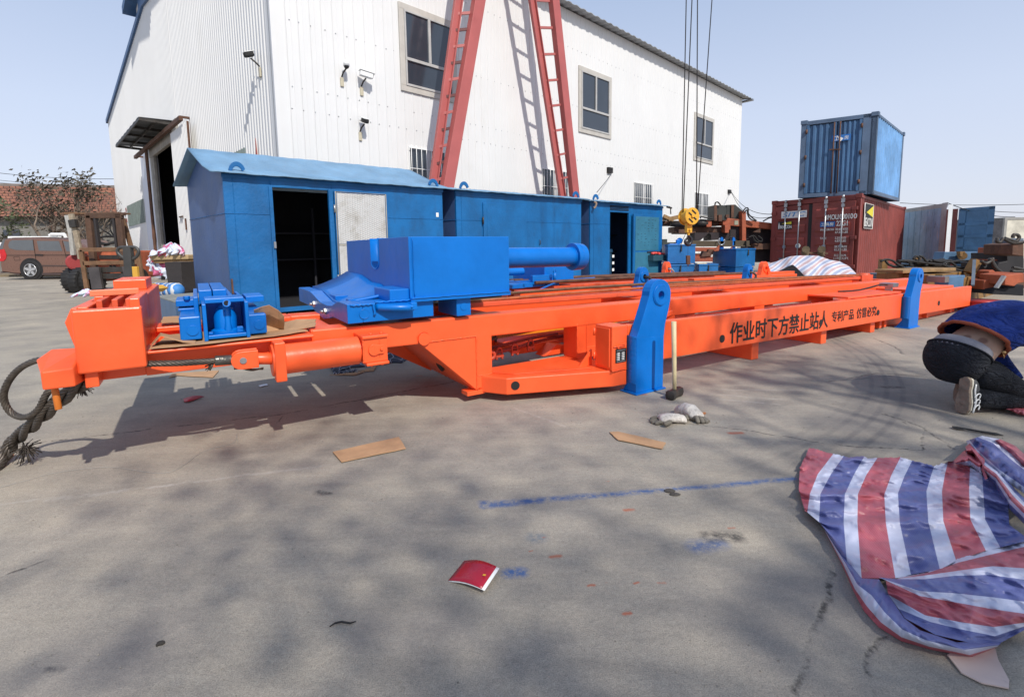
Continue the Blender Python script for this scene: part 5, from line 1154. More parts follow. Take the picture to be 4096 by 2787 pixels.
# red container: right side wall runs along U from the near top-right corner
ro = gz(3446,776,2.6); rl = gz(3089,807,2.6); rb = gz(3622,830,2.6)
class Skew(Frame):
    def __init__(s, o, U, V): s.o = Vector(o); s.U = U.normalized(); s.V = V.normalized()
z_ = Vector((0,0,1))
RF = Skew((ro.x,ro.y,0), Vector((rb.x-ro.x, rb.y-ro.y, 0)), Vector((rl.x-ro.x, rl.y-ro.y, 0)))
RW = (Vector((rl.x,rl.y,0))-Vector((ro.x,ro.y,0))).length; RL = (Vector((rb.x,rb.y,0))-Vector((ro.x,ro.y,0))).length
rc = thing('shipping_container', 'dark red shipping container with white lettering on its doors, under a blue one', 'container', RF(RL/2,RW/2,0), 'shipping containers')
m = MB()
for a, b in ((0,0), (0,RW-.12), (RL-.12,0), (RL-.12,RW-.12)): m.box(RF, a, a+.12, b, b+.12, 0, 2.6)
m.box(RF, 0, .1, .12, RW-.12, 2.44, 2.6); m.box(RF, 0, RL, 0, .08, 2.5, 2.59); m.box(RF, 0, RL, RW-.08, RW, 2.5, 2.59); m.box(RF, 0, .1, .12, RW-.12, 0, .15); m.box(RF, 0, RL, 0, .08, 0, .16)
m.box(RF, .1, RL-.1, .1, RW-.1, 2.50, 2.55); castings(m, RF, (-.01,RL-.15), (-.01,RW-.15), (2.5, 0)); m.build('corner_frame', CRED, rc, bevel=.01)
m = MB(); corr_side(m, RF, .12, RL-.12, .01, .16, 2.5); m.build('side_wall', CRED, rc)
m = MB(); m.box(RF, RL-.1, RL-.05, 0, RW, 0, 2.5); m.box(RF, .1, RL, RW-.06, RW, 0, 2.5); m.box(RF, .12,.14,.12,RW-.12,.15,2.44); m.build('inner_walls', paint('dark_container_gap', (.02,.012,.012), .8), rc)  # near-black colour stands for the unlit inside seen through the gap
def door(F, v0, v1, du, name='door'):
    m = MB(); m.box(F, du-.05, du, v0, v1, .15, 2.42)
    d = m.build(name, CRED, rc, bevel=.01)
    m = MB(); zz = .26
    for i in range(5):
        m.prism([F(du-.05,v0+.12,zz), F(du-.05,v0+.12,zz+.30), F(du-.085,v0+.12,zz+.25), F(du-.085,v0+.12,zz+.05)], F.V*(v1-v0-.24)); zz += .42
    m.build('door_corrugation', CRED, d)
    m = MB()
    for k in (.27, .66):
        v = v0+(v1-v0)*k; m.cyl(F(du-.13,v,.12), F(du-.13,v,2.56), .019, n=10)
        for z in (.3, 1.05, 2.25): m.box(F, du-.15, du-.05, v-.04, v+.04, z, z+.09)
        m.box(F, du-.15, du-.11, v-.05, v+.05, 2.38, 2.5); m.cyl(F(du-.14,v,2.5), F(du-.14,v,2.6), .035, n=8)
    m.build('locking_bar', STEEL, d)
    m = MB()
    e = v0 if name == 'door' else v1
    for z in (.45, 1.3, 2.15): m.box(F, du-.09, du-.02, e-.06, e+.10, z, z+.10)
    m.build('hinge', CRED, d, bevel=.006); return d
dR_ = door(RF, .10, RW*.5-.02, -.10); dL_ = door(RF, RW*.5+.10, RW-.10, .06, 'left_door')
m = MB(); m.box(RF, -.02, .10, RW*.5-.05, RW*.5+.12, .15, 2.42); m.build('door_gap_shade', BLACK, rc)  # black strip filling the gap between the doors, in place of its shade
def ctext(txt, v, w, h, mat=WHITEL, F=RF, du=-.192, par=dR_, width=None, it=0, bold=.03):
    return write(txt, F(du, v, w), -F.V, z_, h, mat, par, width=width, italic=it, bold=0, ext=.0, fat=h*.03)
# v decreases to the right seen from the yard
ctext('BMOU', .90, 1.895, .15, width=.36); ctext('100010', .55, 1.895, .15, width=.40); ctext('0', .13, 1.90, .14); ctext('22G1', .58, 1.70, .15, width=.30)
for a, b, y in (('MAX.GROSS','30.480 KGS',1.57), ('','67.200 LBS',1.48), ('TARE','2.210 KGS',1.31), ('','4.870 LBS',1.22), ('NET','28.270 KGS',1.05), ('','62.330 LBS',.96), ('CAP.','33.2 CU.M.',.79), ('','1.173 CU.FT.',.70)):
    if a: ctext(a, 1.02, y, .06, width=.04*len(a)+.02)
    ctext(b, .60, y, .065, width=.034*len(b))
def panel(F, du, v0, v1, z0, z1, mat, par, name='sign_panel', th=.004):
    m = MB(); m.box(F, du, du+th, v0, v1, z0, z1); return m.build(name, mat, par)
sg = panel(RF, -.190, .62, 1.04, 1.68, 1.84, SIGNB, dR_, 'door_sign'); ctext('工具房', 1.01, 1.71, .10, du=-.193, width=.35, par=dR_)
sg = panel(RF, -.045, RW*.5+.17, RW*.5+.98, 2.02, 2.24, WHITEL, dL_, 'logo_panel'); ctext('SITC', RW*.5+.93, 2.06, .14, LOGOB, du=-.048, par=dL_, width=.72, it=.25, bold=.03)
sg = panel(RF, -.045, RW*.5+.62, RW*.5+1.08, 1.66, 1.92, BLKP, dL_, 'logo_panel'); ctext('BEACON', RW*.5+1.0, 1.69, .10, du=-.048, par=dL_, width=.37)
m = MB(); m.prism([RF(-.047,RW*.5+.96,1.85), RF(-.047,RW*.5+.64,1.91), RF(-.047,RW*.5+.64,1.82)], RF.U*.001); m.build('logo_beam', LOGOY, dL_)
m = MB(); m.box(RF, -.048, -.046, RW*.5+1.02, RW*.5+1.06, 1.68, 1.84); m.ball(RF(-.047,RW*.5+1.04,1.86), .018); m.build('logo_lighthouse', WHITEL, dL_)
m = MB(); c = RF(-.04, RW*.5+.40, 1.12); m.cyl(c, c-RF.U*.006, .075, n=24); rn = m.build('round_badge', WHITEL, dL_); ctext('T', RW*.5+.425, 1.08, .08, BLKP, du=-.05, par=dL_)
panel(RF, -.045, RW*.5+.78, RW*.5+1.0, .52, .72, GREYST, dL_, 'data_plate')
# beacon logo on the corrugated side
lp = MB(); us = [.42+i*.12 for i in range(7)]
m = MB(); m.box(RF, .42, 1.72, -.028, -.024, 1.62, 2.36); pn = m.build('logo_panel', BLKP, rc)
m = MB(); m.prism([RF(.72,-.030,2.10), RF(1.70,-.030,2.33), RF(1.70,-.030,1.98)], -RF.V*.002); m.build('logo_beam', LOGOY, pn)
write('BEACON', RF(.5,-.031,1.68), RF.U, z_, .26, WHITEL, pn, width=1.15, ext=0, fat=.008)
m = MB(); m.box(RF, .5, .56, -.032, -.03, 1.70, 2.05); m.build('logo_lighthouse', WHITEL, pn)
m = MB(); m.tube([RF(.42,-.03,2.36), RF(1.72,-.03,2.36), RF(1.72,-.03,1.62), RF(.42,-.03,1.62), RF(.42,-.03,2.36)], .012, 4); m.build('logo_border', WHITEL, pn)
# the two grabs hung on a bar in front of the doors
gr = thing('rope_grab', 'pair of muddy rope blocks joined by a bar, hung before the red container doors', 'pulley', at(3270,1010,15.0))
m = MB()
for x in (3222, 3285): m.ball(at(x,1008,14.5), .11, 12, 8, (1,.7,1.3)); m.cyl(at(x,998,14.6), at(x+2,998,14.35), .10, n=14); m.tube([at(x-3,990,14.5), at(x+4,1026,14.45)], .07, 8)
m.build('block', paint('muddy_block', (.16,.12,.07), .9, .4, .6, bumpk=1), gr)
m = MB(); m.bar(at(3205,1010,14.55), at(3310,1014,14.55), .05); m.build('bar', RUST, gr)
# blue container on top
bl = gz(3191,793,2.62); br = gz(3491,776,2.62); bk = gz(3598,806,2.62)
QF = Skew((br.x,br.y,0), Vector((bk.x-br.x,bk.y-br.y,0)), Vector((bl.x-br.x,bl.y-br.y,0)))
QW = (Vector((bl.x,bl.y,0))-Vector((br.x,br.y,0))).length; QL = (Vector((bk.x,bk.y,0))-Vector((br.x,br.y,0))).length
QH = hz_at(br, 447)
bc = thing('shipping_container', 'faded blue container with a torn sign on its doors, stacked on the red container', 'container', QF(QL/2,QW/2,2.62), 'shipping containers')
m = MB()
for a, b in ((0,0), (0,QW-.16), (QL-.14,0), (QL-.14,QW-.16)): m.box(QF, a, a+.14, b, b+.16, 2.62, QH)
m.box(QF, 0, .1, .16, QW-.16, QH-.14, QH-.02); m.box(QF, 0, .1, .16, QW-.16, 2.62, 2.74); m.box(QF, 0, QL, 0, .08, QH-.1, QH-.02); m.box(QF, 0, QL, QW-.08, QW, QH-.1, QH-.02); m.box(QF, 0, QL, 0, .08, 2.62, 2.74); m.box(QF, 0, .12, 0, .35, 2.62, QH-.02)
castings(m, QF, (-.01,QL-.15), (-.01,QW-.15), (QH-.11,)); m.build('corner_frame', container_paint('blue_rust_frame', (.09,.14,.22)), bc, bevel=.01)
m = MB(); corr_side(m, QF, .14, QL-.14, .01, 2.72, QH-.1, .27, .075); m.build('side_wall', CBLUEL, bc)
for k, (a, b) in enumerate(((.36, QW/2-.02), (QW/2+.03, QW-.16))):
    m = MB(); v = a+.02
    pts = []; n_ = 4; wd = (b-a-.1)/n_
    rows = [[], []]
    for i in range(n_):
        for f, d in ((0,0),(.35,0),(.5,.04),(.85,.04)): rows[0].append(QF(.02+d, a+.05+(i+f)*wd, 2.76)); rows[1].append(QF(.02+d, a+.05+(i+f)*wd, QH-.17))
    rows[0].append(QF(.02,b-.05,2.76)); rows[1].append(QF(.02,b-.05,QH-.17))
    m.grid(rows, smooth=False); m.box(QF, -.01, .05, a, a+.06, 2.74, QH-.15); m.box(QF, -.01, .05, b-.06, b, 2.74, QH-.15)
    dd = m.build('door', CBLUE, bc)
    m = MB(); e = a if k == 0 else b
    for z in (2.95, (2.62+QH)/2, QH-.4): m.cyl(QF(-.03,e,z), QF(-.03,e,z+.12), .03, n=8)
    m.cyl(QF(-.03,(a if k else b)-(.05 if k==0 else -.05),2.7), QF(-.03,(a if k else b)-(.05 if k==0 else -.05),QH-.15), .018, n=8)
    m.bar(QF(-.04,(a if k else b)-.1,4.0), QF(-.04,(a if k else b)+.15,4.02), .03); m.build('rusty_lock_rod', RUST, dd)
    if k == 0:
        s_ = panel(QF, -.02, .62, 1.10, 4.25, 4.43, SIGNB, dd, 'torn_sign')
        write('工', QF(-.022,1.04,4.28), -QF.V, z_, .11, WHITEL, s_, ext=0); write('房', QF(-.022,.78,4.28), -QF.V, z_, .11, WHITEL, s_, ext=0)
        m = MB(); m.prism([QF(-.025,.98,4.42), QF(-.025,.80,4.32), QF(-.03,.90,4.20), QF(-.03,.93,4.33)], QF.U*.002); m.build('torn_patch', WHITEL, s_)
m = MB(); m.box(QF, .1, .14, .1, QW-.1, 2.65, QH-.1); m.box(QF, .1, QL-.1, .08, QW-.08, QH-.07, QH-.05); m.box(QF, QL-.1, QL-.05, .05, QW-.05, 2.62, QH-.05); m.box(QF, .1, QL, QW-.05, QW-.02, 2.62, QH-.05); m.build('inner_walls', CBLUE, bc)
m = MB(); m.tube(spline([gz(3300,788,2.66), gz(3350,782,2.7), gz(3400,770,2.95)*1.0, gz(3440,768,2.9), gz(3420,785,2.75)]), .03, 8); m.build('black_hose', BLACK, bc)
# patchy container with an open blue door, further back
c0 = gz(3612,838,2.6); c1 = gz(3788,812,2.6)
PF = Skew((c0.x,c0.y,0), Vector((c1.x-c0.x,c1.y-c0.y,0)), Vector((.35,.94,0))); PL = Vector((c1.x-c0.x,c1.y-c0.y,0)).length
pc = thing('shipping_container', 'patchy white and blue container with flaking paint and one blue door swung open', 'container', PF(PL/2,1.2,0), 'shipping containers')
m = MB(); corr_side(m, PF, -2.0, PL-.25, 0, .1, 2.45, .50, .12); m.build('side_wall', CPATCH, pc)
m = MB(); m.box(PF, PL-.3, PL, -.02, .1, 0, 2.6); m.box(PF, -2, PL, -.03, .06, 2.45, 2.6); m.box(PF, PL-.2, PL+.02, -.05, .15, 2.45, 2.62); m.box(PF, -2, PL, 0, 2.4, 2.5, 2.55); m.box(PF, -2, PL, 2.35, 2.4, 0, 2.5); m.build('corner_frame', container_paint('flaking_pale_frame', (.34,.36,.38), True), pc, bevel=.01)
dz = [(3795,818),(3812,818)]
m = MB(); m.bar(Vector((gz(3804,820,2.5).x,gz(3804,820,2.5).y,.1)), gz(3804,820,2.55), .12, .08); m.build('door_post', WHITEP, pc)
e0 = gz(3840,834,2.5); e1 = gz(3978,824,2.5); e0.z = 0; e1.z = 0; DF = Skew(e0, e1-e0, Vector((.2,1,0))); DLn = (e1-e0).length
m = MB(); m.box(DF, 0, DLn, 0, .06, .12, 2.5); od = m.build('open_door', SKYB, pc, bevel=.01)
m = MB()
for z in (.12, .85, 1.32, 1.80, 2.38): m.box(DF, .0, DLn, -.05, 0, z, z+.12)
m.box(DF, 0, .2, -.05, 0, .12, 2.5); m.box(DF, DLn-.2, DLn, -.05, 0, .12, 2.5); m.build('door_ribs', SKYB, od, bevel=.005)
m = MB(); m.box(DF, -.5, 0, .1, .14, 0, 2.5); m.build('inner_side', CRED, pc)
w0 = gz(4022,874,2.6); w0.z = 0; WFc = Skew(w0, Vector((1,-.1,0)), Vector((-.42,.9,0)))
wc = thing('shipping_container', 'rusty cream white container cut off by the right edge of the view', 'container', WFc(2,2,0), 'shipping containers')
m = MB(); m.box(WFc, 0, 5, 0, .1, 0, 2.6); m.build('side_wall', CWHITE, wc); m = MB(); m.box(WFc, -.05, 0, -.02, 2.6, 0, 2.6); m.build('end_wall', paint('grey_brown_end', (.16,.15,.15), .7, .3, .4), wc)
m = MB(); m.box(WFc, -.05, 5, -.03, 2.5, 2.5, 2.66); m.box(WFc, -.08, .08, -.05, .05, 0, 2.6); m.build('corner_frame', paint('dusty_frame', (.3,.29,.27), .7), wc, bevel=.01)
# ------------------------------------------------------------------ faded tarp heaped over equipment in front of the red container
def cz(x, y): return (3000+x*.4303, 1000+y*.4303)
Yt = 11.8
tp = thing('tarpaulin', 'faded striped tarpaulin heaped over equipment in front of the red container', 'tarpaulin', at(3230,1090,12))
sil = [(100,160), (150,125), (230,112), (300,85), (370,60), (450,52), (560,50), (640,55), (700,75), (740,90), (830,105), (920,150), (995,225)]
rows = []; uvs = []; nx = 60
def silh(t):
    x = 100+t*895
    for (a,b),(c,d) in zip(sil, sil[1:]):
        if x <= c: return x, b+(d-b)*(x-a)/(c-a)
    return sil[-1]
for j in range(16):
    r, uv = [], []; s = j/15
    for i in range(nx+1):
        t = i/nx; x, y = silh(t); yb = 300
        yy = y+(yb-y)*s**1.2; xx = x+ (x-540)*.10*s+8*sin(t*22+s*4)*s
        p = at(*cz(xx, yy), Yt+.8-1.5*sin(pi*.5*s)+.10*sin(t*31+s*3)+.08*sin(t*17-s*5)); r.append(p); uv.append((t*9+s*2.8+.10*sin(t*20)+.06*sin(s*9+t*5), s*3+t))
    rows.append(r); uvs.append(uv)
m = MB(); m.grid(rows, uvs); m.v
o = m.build('sheet', TARPF, tp)
m = MB(); P_ = [cz(215,225), cz(300,185), cz(370,150), cz(400,138), cz(430,160), cz(470,200), cz(520,255), cz(215,255)]; m.prism([at(*p, Yt-.78) for p in P_], Vector((0,.05,0))); m.build('dark_opening', DARK, tp)  # flat near-black sheet drawn as the unlit opening under the tarp
# ------------------------------------------------------------------ dirty yellow frames and hoses on the right
def cr(x, y): return (3450+x*.3162, 750+y*.3162)
ym = thing('boom_frame', 'low dirty yellow steel boom frames with black hoses piled on top, behind the orange machine', 'machine', at(3700,1140,9.6))
def ybar(a, za, b, zb, w, h, name, mat=OLDYEL):
    m = MB(); m.bar(gz(*cr(*a), za)-z_*h/2, gz(*cr(*b), zb)-z_*h/2, w, h); return m.build(name, mat, ym, bevel=.01)
ybar((310,1080), .62, (1180,1010), .62, .35, .25, 'beam'); ybar((880,1095), .58, (1580,1000), .60, .32, .45, 'beam'); ybar((1160,1140), .50, (1600,1060), .5, .3, .55, 'beam')
ybar((300,1080),.60,(880,1100),.60,.25,.4,'cross_beam'); ybar((10,1085),.5,(310,1080),.5,.3,.3,'cross_beam'); ybar((110,1085),.56,(290,1080),.56,.3,.25,'grey_block',GREYST); ybar((975,1130),.55,(1180,1105),.55,.28,.35,'grey_block',SKYB)
ybar((330,1040),.68,(1000,1010),.68,.5,.06,'timber',WOOD); ybar((1420,1100),.4,(1800,1080),.4,.8,.35,'dark_base',RUST)
m = MB(); m.prism([at(*cr(*p), 11.8) for p in ((1040,815),(1545,815),(1500,950),(1010,950))], Vector((0,.3,0))); m.build('grey_plate', SKYB, ym, bevel=.01)
m = MB(); m.prism([at(*cr(*p), 11.6) for p in ((1235,810),(1300,810),(1290,880),(1240,870))], Vector((0,.1,0))); m.cyl(at(*cr(1265,865),11.75), at(*cr(1265,865),11.6), .09, n=16); m.build('pivot_hole', OLDYEL, ym)
m = MB(); m.bar(at(*cr(1415,920),9.6), at(*cr(1395,1240),9.3), .05, .05); m.bar(at(*cr(1600,920),11), at(*cr(1590,1150),11), .07); m.bar(at(*cr(1530,820),11.5), at(*cr(1535,1000),11.4), .12); m.build('upright_bar', GREYST, ym)
m = MB(); m.bar(at(*cr(265,905),10.6), at(*cr(250,1050),10.6), .12); m.bar(at(*cr(690,890),10.8), at(*cr(690,1000),10.8), .1); m.bar(at(*cr(1440,920),9.8), at(*cr(1350,1080),9.8), .14); m.build('bracket', OLDYEL, ym)
m = MB(); random.seed(11)
for k in range(20):
    x0 = random.uniform(330, 900); x1 = x0+random.uniform(200, 560); y0 = random.uniform(930, 1000); y1 = y0+random.uniform(-20, 70)
    P_ = [at(*cr(x0+(x1-x0)*s/4, y0+(y1-y0)*s/4-random.uniform(0,18)), 10.2+.1*s) for s in range(5)]; m.tube(spline(P_, 5), .024, 6)
for pts in (((230,935),(300,910),(380,925),(440,970),(520,1010)), ((640,905),(680,870),(720,900),(700,940)), ((720,870),(760,880),(820,950)), ((440,925),(600,930),(800,955),(1000,975)), ((290,930),(340,980),(420,1000)), ((1000,980),(1100,940),(1180,990)), ((1340,1070),(1350,960),(1390,900),(1430,930),(1410,980)), ((880,1180),(890,1110),(930,1090),(940,1150),(900,1190)), ((900,1190),(905,1120),(925,1100)), ((1440,1000),(1500,960),(1560,990),(1530,1020)), ((1000,975),(1200,1040),(1340,1070)), ((900,1085),(1200,1075),(1400,1030))):
    m.tube(spline([at(*cr(*p), 9.9) for p in pts], 5), .022, 6)
m.build('hydraulic_hose', BLACK, ym)
m = MB(); m.box(M1, 7.75, 7.95, .35, .6, .50, .60)
tag(m.build('valve_box', paint('scuffed_steel_box', (.22,.20,.19), .4, .3, metal=.6)), 'small scuffed steel box with red wires on the far end of the orange machine', 'box')
# orange and black machine cut by the right edge
om = thing('drilling_machine', 'dark rusty orange machine with levers, cut off by the right edge of the view', 'machine', at(4060,1180,9.5))
def blk(pts, Y, d, name, mat):
    m = MB(); m.prism([at(*cr(*p), Y) for p in pts], Vector((0,d,0))); m.build(name, mat, om, bevel=.012)
blk([(1540,1175),(1660,1160),(1700,1290),(1530,1290)], 9.3, .5, 'orange_block', RUSTO); blk([(1600,1060),(1650,1040),(1760,1120),(1700,1200),(1590,1140)], 9.5, .4, 'orange_block', RUSTO)
blk([(1740,760),(1810,760),(1800,900),(1720,900)], 10.5, .5, 'orange_block', RUSTO); blk([(1770,760),(1790,650),(1820,760)], 10.5, .1, 'orange_fin', RUSTO); blk([(1700,910),(2043,920),(2043,980),(1700,960)], 10.2, .5, 'orange_block', RUSTO)
blk([(1900,720),(2043,700),(2043,870),(1895,850)], 9.6, .6, 'brown_block', RUST); blk([(1805,1110),(2043,1080),(2043,1200),(1970,1210),(1920,1250),(1800,1230)], 9.0, .5, 'yellow_block', RUSTO)
blk([(1830,830),(2043,850),(2043,1100),(1700,1120),(1690,960),(1830,930)], 10.0, .8, 'dark_body', paint('black_engine', (.02,.018,.02), .6, .4)); blk([(1680,1290),(2043,1230),(2043,1370),(1640,1350)], 9.1, .8, 'dark_base', DARK); blk([(1910,660),(2043,640),(2043,720),(1910,710)], 9.8, .4, 'blue_grey_plate', GREYST)
m = MB(); m.bar(at(*cr(1790,1120),8.9), at(*cr(1690,1270),8.9), .07, .03); m.build('silver_strut', STEEL, om)
m = MB()
for pts in (((1710,640),(1700,680),(1740,690),(1780,640)), ((1800,640),(1860,660),(1960,690)), ((1790,650),(1900,700),(2040,690)), ((1900,640),(1910,600),(1960,600),(1980,640),(1930,690)), ((1640,890),(1660,990),(1740,1060),(1800,1100)), ((1600,900),(1650,950),(1700,1040)), ((1900,1010),(1960,1020),(2040,1040)), ((1880,1060),(2040,1060)), ((1500,930),(1560,960),(1620,930),(1650,900))):
    m.tube(spline([at(*cr(*p), 9.6) for p in pts], 5), .03, 7)
m.build('lever', DKMET, om)
bk_ = thing('bucket', 'shallow red plastic basin on the ground beyond the orange machine', 'basin', gz(3925,1245))
m = MB(); q = gz(3920,1240); m.tube([q+z_*.0, q+z_*.16, q+z_*.17, q+z_*.155, q+z_*.02], [.30,.37,.39,.355,.28], 32, caps=False); m.cyl(q+z_*.0, q+z_*.012, .3, n=32); m.build('basin', paint('red_basin', (.42,.03,.025), .4), bk_)
m = MB(); m.tube(spline([q+Vector((.38,0,.16)), q+Vector((.45,-.1,.10)), q+Vector((.42,-.15,.02))]), .006, 5); m.build('wire_handle', DKMET, bk_)
# ------------------------------------------------------------------ left background: house, trees, car, forklift
hs = thing('tiled_house', 'low grey house with an orange tiled roof behind the trees and the brown car', 'house', at(230,1060,34))
Yg = 34.0
def tile_mat():
    m, nt, bs = new_mat('orange_roof_tiles'); co = coords(nt, (1,1,1), 'UV')
    b = N(nt, 'TexBrick'); b.inputs['Scale'].default_value = 1.0; b.inputs['Color1'].default_value = (.30,.125,.075,1); b.inputs['Color2'].default_value = (.22,.095,.062,1); b.inputs['Mortar'].default_value = (.07,.03,.022,1)
    b.inputs['Brick Width'].default_value = .42; b.inputs['Row Height'].default_value = .34; b.inputs['Mortar Size'].default_value = .03; nt.links.new(co, b.inputs[0])
    n = N(nt, 'TexNoise', i_Scale=1.2, i_Detail=6.0); nt.links.new(co, n.inputs[0]); c = mix(nt, .6, b.outputs[0], ramp(nt, n.outputs[0], [(.3, (.6,.6,.6,1)), (.7, (1.25,1.2,1.1,1))]), 'MULTIPLY')
    nt.links.new(c, bs.inputs['Base Color']); bs.inputs['Roughness'].default_value = .85; bump(nt, bs, b.outputs['Fac'], .8, .03); return m
def P0(x, y, Y=Yg): return at(x, y, Y)
zl, zr, zt_ = at(0,858,Yg).z, 0, at(240,745,Yg+2.5).z
m = MB(); o = len(m.v); a, b = P0(-400,868), P0(700,868); c, d = P0(700,755,Yg+3), P0(-400,735,Yg+3)
m.add([a,b,c,d], [(0,1,2,3)])
for i, u_ in enumerate(((0,0),(19,0),(19,4.2),(0,4.2))): m.uv[o+i] = u_
m.build('roof', tile_mat(), hs, solid=.12)
m = MB(); m.bar(d+z_*.05, c+z_*.05, .3, .18); m.build('ridge', paint('grey_ridge', (.22,.19,.17), .9), hs)
m = MB(); zt2 = a.z+.1; m.hexa([Vector((a.x,Yg+.5,-.3)), Vector((b.x,Yg+.5,-.3)), Vector((b.x,Yg+.7,-.3)), Vector((a.x,Yg+.7,-.3)), Vector((a.x,Yg+.5,zt2)), Vector((b.x,Yg+.5,zt2)), Vector((b.x,Yg+.7,zt2)), Vector((a.x,Yg+.7,zt2))]); m.build('wall', paint('grey_house_wall', (.21,.20,.18), .9, .15, .3), hs)
for x0, x1 in ((12,82), (310,355)):
    m = MB(); q0, q1 = at(x0,920,Yg+.45), at(x1,955,Yg+.45); m.hexa([Vector((q0.x,Yg+.44,q1.z)), Vector((q1.x,Yg+.44,q1.z)), Vector((q1.x,Yg+.5,q1.z)), Vector((q0.x,Yg+.5,q1.z)), Vector((q0.x,Yg+.44,q0.z)), Vector((q1.x,Yg+.44,q0.z)), Vector((q1.x,Yg+.5,q0.z)), Vector((q0.x,Yg+.5,q0.z))]); m.build('window', GLASS_D, hs)
m = MB(); q0, q1 = at(195,880,Yg+.4), at(220,960,Yg+.4); m.box(WF, q0.x, q1.x, Yg+.4, Yg+.5, 0, q0.z); m.build('door', paint('brown_door', (.12,.05,.03), .7), hs)
BARK = paint('grey_brown_bark', (.20,.155,.12), .9, .3, bumpk=.5)
LEAF = paint('dry_olive_leaves', (.085,.070,.045), .7, .45, scale=1.5); LEAFG = paint('dusty_green_leaves', (.10,.12,.06), .7, .4, scale=1.5)
def tree(label, base, h, spread, lean, nleaf, leafz, seed, mat=LEAF, wind=Vector((1,0,.3)), twigs=5, trunk=.13, leaf=.10, group='trees by the tiled house', name='bare_tree', scat=.22):
    rnd = random.Random(seed); t = thing(name, label, 'tree', base, group); m = MB(); tips = []
    def grow(p, d, r, L, lvl):
        n = 4; P_ = [p]; R_ = [r]
        for i in range(n):
            d = (d+Vector((rnd.gauss(0,.16), rnd.gauss(0,.16), rnd.gauss(.04,.10)))).normalized(); p = p+d*L/n; P_.append(p); R_.append(r*(1-.45*(i+1)/n))
        m.tube(P_, R_, 7 if lvl < 2 else 4, caps=lvl == 0)
        if lvl >= 4: tips.append((p, d)); return
        if lvl >= 3: tips.append((p, d))
        k = rnd.randint(2, 3) if lvl else 4
        if lvl >= 2: k = rnd.randint(2, twigs-1)
        for _ in range(k):
            nd = (d*.75+Vector((rnd.gauss(0,.55)*spread, rnd.gauss(0,.5), rnd.gauss(.12,.38)))).normalized()
            q = P_[rnd.randint(2, n)]; grow(q, nd, r*.52, L*rnd.uniform(.6,.82), lvl+1)
    grow(Vector(base)-z_*.1, (Vector((lean,0,1))).normalized(), trunk, h*.34, 0); m.build('trunk', BARK, t)
    if nleaf and tips:
        c = MB()
        for i in range(nleaf):
            p, d = rnd.choice(tips)
            if p.z < leafz: continue
            q = p+Vector((rnd.gauss(0,scat), rnd.gauss(0,scat), rnd.gauss(0,scat)))
            a = (wind+Vector((rnd.gauss(0,.5), rnd.gauss(0,.5), rnd.gauss(0,.5)))).normalized(); b = a.orthogonal().normalized(); b = (Matrix.Rotation(rnd.uniform(0,6.28), 3, a) @ b); l = leaf*rnd.uniform(.6,1.4)
            c.add([q-b*l*.16, q+a*l*.5-b*l*.22, q+a*l, q+a*l*.5+b*l*.22], [(0,1,2,3)])
        c.build('crown', mat, t)
    return t
tree('leaning tree with dry wind-blown leaves above the brown car', at(200,1050,31).xy.to_3d(), 6.6, 1.1, -.35, 700, 2.2, 3, leaf=.24, twigs=5, trunk=.22)
tree('second leafy tree whose crown rises highest over the tiled roof', at(205,1050,30).xy.to_3d(), 8.0, .45, -.04, 1500, 4.6, 8, leaf=.24, trunk=.2)
tree('half seen tree with thin leaves at the left edge', at(-60,1050,30).xy.to_3d(), 6.2, 1.0, .25, 900, 2.0, 15, leaf=.24, mat=LEAFG)
tree('thin leafless tree in front of the tiled roof near the hall', at(385,1050,30).xy.to_3d(), 6.2, .7, .0, 0, 0, 21, trunk=.10)
tree('leafless sapling touching the hall corner', at(455,1050,31).xy.to_3d(), 6.8, .6, .0, 0, 0, 33, trunk=.09)
# brown people carrier
car = thing('parked_car', 'brown estate car parked side-on in front of the tiled house, half hidden by the forklift', 'car', at(150,1115,24))
Yc = 24.0; k = .003074; x00 = at(10*.253, 1100, Yc).x
gzc = gz(130,1117).z
CARP = paint('brown_metallic_paint', (.20,.105,.075), .28, .06, metal=.25, bumpk=0, spec=.7); GL = paint('tinted_car_glass', (.10,.11,.12), .08, .1, spec=.9); 
def cp(X, Yy, d=0.0): return Vector((x00+(X-10)*k, Yc+d, (1262-Yy)*k))
Wd = 1.95
# body side outline (photo units), lofted across the width
low = [(15,1020),(12,900),(25,790),(60,700),(110,640),(170,615),(600,612),(1000,628),(1230,650),(1400,770),(1560,800),(1760,860),(1800,950),(1800,1150),(1700,1160),(1100,1165),(680,1172),(330,1168),(200,1160),(20,1130)]
m = MB(); secs = []
for f, ins in ((0,.10),(.03,.02),(.12,0),(.88,0),(.97,.02),(1,.10)):
    cxm, cym = 900, 950; secs.append([cp(cxm+(X-cxm)*(1-ins*.25), cym+(Y_-cym)*(1-ins*.5), Wd*f) for X, Y_ in low])
n = len(low)
m.grid(secs, closed=True, smooth=True); m.f.append(list(range(n))[::-1]); m.sm.append(False); m.mi.append(0); m.f.append([5*n+i for i in range(n)]); m.sm.append(False); m.mi.append(0)
body = m.build('body', CARP, car, ang=35)
m = MB()
for pts in (((190,720),(215,665),(260,642),(583,642),(583,808),(300,795),(200,765)), ((645,658),(990,664),(1030,822),(660,812)), ((1055,668),(1225,690),(1330,760),(1300,790),(1215,835),(1090,828))):
    m.prism([cp(X,Y_,-.006) for X, Y_ in pts], Vector((0,.012,0)))
m.build('side_window', GL, car)
m = MB()
for pts in (((20,790),(115,640),(150,640),(95,770)),): m.prism([cp(X,Y_,-.004) for X,Y_ in pts], Vector((0,Wd,0)))
m.build('rear_window', GL, car)
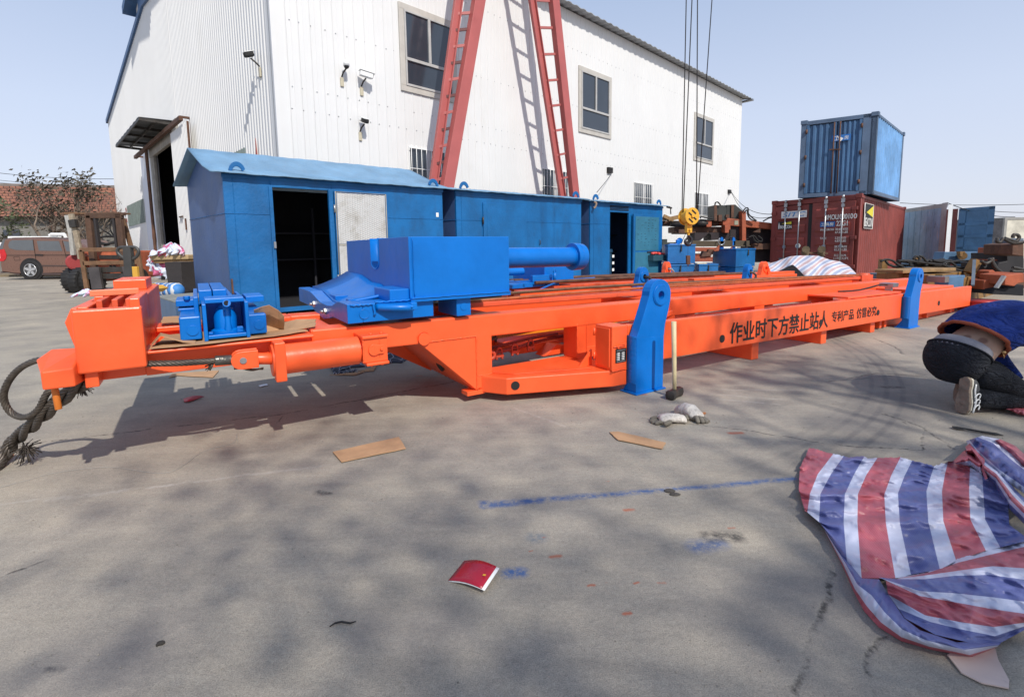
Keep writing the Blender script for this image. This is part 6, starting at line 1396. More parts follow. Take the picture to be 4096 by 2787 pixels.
m = MB(); m.prism([cp(X,Y_,-.02) for X,Y_ in ((30,790),(120,780),(145,870),(130,930),(90,965),(25,965),(10,880))], Vector((0,.06,0))); m.build('tail_light', paint('red_tail_lamp', (.55,.015,.02), .2), car)
m = MB(); m.prism([cp(X,Y_,-.024) for X,Y_ in ((10,850),(45,830),(45,920),(15,915))], Vector((0,.02,0))); m.build('reverse_lamp', WHITEP, car)
def wheel(X, Yy, R_, d, par):
    c = cp(X, Yy, d); m = MB(); m.cyl(c, c+Vector((0,.25,0)), R_, n=36); w_ = m.build('wheel', BLACK, par, bevel=.03)
    m = MB(); m.cyl(c-Vector((0,.012,0)), c, R_*.62, n=30); r_ = m.build('rim', paint('dark_rim_well', (.06,.06,.06), .5), w_)
    m = MB()
    for i in range(5):
        a = 2*pi*i/5+.3; e = Vector((cos(a),0,sin(a))); s_ = Vector((-sin(a),0,cos(a))); m.prism([c-Vector((0,.03,0))+e*.05+s_*.07, c-Vector((0,.03,0))+e*.05-s_*.07, c-Vector((0,.03,0))+e*R_*.64-s_*.045, c-Vector((0,.03,0))+e*R_*.64+s_*.045], Vector((0,.02,0)))
    m.cyl(c-Vector((0,.04,0)), c, .07, n=16); m.tube([c-Vector((0,.03,0))+Vector((cos(t),0,sin(t)))*R_*.64 for t in [i*pi/16 for i in range(33)]], .018, 6); m.build('spokes', paint('alloy', (.6,.6,.6), .3, metal=.7), r_)
for X in (508, 1560):
    m = MB(); c = cp(X,1105,-.01); m.cyl(c, c+Vector((0,.1,0)), .56, n=32); m.build('wheel_arch', BLACK, car); wheel(X, 1112, .46, -.04, car)
m = MB(); m.cyl(cp(260,1150,1.5), cp(260,1150,1.8), .2, n=20); m.build('far_wheel', BLACK, car)
m = MB(); m.bar(cp(150,875,-.012), cp(1100,885,-.012), .012, .02, up=Vector((0,1,0))); m.bar(cp(590,640,-.008), cp(600,1130,-.008), .008, .02, up=Vector((0,1,0))); m.bar(cp(1045,660,-.008), cp(1100,1130,-.008), .008, .02, up=Vector((0,1,0))); m.tube([cp(X,Y_,-.006) for X,Y_ in ((250,905),(335,898),(348,955),(262,958),(250,905))], .006, 4); m.build('door_gap', BLKP, car)
m = MB(); m.bar(cp(610,872,-.04), cp(725,880,-.04), .03, .05); m.bar(cp(1095,885,-.04), cp(1180,890,-.04), .03, .05); m.build('door_handle', BLACK, car)
m = MB(); m.prism([cp(X,Y_,.1) for X,Y_ in ((85,612),(250,600),(700,600),(965,618))], Vector((0,Wd-.2,0))); m.build('roof_rack', CARP, car, bevel=.03)
m = MB(); m.prism([cp(X,Y_,-.02) for X,Y_ in ((20,1130),(330,1168),(300,1185),(140,1150),(20,1150))], Vector((0,Wd,0))); m.bar(cp(680,1045,-.015), cp(1110,1055,-.015), .02, .05); m.bar(cp(680,1178,-.0), cp(1500,1180,0), .1, .10); m.build('sill', paint('dark_sill', (.07,.045,.04), .5), car)
sc = thing('parked_car', 'white vehicle with a roof rail hidden behind the brown car', 'car', at(230,1100,27))
m = MB(); q = [at(205,945,26.5), at(200,940,26.5), at(205,938,26.5), at(258,938,26.5), at(266,958,26.5), at(275,985,26.5)]; m.tube(q, .09, 8); m.bar(at(40,950,26.8), at(238,950,26.8), .25, .12); m.bar(at(30,1000,26.8), at(300,1000,26.8), 1.2, .8); m.build('roof', WHITEP, sc, bevel=.05)
# forklift seen from the front
fk = thing('forklift', 'old rusty orange forklift truck facing the yard with a mast and load guard', 'forklift', at(400,1165,15))
def c7(x, y): return (x/1.976, 550+y/1.976)
Yf = 14.4
def fb(name, pts, mat, w=None, h=None, d=0, parent=None):
    m = MB()
    for a, b in pts: m.bar(at(*c7(*a), Yf+d), at(*c7(*b), Yf+d), w, h or w, up=Vector((0,1,0)))
    return m.build(name, mat, parent or fk, bevel=.008)
BRW = paint('rusty_brown_mast', (.095,.050,.030), .7, .35, .5, (.05,.03,.025,1), 4, bumpk=.4); TANW = paint('tan_worn_steel', (.17,.09,.045), .7, .3, .4, (.10,.06,.04,1), 4, bumpk=.4)
mast = fb('mast', [((700,605),(760,1180)), ((940,605),(1000,1180))], BRW, .16, .12)
fb('mast_channel', [((738,610),(775,900)), ((912,610),(950,900))], paint('dark_mast_channel', (.05,.035,.03), .6), .08, .18, .12, mast); fb('mast_inner', [((752,620),(790,900)), ((898,620),(930,900))], paint('black_mast_chain', (.03,.025,.025), .5), .06, .1, .0, mast)
fb('cross_bar', [((690,608),(985,606)), ((690,628),(970,628))], BRW, .08, .12)
fb('guard_roof', [((530,608),(985,600)), ((560,600),(690,604))], TANW, .05, .5, .9)
fb('guard_post', [((530,615),(560,760)), ((560,760),(580,930))], paint('dirty_white_post', (.42,.41,.38), .6, .2, .5, (.15,.12,.09,1), 5), .11, .08, .1)
fb('guard_post', [((562,605),(600,750)), ((600,750),(640,960))], paint('chipped_post', (.34,.28,.20), .6, .3, .6, (.12,.07,.04,1), 8), .13, .08, -.1); fb('guard_post', [((972,640),(1045,900))], TANW, .11, .08, .4); fb('post_clamp', [((575,650),(590,712))], DKMET, .18, .14, -.15)
fb('load_guard', [((635,888),(1080,884)), ((660,994),(1105,984)), ((640,888),(690,1210)), ((1082,884),(1132,1160))], TANW, .115, .07, -.35)
fb('carriage', [((640,1050),(1095,1040)), ((650,1100),(1100,1090))], DKMET, .15, .1, -.3)
fb('fork', [((745,1025),(775,1200)), ((1010,1015),(1035,1120))], paint('worn_grey_fork', (.09,.08,.08), .5, .3, metal=.4), .30, .08, -.42)
m = MB(); P_ = [(560,930),(625,935),(640,1050),(600,1085),(565,1060)]; m.prism([at(*c7(*p), Yf+.3) for p in P_], Vector((0,2.2,0))); P_ = [(655,895),(1000,895),(1010,1110),(800,1140),(690,1110)]; m.prism([at(*c7(*p), Yf+.9) for p in P_], Vector((0,1.8,0))); P_ = [(560,1060),(620,1080),(630,1180),(575,1150)]; m.prism([at(*c7(*p), Yf+1.2) for p in P_], Vector((0,1.0,0)))
fbod = m.build('body', RUSTO, fk, bevel=.05)
m = MB(); P_ = [(785,905),(935,905),(940,1040),(800,1040)]; m.prism([at(*c7(*p), Yf+.05) for p in P_], Vector((0,.2,0))); fr_ = m.build('front_plate', paint('orange_plate', (.50,.13,.06), .6, .2, .3), fk)
m = MB(); P_ = [(785,930),(940,930),(940,960),(785,960)]; m.prism([at(*c7(*p), Yf+.02) for p in P_], Vector((0,.04,0)))
for x in (875,903): m.cyl(at(*c7(x,1022),Yf+.0), at(*c7(x,1022),Yf+.06), .045, n=12)
m.build('dark_band', DKMET, fr_)
m = MB(); m.cyl(at(*c7(600,985),Yf+.2), at(*c7(600,985),Yf+1.2), .24, n=24); m.build('fuel_tank', paint('red_tank', (.30,.035,.035), .5), fk, bevel=.04)
for x, y, rr, d, w_ in ((655,1130,.47,.0,.24), (600,1160,.46,1.0,.26), (725,1110,.46,.1,.24), (1075,1085,.46,.1,.26)):
    c = at(*c7(x,y), Yf+d); c.z = rr*.86; m = MB(); m.cyl(c-Vector((w_/2,.0,0)), c+Vector((w_/2,.0,0)), rr*.86, n=32); tw = m.build('wheel', BLACK, fk, bevel=.05)
    if x < 1000:
        m = MB()
        for i in range(22):
            a = 2*pi*i/22; e = Vector((0,cos(a),sin(a))); m.bar(c+e*rr*.86-Vector((w_/2,0,0)), c+e*rr*.86+Vector((w_/2,0,0)), .035, .015, up=e)
        m.build('tread', BLACK, tw)
        m = MB(); m.cyl(c-Vector((w_/2+.01,0,0)), c-Vector((w_/2,0,0)), rr*.5, n=24); m.build('hub', RUSTO, tw)
m = MB(); c = at(*c7(840,812), Yf+1.1); m.tube([c+Vector((.42*cos(a),.12*sin(a),.12*sin(a))) for a in [i*pi/14 for i in range(29)]], .035, 8); m.tube([c-Vector((.4,0,0)), c+Vector((0,0,-.12)), c+Vector((.4,0,0))], .03, 6); m.cyl(c-z_*.12, c-z_*.35, .08, n=12); m.build('steering_wheel', BLACK, fk)
m = MB(); P_ = [(808,858),(850,848),(900,862),(905,890),(810,888)]; m.prism([at(*c7(*p), Yf+1.0) for p in P_], Vector((0,.4,0))); m.build('cowl', paint('grey_cowl', (.24,.23,.20), .6), fk, bevel=.03)
m = MB()
for pts in (((760,650),(800,720),(860,760),(895,790)), ((775,700),(780,760),(770,830)), ((880,650),(870,720),(900,780))): m.tube(spline([at(*c7(*p), Yf+1.6) for p in pts]), .02, 6)
m.build('hose', BLACK, fk)
# pallet truck handle and yellow frame near the forklift
pj = thing('pallet_truck', 'pallet truck with a dark looped handle standing in front of the forklift', 'pallet truck', at(530,1150,11.5))
Yp = 11.0; m = MB(); m.tube(spline([at(*c7(*p), Yp) for p in ((1010,970),(960,940),(930,905),(945,872),(1010,868),(1070,870),(1096,900),(1080,940),(1035,970))]), .035, 8)
m.bar(at(*c7(1012,866),Yp), at(*c7(1030,1130),Yp), .17, .10, up=Vector((0,1,0))); m.build('handle', paint('dark_grey_handle', (.07,.068,.065), .45, .2, metal=.3), pj)
m = MB(); m.bar(at(*c7(1030,1100),Yp), at(*c7(1030,1220),Yp+.1), .35, .25, up=Vector((0,1,0))); m.cyl(at(*c7(1000,1225),Yp), at(*c7(1070,1225),Yp), .1, n=16); m.build('pump_body', DKMET, pj, bevel=.01)
yf = thing('steel_stand', 'bright yellow slanted steel stand beside the orange head', 'stand', at(590,1190,8))
m = MB(); Yy_ = 8.0; q = lambda x, y, d=0: at(*c7(x,y), Yy_+d)
m.bar(q(1060,1142), q(1100,1142), .05, .5); m.bar(q(1100,1142), q(1225,1240), .06, .08); m.bar(q(1100,1142,.5), q(1225,1240,.5), .06, .08); m.bar(q(1115,1275), q(1225,1275), .10, .5); m.prism([q(1110,1180), q(1165,1205), q(1120,1240)], Vector((0,.5,0))); m.build('stand_frame', paint('golden_yellow', (.66,.36,.045), .5, .12, .25), yf, bevel=.005)
# wooden cart with quilt, ribbed stack, striped roll
def cq(x, y): return (500+x*.18975, 880+y*.18975)
ct = thing('work_table', 'heavy wooden table top on dark legs beside the hall door', 'table', at(690,1120,13.5)); Yq = 13.0
m = MB(); m.prism([at(*cq(*p), Yq) for p in ((530,745),(1330,735),(1330,830),(545,850))], Vector((0,1.4,0))); m.build('table_top', paint('pale_timber', (.42,.30,.16), .8, .2, .35, (.2,.12,.06,1), 4), ct, bevel=.02)
m = MB(); m.prism([at(*cq(*p), Yq+.05) for p in ((590,850),(1335,832),(1340,905),(620,915))], Vector((0,1.3,0))); m.build('apron', WOOD, ct, bevel=.015)
m = MB()
for x in (830, 1020): m.bar(at(*cq(x,900),Yq+.4), at(*cq(x,1240),Yq+.4), .10, .1)
m.build('leg', DKMET, ct); m = MB(); m.bar(at(*cq(790,1240),Yq+.3), at(*cq(960,1235),Yq+.3), .1, .06); m.build('foot', DKMET, ct)
def blanket(name, label, cat, outline_top, outline_bot, Y, mat, nx=40, ny=14, puff=.25, amp=.05, uvs_=(3,1.5), seed=1, front=.5):
    rows, uv = [], []
    def samp(ln, t):
        f = t*(len(ln)-1); i = min(int(f), len(ln)-2); f -= i; return ln[i][0]+(ln[i+1][0]-ln[i][0])*f, ln[i][1]+(ln[i+1][1]-ln[i][1])*f
    for j in range(ny+1):
        s = j/ny; r, u_ = [], []
        for i in range(nx+1):
            t = i/nx; a = samp(outline_top, t); b = samp(outline_bot, t); x = a[0]+(b[0]-a[0])*s; y = a[1]+(b[1]-a[1])*s
            p = at(x, y, Y-front*s-puff*sin(pi*s)); nz = noise.noise(Vector((t*8+seed, s*5, seed)))*amp*2.2; p += Vector((nz*.4, -abs(nz), nz*.5)); r.append(p); u_.append((t*uvs_[0]+nz*2, s*uvs_[1]+nz))
        rows.append(r); uv.append(u_)
    m = MB(); m.grid(rows, uv); return tag(m.build(name, mat, solid=.02, sub=1), label, cat)
T = lambda L: [cq(*p) for p in L]
blanket('quilt', 'patchwork pink and pale blue quilt piled on the wooden table', 'quilt', T([(535,690),(660,650),(800,620),(890,520),(960,465),(1040,500),(1100,535),(1200,570),(1270,660)]), T([(540,745),(700,748),(800,735),(900,720),(980,745),(1060,750),(1150,730),(1220,735),(1280,735)]), Yq+.5, PATCHQ, seed=4, puff=.3, front=.4, amp=.10, uvs_=(2.2,1.0))
blanket('quilt', 'corner of a patchwork quilt hanging under the wooden table', 'quilt', T([(510,780),(560,860),(650,900),(760,915),(900,910),(990,910)]), T([(500,960),(560,1060),(640,1160),(760,1170),(900,1240),(970,1230)]), Yq+.3, PATCHQ, seed=9, puff=.1, front=.1, amp=.07, uvs_=(1.2,1.2))
rs = thing('rubber_stack', 'tall dark ribbed stack of rubber pads beside the wooden table', 'stack', at(740,1170,9.6)); m = MB()
for i in range(26):
    y = 930+i*24; dx = 6*sin(i*1.7); m.bar(at(*cq(1010+i*5+dx,y),10.6-.04*i), at(*cq(1345+i*2,y),10.6-.04*i), .5, .10)
m.build('rubber_pads', paint('black_brown_rubber', (.03,.024,.022), .7), rs, bevel=.01)
m = MB(); random.seed(4)
for i in range(17):
    x = 520+i*36; c = at(*cq(x,1500), 9.2); m.tube([c+Vector((random.uniform(-.02,.02)+.02*cos(a), .085*cos(a), .085*sin(a)+.02)) for a in [q_*pi/7 for q_ in range(15)]], .055, 7, mi=i % 3)
m.ball(at(*cq(1100,1500),9.2)+Vector((0,0,.02)), .125, mi=0)
tag(m.build('striped_roll', [paint('roll_blue', (.05,.22,.55), .6), paint('roll_white', (.6,.62,.64), .6), paint('roll_dark_blue', (.06,.12,.28), .6)]), 'rolled blue and white striped sheet lying on the ground beyond the grey-blue box', 'roll')
blanket('quilt', 'pink and blue quilt scrap showing behind the orange head', 'quilt', [(300,1180),(335,1160),(350,1156),(365,1160),(380,1172)], [(280,1190),(310,1185),(340,1182),(360,1182),(385,1180)], 6.4, PATCHQ, puff=.05, front=.05, amp=.02)
gb = thing('steel_box', 'plain grey-blue steel box with a dusty flat lid between the orange head and the jack', 'box', at(690,1250,5.5))
zt = .62; A_, B_, C_, D_ = gz(619,1183,zt), gz(700,1208,zt), gz(835,1180,zt), gz(782,1170,zt); z = Vector((0,0,1))
low_ = [Vector((p.x,p.y,.02)) for p in (A_,B_,C_,D_)]; m = MB(); m.hexa(low_+[Vector((p.x,p.y,zt-.012)) for p in (A_,B_,C_,D_)]); m.build('body', paint('grey_blue_box', (.09,.17,.29), .45, .2, .2), gb, bevel=.005)
m = MB(); m.hexa([Vector((p.x,p.y,zt-.011)) for p in (A_,B_,C_,D_)]+[Vector((p.x,p.y,zt)) for p in (A_,B_,C_,D_)]); m.build('lid', paint('dusty_grey_lid', (.24,.24,.21), .8, .25, .4, bumpk=.3), gb)
# ------------------------------------------------------------------ striped tarpaulin spread on the ground
def ct_(x, y): return (3100+x*1.0353, 1150+y*1.0353)
def lerp_pts(tab, u):
    if u <= tab[0][0]: return tab[0][1]
    for (a, p), (b, q) in zip(tab, tab[1:]):
        if u <= b:
            f = (u-a)/(b-a); return (p[0]+(q[0]-p[0])*f, p[1]+(q[1]-p[1])*f)
    return tab[-1][1]
def cloth_patch(mb, rows, u0, u1, nu, nv, zf, seed=0, wr=.012):
    G, UV = [], []
    K = len(rows)-1
    for j in range(nv*K+1):
        s = j/nv; i0 = min(int(s), K-1); f = s-i0; g_, uv = [], []
        for i in range(nu+1):
            u = u0+(u1-u0)*i/nu; a = lerp_pts(rows[i0], u); b = lerp_pts(rows[i0+1], u); x = a[0]+(b[0]-a[0])*f; y = a[1]+(b[1]-a[1])*f
            p0 = gz(*ct_(x, y)); n1_ = noise.noise(Vector((p0.x*5+seed, p0.y*5, 0))); n2_ = noise.noise(Vector((p0.x*13+seed, p0.y*13, 3))); nz = (.32-abs(n1_))*1.3+(.25-abs(n2_))*.9+.25*noise.noise(Vector((p0.x*35, p0.y*35, 5)))
            if i == 0 or (j == 0 and seed == 0): x += 3.2*noise.noise(Vector((y*.11, x*.13, 9)))+1.5*noise.noise(Vector((y*.4, x*.4, 4))); y += 4.0*noise.noise(Vector((x*.13, y*.1, 2)))
            z = max(.004, zf(i/nu, s/K, p0)+wr*nz); g_.append(gz(*ct_(x, y), z)); uv.append((u, s*.9+seed))
        G.append(g_); UV.append(uv)
    mb.grid(G, UV)
m = MB()
def rows_(*ts): return [[(u, (x, y)) for u, x, y in t] for t in ts]
rag = lambda k: 6*sin(k*2.3)
r0 = [(0,133,618),(.03,150,622),(.3,225,642),(.5,265,650),(.55,285,656),(.8,345,650),(.85,360,660),(1,395,658),(1.3,485,655),(1.5,530,668),(1.8,615,688),(2.0,668,672),(2.3,757,660),(2.5,800,665),(2.8,880,690)]
r05 = [(0,96,695),(.3,165,720),(.5,215,722),(.8,305,722),(1,352,724),(1.3,450,722),(1.5,500,728),(1.8,600,734),(2.0,655,728),(2.3,752,722),(2.5,800,728),(2.8,900,760)]
r1 = [(0,92,782),(.3,135,795),(.5,175,797),(.8,270,797),(1,320,797),(1.3,422,799),(1.5,475,794),(1.8,585,786),(2.0,645,786),(2.3,750,786),(2.5,805,792),(2.8,900,830)]
r2 = [(0,116,862),(.3,124,866),(.5,170,905),(.8,265,905),(1,318,905),(1.3,428,908),(1.5,482,908),(1.8,592,902),(2.0,650,900),(2.3,755,895),(2.5,812,895),(2.8,905,915)]
r3 = [(0,118,864),(.3,127,870),(.5,176,910),(.8,278,1062),(1,334,1122),(1.3,465,1122),(1.5,525,1108),(1.8,637,1088),(2.0,700,1055),(2.3,815,1015),(2.5,870,1003),(2.8,985,975)]
def ztop(a, s, p): 
    return .014+.05*math.exp(-((s-.5)/.05)**2)*.4+.02*max(0,s-.5)+.018*sin(s*21+a*3)**2*(1 if s>.5 else .4)+.03*max(0,a-.75)
cloth_patch(m, rows_(r0, r05, r1, r2, r3), 0, 2.8, 170, 22, ztop, 0, .022)
cL = [(.85,470,1120),(1,478,1122),(1.3,486,1122),(1.5,470,1125),(1.8,400,1118),(2.0,428,1130),(2.3,438,1185),(2.5,478,1240),(2.8,500,1275)]
cM1 = [(.85,590,1100),(1,600,1098),(1.3,600,1108),(1.5,580,1125),(1.8,560,1172),(2.0,560,1190),(2.3,580,1265),(2.5,600,1290),(2.8,620,1340)]
cM = [(.85,700,1050),(1,705,1062),(1.3,712,1092),(1.5,690,1112),(1.8,700,1180),(2.0,700,1215),(2.3,710,1290),(2.5,715,1318),(2.8,760,1372)]
cM2 = [(.85,830,1008),(1,835,1030),(1.3,840,1075),(1.5,830,1108),(1.8,840,1195),(2.0,835,1240),(2.3,845,1310),(2.5,850,1345),(2.8,840,1388)]
cR = [(.85,985,965),(1,985,995),(1.3,985,1085),(1.5,985,1130),(1.8,985,1215),(2.0,985,1262),(2.3,985,1290),(2.5,985,1300),(2.8,985,1310)]
cloth_patch(m, rows_(cL, cM1, cM, cM2, cR), .85, 2.8, 110, 22, lambda a, s, p: .03+.045*sin(pi*min(1,a*1.1)), 5, .030)
dI = [(0,196,940),(1,285,1060),(2,335,1122),(3,402,1126),(4,442,1190),(5,498,1275),(6,560,1322),(7,700,1368),(8,872,1372)]
dO = [(0,190,935),(1,258,1068),(2,302,1170),(3,345,1250),(4,402,1312),(5,486,1364),(6,602,1398),(7,762,1428),(8,858,1388)]
G, UV = [], []
for j in range(13):
    s = j/12; g_, uv = [], []
    for i in range(81):
        t = i/10; a = lerp_pts([(u,(x,y)) for u,x,y in dI], t); b = lerp_pts([(u,(x,y)) for u,x,y in dO], t); x = a[0]+(b[0]-a[0])*s; y = a[1]+(b[1]-a[1])*s
        z = .03*(1-s)+.045*sin(pi*min(1,s*.9+.1))+.014*(.3-abs(noise.noise(Vector((i*.35, s*3, 2))))); g_.append(gz(*ct_(x,y), max(.004,z*min(1,.3+t*.3)))); uv.append((.5+s*.60+(.0 if t>2 else (2-t)*-.0), t*.4))
    G.append(g_); UV.append(uv)
m.grid(G, UV)
e = [(500,1272),(560,1282),(660,1320),(760,1345),(835,1368),(850,1388),(760,1408),(650,1385),(560,1335)]; o = len(m.v)
m.add([gz(*ct_(*p), .018) for p in e], [tuple(range(len(e)))], True)
for i in range(len(e)): m.uv[o+i] = (.15, .5)
fT = [(.35,738,592),(.6,770,580),(.8,810,572),(1,845,582),(1.3,885,600),(1.5,930,640),(1.8,985,675)]
fM = [(.35,742,612),(.6,800,610),(.8,850,630),(1,890,660),(1.3,930,690),(1.5,960,705),(1.8,985,715)]
fB = [(.35,750,635),(.6,815,655),(.8,870,700),(1,905,735),(1.3,940,765),(1.5,965,785),(1.8,985,800)]
def strip(P1, P2, us, seed, zb, zh, nv=12):
    # stripes run along the fold: colour changes across it
    G, UV = [], []
    for j in range(nv+1):
        s = j/nv; g_, uv = [], []
        for i in range(31):
            t = i/30; f = t*(len(P1)-1); k = min(int(f), len(P1)-2); f -= k
            a = (P1[k][0]+(P1[k+1][0]-P1[k][0])*f, P1[k][1]+(P1[k+1][1]-P1[k][1])*f); b = (P2[k][0]+(P2[k+1][0]-P2[k][0])*f, P2[k][1]+(P2[k+1][1]-P2[k][1])*f)
            x = a[0]+(b[0]-a[0])*s; y = a[1]+(b[1]-a[1])*s; z = zb+zh*(1-abs(2*s-1))**.8+.03*(.3-abs(noise.noise(Vector((x*.03+seed, y*.03, 0))))); g_.append(gz(*ct_(x,y), max(.004,z))); uv.append((us[0]+(us[1]-us[0])*s, t*.9))
        G.append(g_); UV.append(uv)
    m.grid(G, UV)
strip([(800,572),(870,585),(930,640),(1000,700)], [(738,592),(760,640),(850,720),(985,810)], (1.95,1.38), 1, .03, .06)
strip([(870,585),(930,612),(960,640),(1000,665)], [(845,590),(900,640),(950,690),(1000,735)], (2.3,1.95), 2, .03, .05)
strip([(690,668),(735,625),(760,640),(800,665)], [(700,682),(760,690),(800,720),(812,700)], (.2,-.1), 3, .03, .05)
strip([(735,615),(752,600),(810,660),(825,735)], [(745,640),(770,650),(790,690),(812,742)], (.0,.30), 4, .04, .05)
strip([(800,655),(860,700),(930,780),(1000,850)], [(815,735),(850,760),(900,850),(1000,950)], (.62,1.75), 6, .03, .07)
tag(m.build('tarpaulin', TARP, ), 'red, white and blue striped plastic sheet crumpled on the ground at the lower right', 'tarpaulin')
m = MB(); P_ = [(665,1420),(700,1405),(760,1412),(850,1395),(862,1440),(905,1520),(903,1550),(800,1530),(720,1490)]
m.prism([gz(*ct_(*p), .004) for p in P_], Vector((0,0,.004))); tag(m.build('card_piece', paint('pale_pink_card', (.60,.47,.41), .9, .08, .1)), 'torn pale cardboard scrap sticking out from under the striped sheet', 'cardboard')
m = MB(); strip([(880,462),(920,455),(960,452),(1010,450)], [(915,478),(940,490),(990,500),(1010,505)], (.05,.25), 8, .006, .03)
tag(m.build('tarpaulin', TARP), 'dark red corner of striped sheet lying under the kneeling worker\'s leg', 'tarpaulin')
# ------------------------------------------------------------------ loose things on the ground
def D_(x, y): return (x*1.7625, y*1.7625)
def card(pts, label, z=.006, th=.004, curl=None, mat=CARDB, name='card_piece', cat='cardboard', rng=1):
    m = MB(); random.seed(rng); P_ = []
    for (a, b) in zip(pts, pts[1:]+pts[:1]):
        for k in range(5):
            t = k/5; x = a[0]+(b[0]-a[0])*t; y = a[1]+(b[1]-a[1])*t
            if k: x += random.uniform(-.9,.9); y += random.uniform(-.8,.8)
            P_.append(gz(x, y, z+(curl(t) if curl else 0)))
    m.prism(P_, Vector((0,0,th))); return tag(m.build(name, mat), label, cat)
card([D_(755,1026),D_(905,992),D_(921,1018),D_(775,1049)], 'large flat brown cardboard strip in the middle of the yard')
card([D_(1383,981),D_(1403,980),D_(1511,1005),D_(1503,1019),D_(1404,999),D_(1400,997)], 'narrow cornered cardboard strip nearest the gloves', rng=2)
card([D_(383,858),D_(392,848),D_(497,841),D_(483,857),D_(402,852)], 'pale torn cardboard under the left end of the orange machine', rng=3)
card([D_(-12,1030),D_(28,1024),D_(32,1032),D_(-2,1062),D_(-12,1062)], 'orange-brown cardboard piece at the left edge under the frayed rope', mat=paint('warm_cardboard', (.50,.20,.09), .9), rng=4)
card([D_(748,851),D_(830,843),D_(806,851)], 'sliver of cardboard under the checked quilt', rng=6)
card([D_(812,843),D_(855,830),D_(848,842)], 'small folded cardboard triangle beside the checked quilt', rng=5)
card([D_(587,875),D_(605,871),D_(608,874),D_(590,878)], 'tiny white paper chip in the shadow of the machine', mat=WHITEP, name='paper_chip', cat='paper')
m = MB(); rows = []
for i in range(9):
    t = i/8; a = (416+(462-416)*t, 909-8*t+0); rows.append([gz(*D_(416+48*t, 905-6*sin(pi*t*.8)-2*t), .012+.015*sin(pi*t)), gz(*D_(418+20*t+0, 912-3*t), .004+.01*sin(pi*t))])
m.grid(rows); tag(m.build('red_packet', REDP, solid=.003), 'curled dark red packet lying in the machine\'s shadow on the left', 'packet')
bk = thing('booklet', 'glossy red booklet with white page edges lying near the bottom centre', 'booklet', gz(*D_(1075,1300)))
c4_ = [gz(*D_(1054,1272),.006), gz(*D_(1127,1285),.030), gz(*D_(1093,1335),.022), gz(*D_(1018,1316),.004)]
m = MB(); rows = []
for i in range(7):
    s = i/6; rows.append([c4_[0].lerp(c4_[3],s).lerp(c4_[1].lerp(c4_[2],s), j/8)+Vector((0,0,.012*sin(pi*j/8)*(1-s*.3))) for j in range(9)])
m.grid(rows); m.build('cover', paint('glossy_red_cover', (.40,.012,.03), .25, .08), bk, solid=.002)
m = MB(); rows = [[p-Vector((0,0,.005)) for p in r] for r in rows]; off = (c4_[2]-c4_[3]).normalized()*.012; rows = [[p+off*(j/8) for j, p in enumerate(r)] for r in rows]; m.grid(rows); m.build('pages', WHITEP, bk, solid=.003)
m = MB(); c_ = gz(*D_(1099,1304), .034); e1 = (c4_[1]-c4_[0]).normalized(); e2 = (c4_[3]-c4_[0]).normalized(); m.prism([c_-e1*.006-e2*.003, c_+e1*.006-e2*.004, c_+e1*.007+e2*.004, c_-e1*.005+e2*.005], Vector((0,0,.001))); m.build('yellow_sticker', paint('yellow_sticker', (.75,.40,.03), .5), bk)
m = MB(); m.tube([gz(*D_(x,y), z) for x,y,z in ((748,1421,.003),(760,1413,.006),(775,1410,.005),(795,1413,.006),(808,1409,.003))], [.0015,.003,.003,.003,.0012], 6); tag(m.build('rubber_strip', BLACK), 'short black curved strip on the concrete near the bottom left', 'strip')
m = MB(); m.ball(gz(*D_(365,1458), .004), .011, 8, 6, (1.2,.8,.5)); m.ball(gz(*D_(358,1462), .003), .006, 6, 5); tag(m.build('dirt_clod', paint('dark_dirt', (.035,.03,.025), .9)), 'small dark clod of dirt at the lower left', 'dirt')
m = MB(); m.ball(gz(*D_(1520,1113), .004), .022, 9, 6, (1.3,.9,.25)); m.ball(gz(*D_(1532,1121), .003), .020, 9, 6, (1.4,.8,.2)); tag(m.build('flattened_mud', paint('flattened_mud', (.075,.065,.055), .9, .3, bumpk=1.0)), 'flattened dark lump on the blue paint streak', 'mud')
m = MB(); m.prism([gz(*D_(1592,937),.006), gz(*D_(1600,935),.010), gz(*D_(1603,938),.004), gz(*D_(1597,941),.004)], Vector((0,0,.002))); tag(m.build('dry_leaf', paint('orange_leaf', (.45,.17,.05), .7)), 'tiny orange dry leaf behind the gloves', 'leaf')
m = MB(); m.tube(spline([gz(*D_(x,y), .003) for x,y in ((700-160,1012-8),(697-160,990-5),(688-160,1005),(560-100,1045-20),(380,1072),(250,1060),(130,1072),(60,1090),(0,1106))]), .0012, 4)
tag(m.build('thin_wire', paint('pale_wire', (.35,.33,.30), .5)), 'long thin pale wire curling over the concrete at the left', 'wire')
# pebbles and grit, too many to count
m = MB(); random.seed(2)
for i in range(900):
    x, y = random.uniform(-3.2,4.0), 1.2+random.random()**1.6*6; r = random.uniform(.0012,.0042)*(1 if y < 3 else 1.4); c = Vector((x,y,r*.4))
    m.add([c+Vector((r*random.uniform(.7,1.3),0,0)), c+Vector((0,r*random.uniform(.7,1.3),0)), c+Vector((-r,0,0)), c+Vector((0,-r,0)), c+Vector((0,0,r*.8))], [(0,1,4),(1,2,4),(2,3,4),(3,0,4)])
tag(m.build('grit', paint('grey_grit', (.22,.20,.17), .9, .5, scale=60)), kind='stuff')
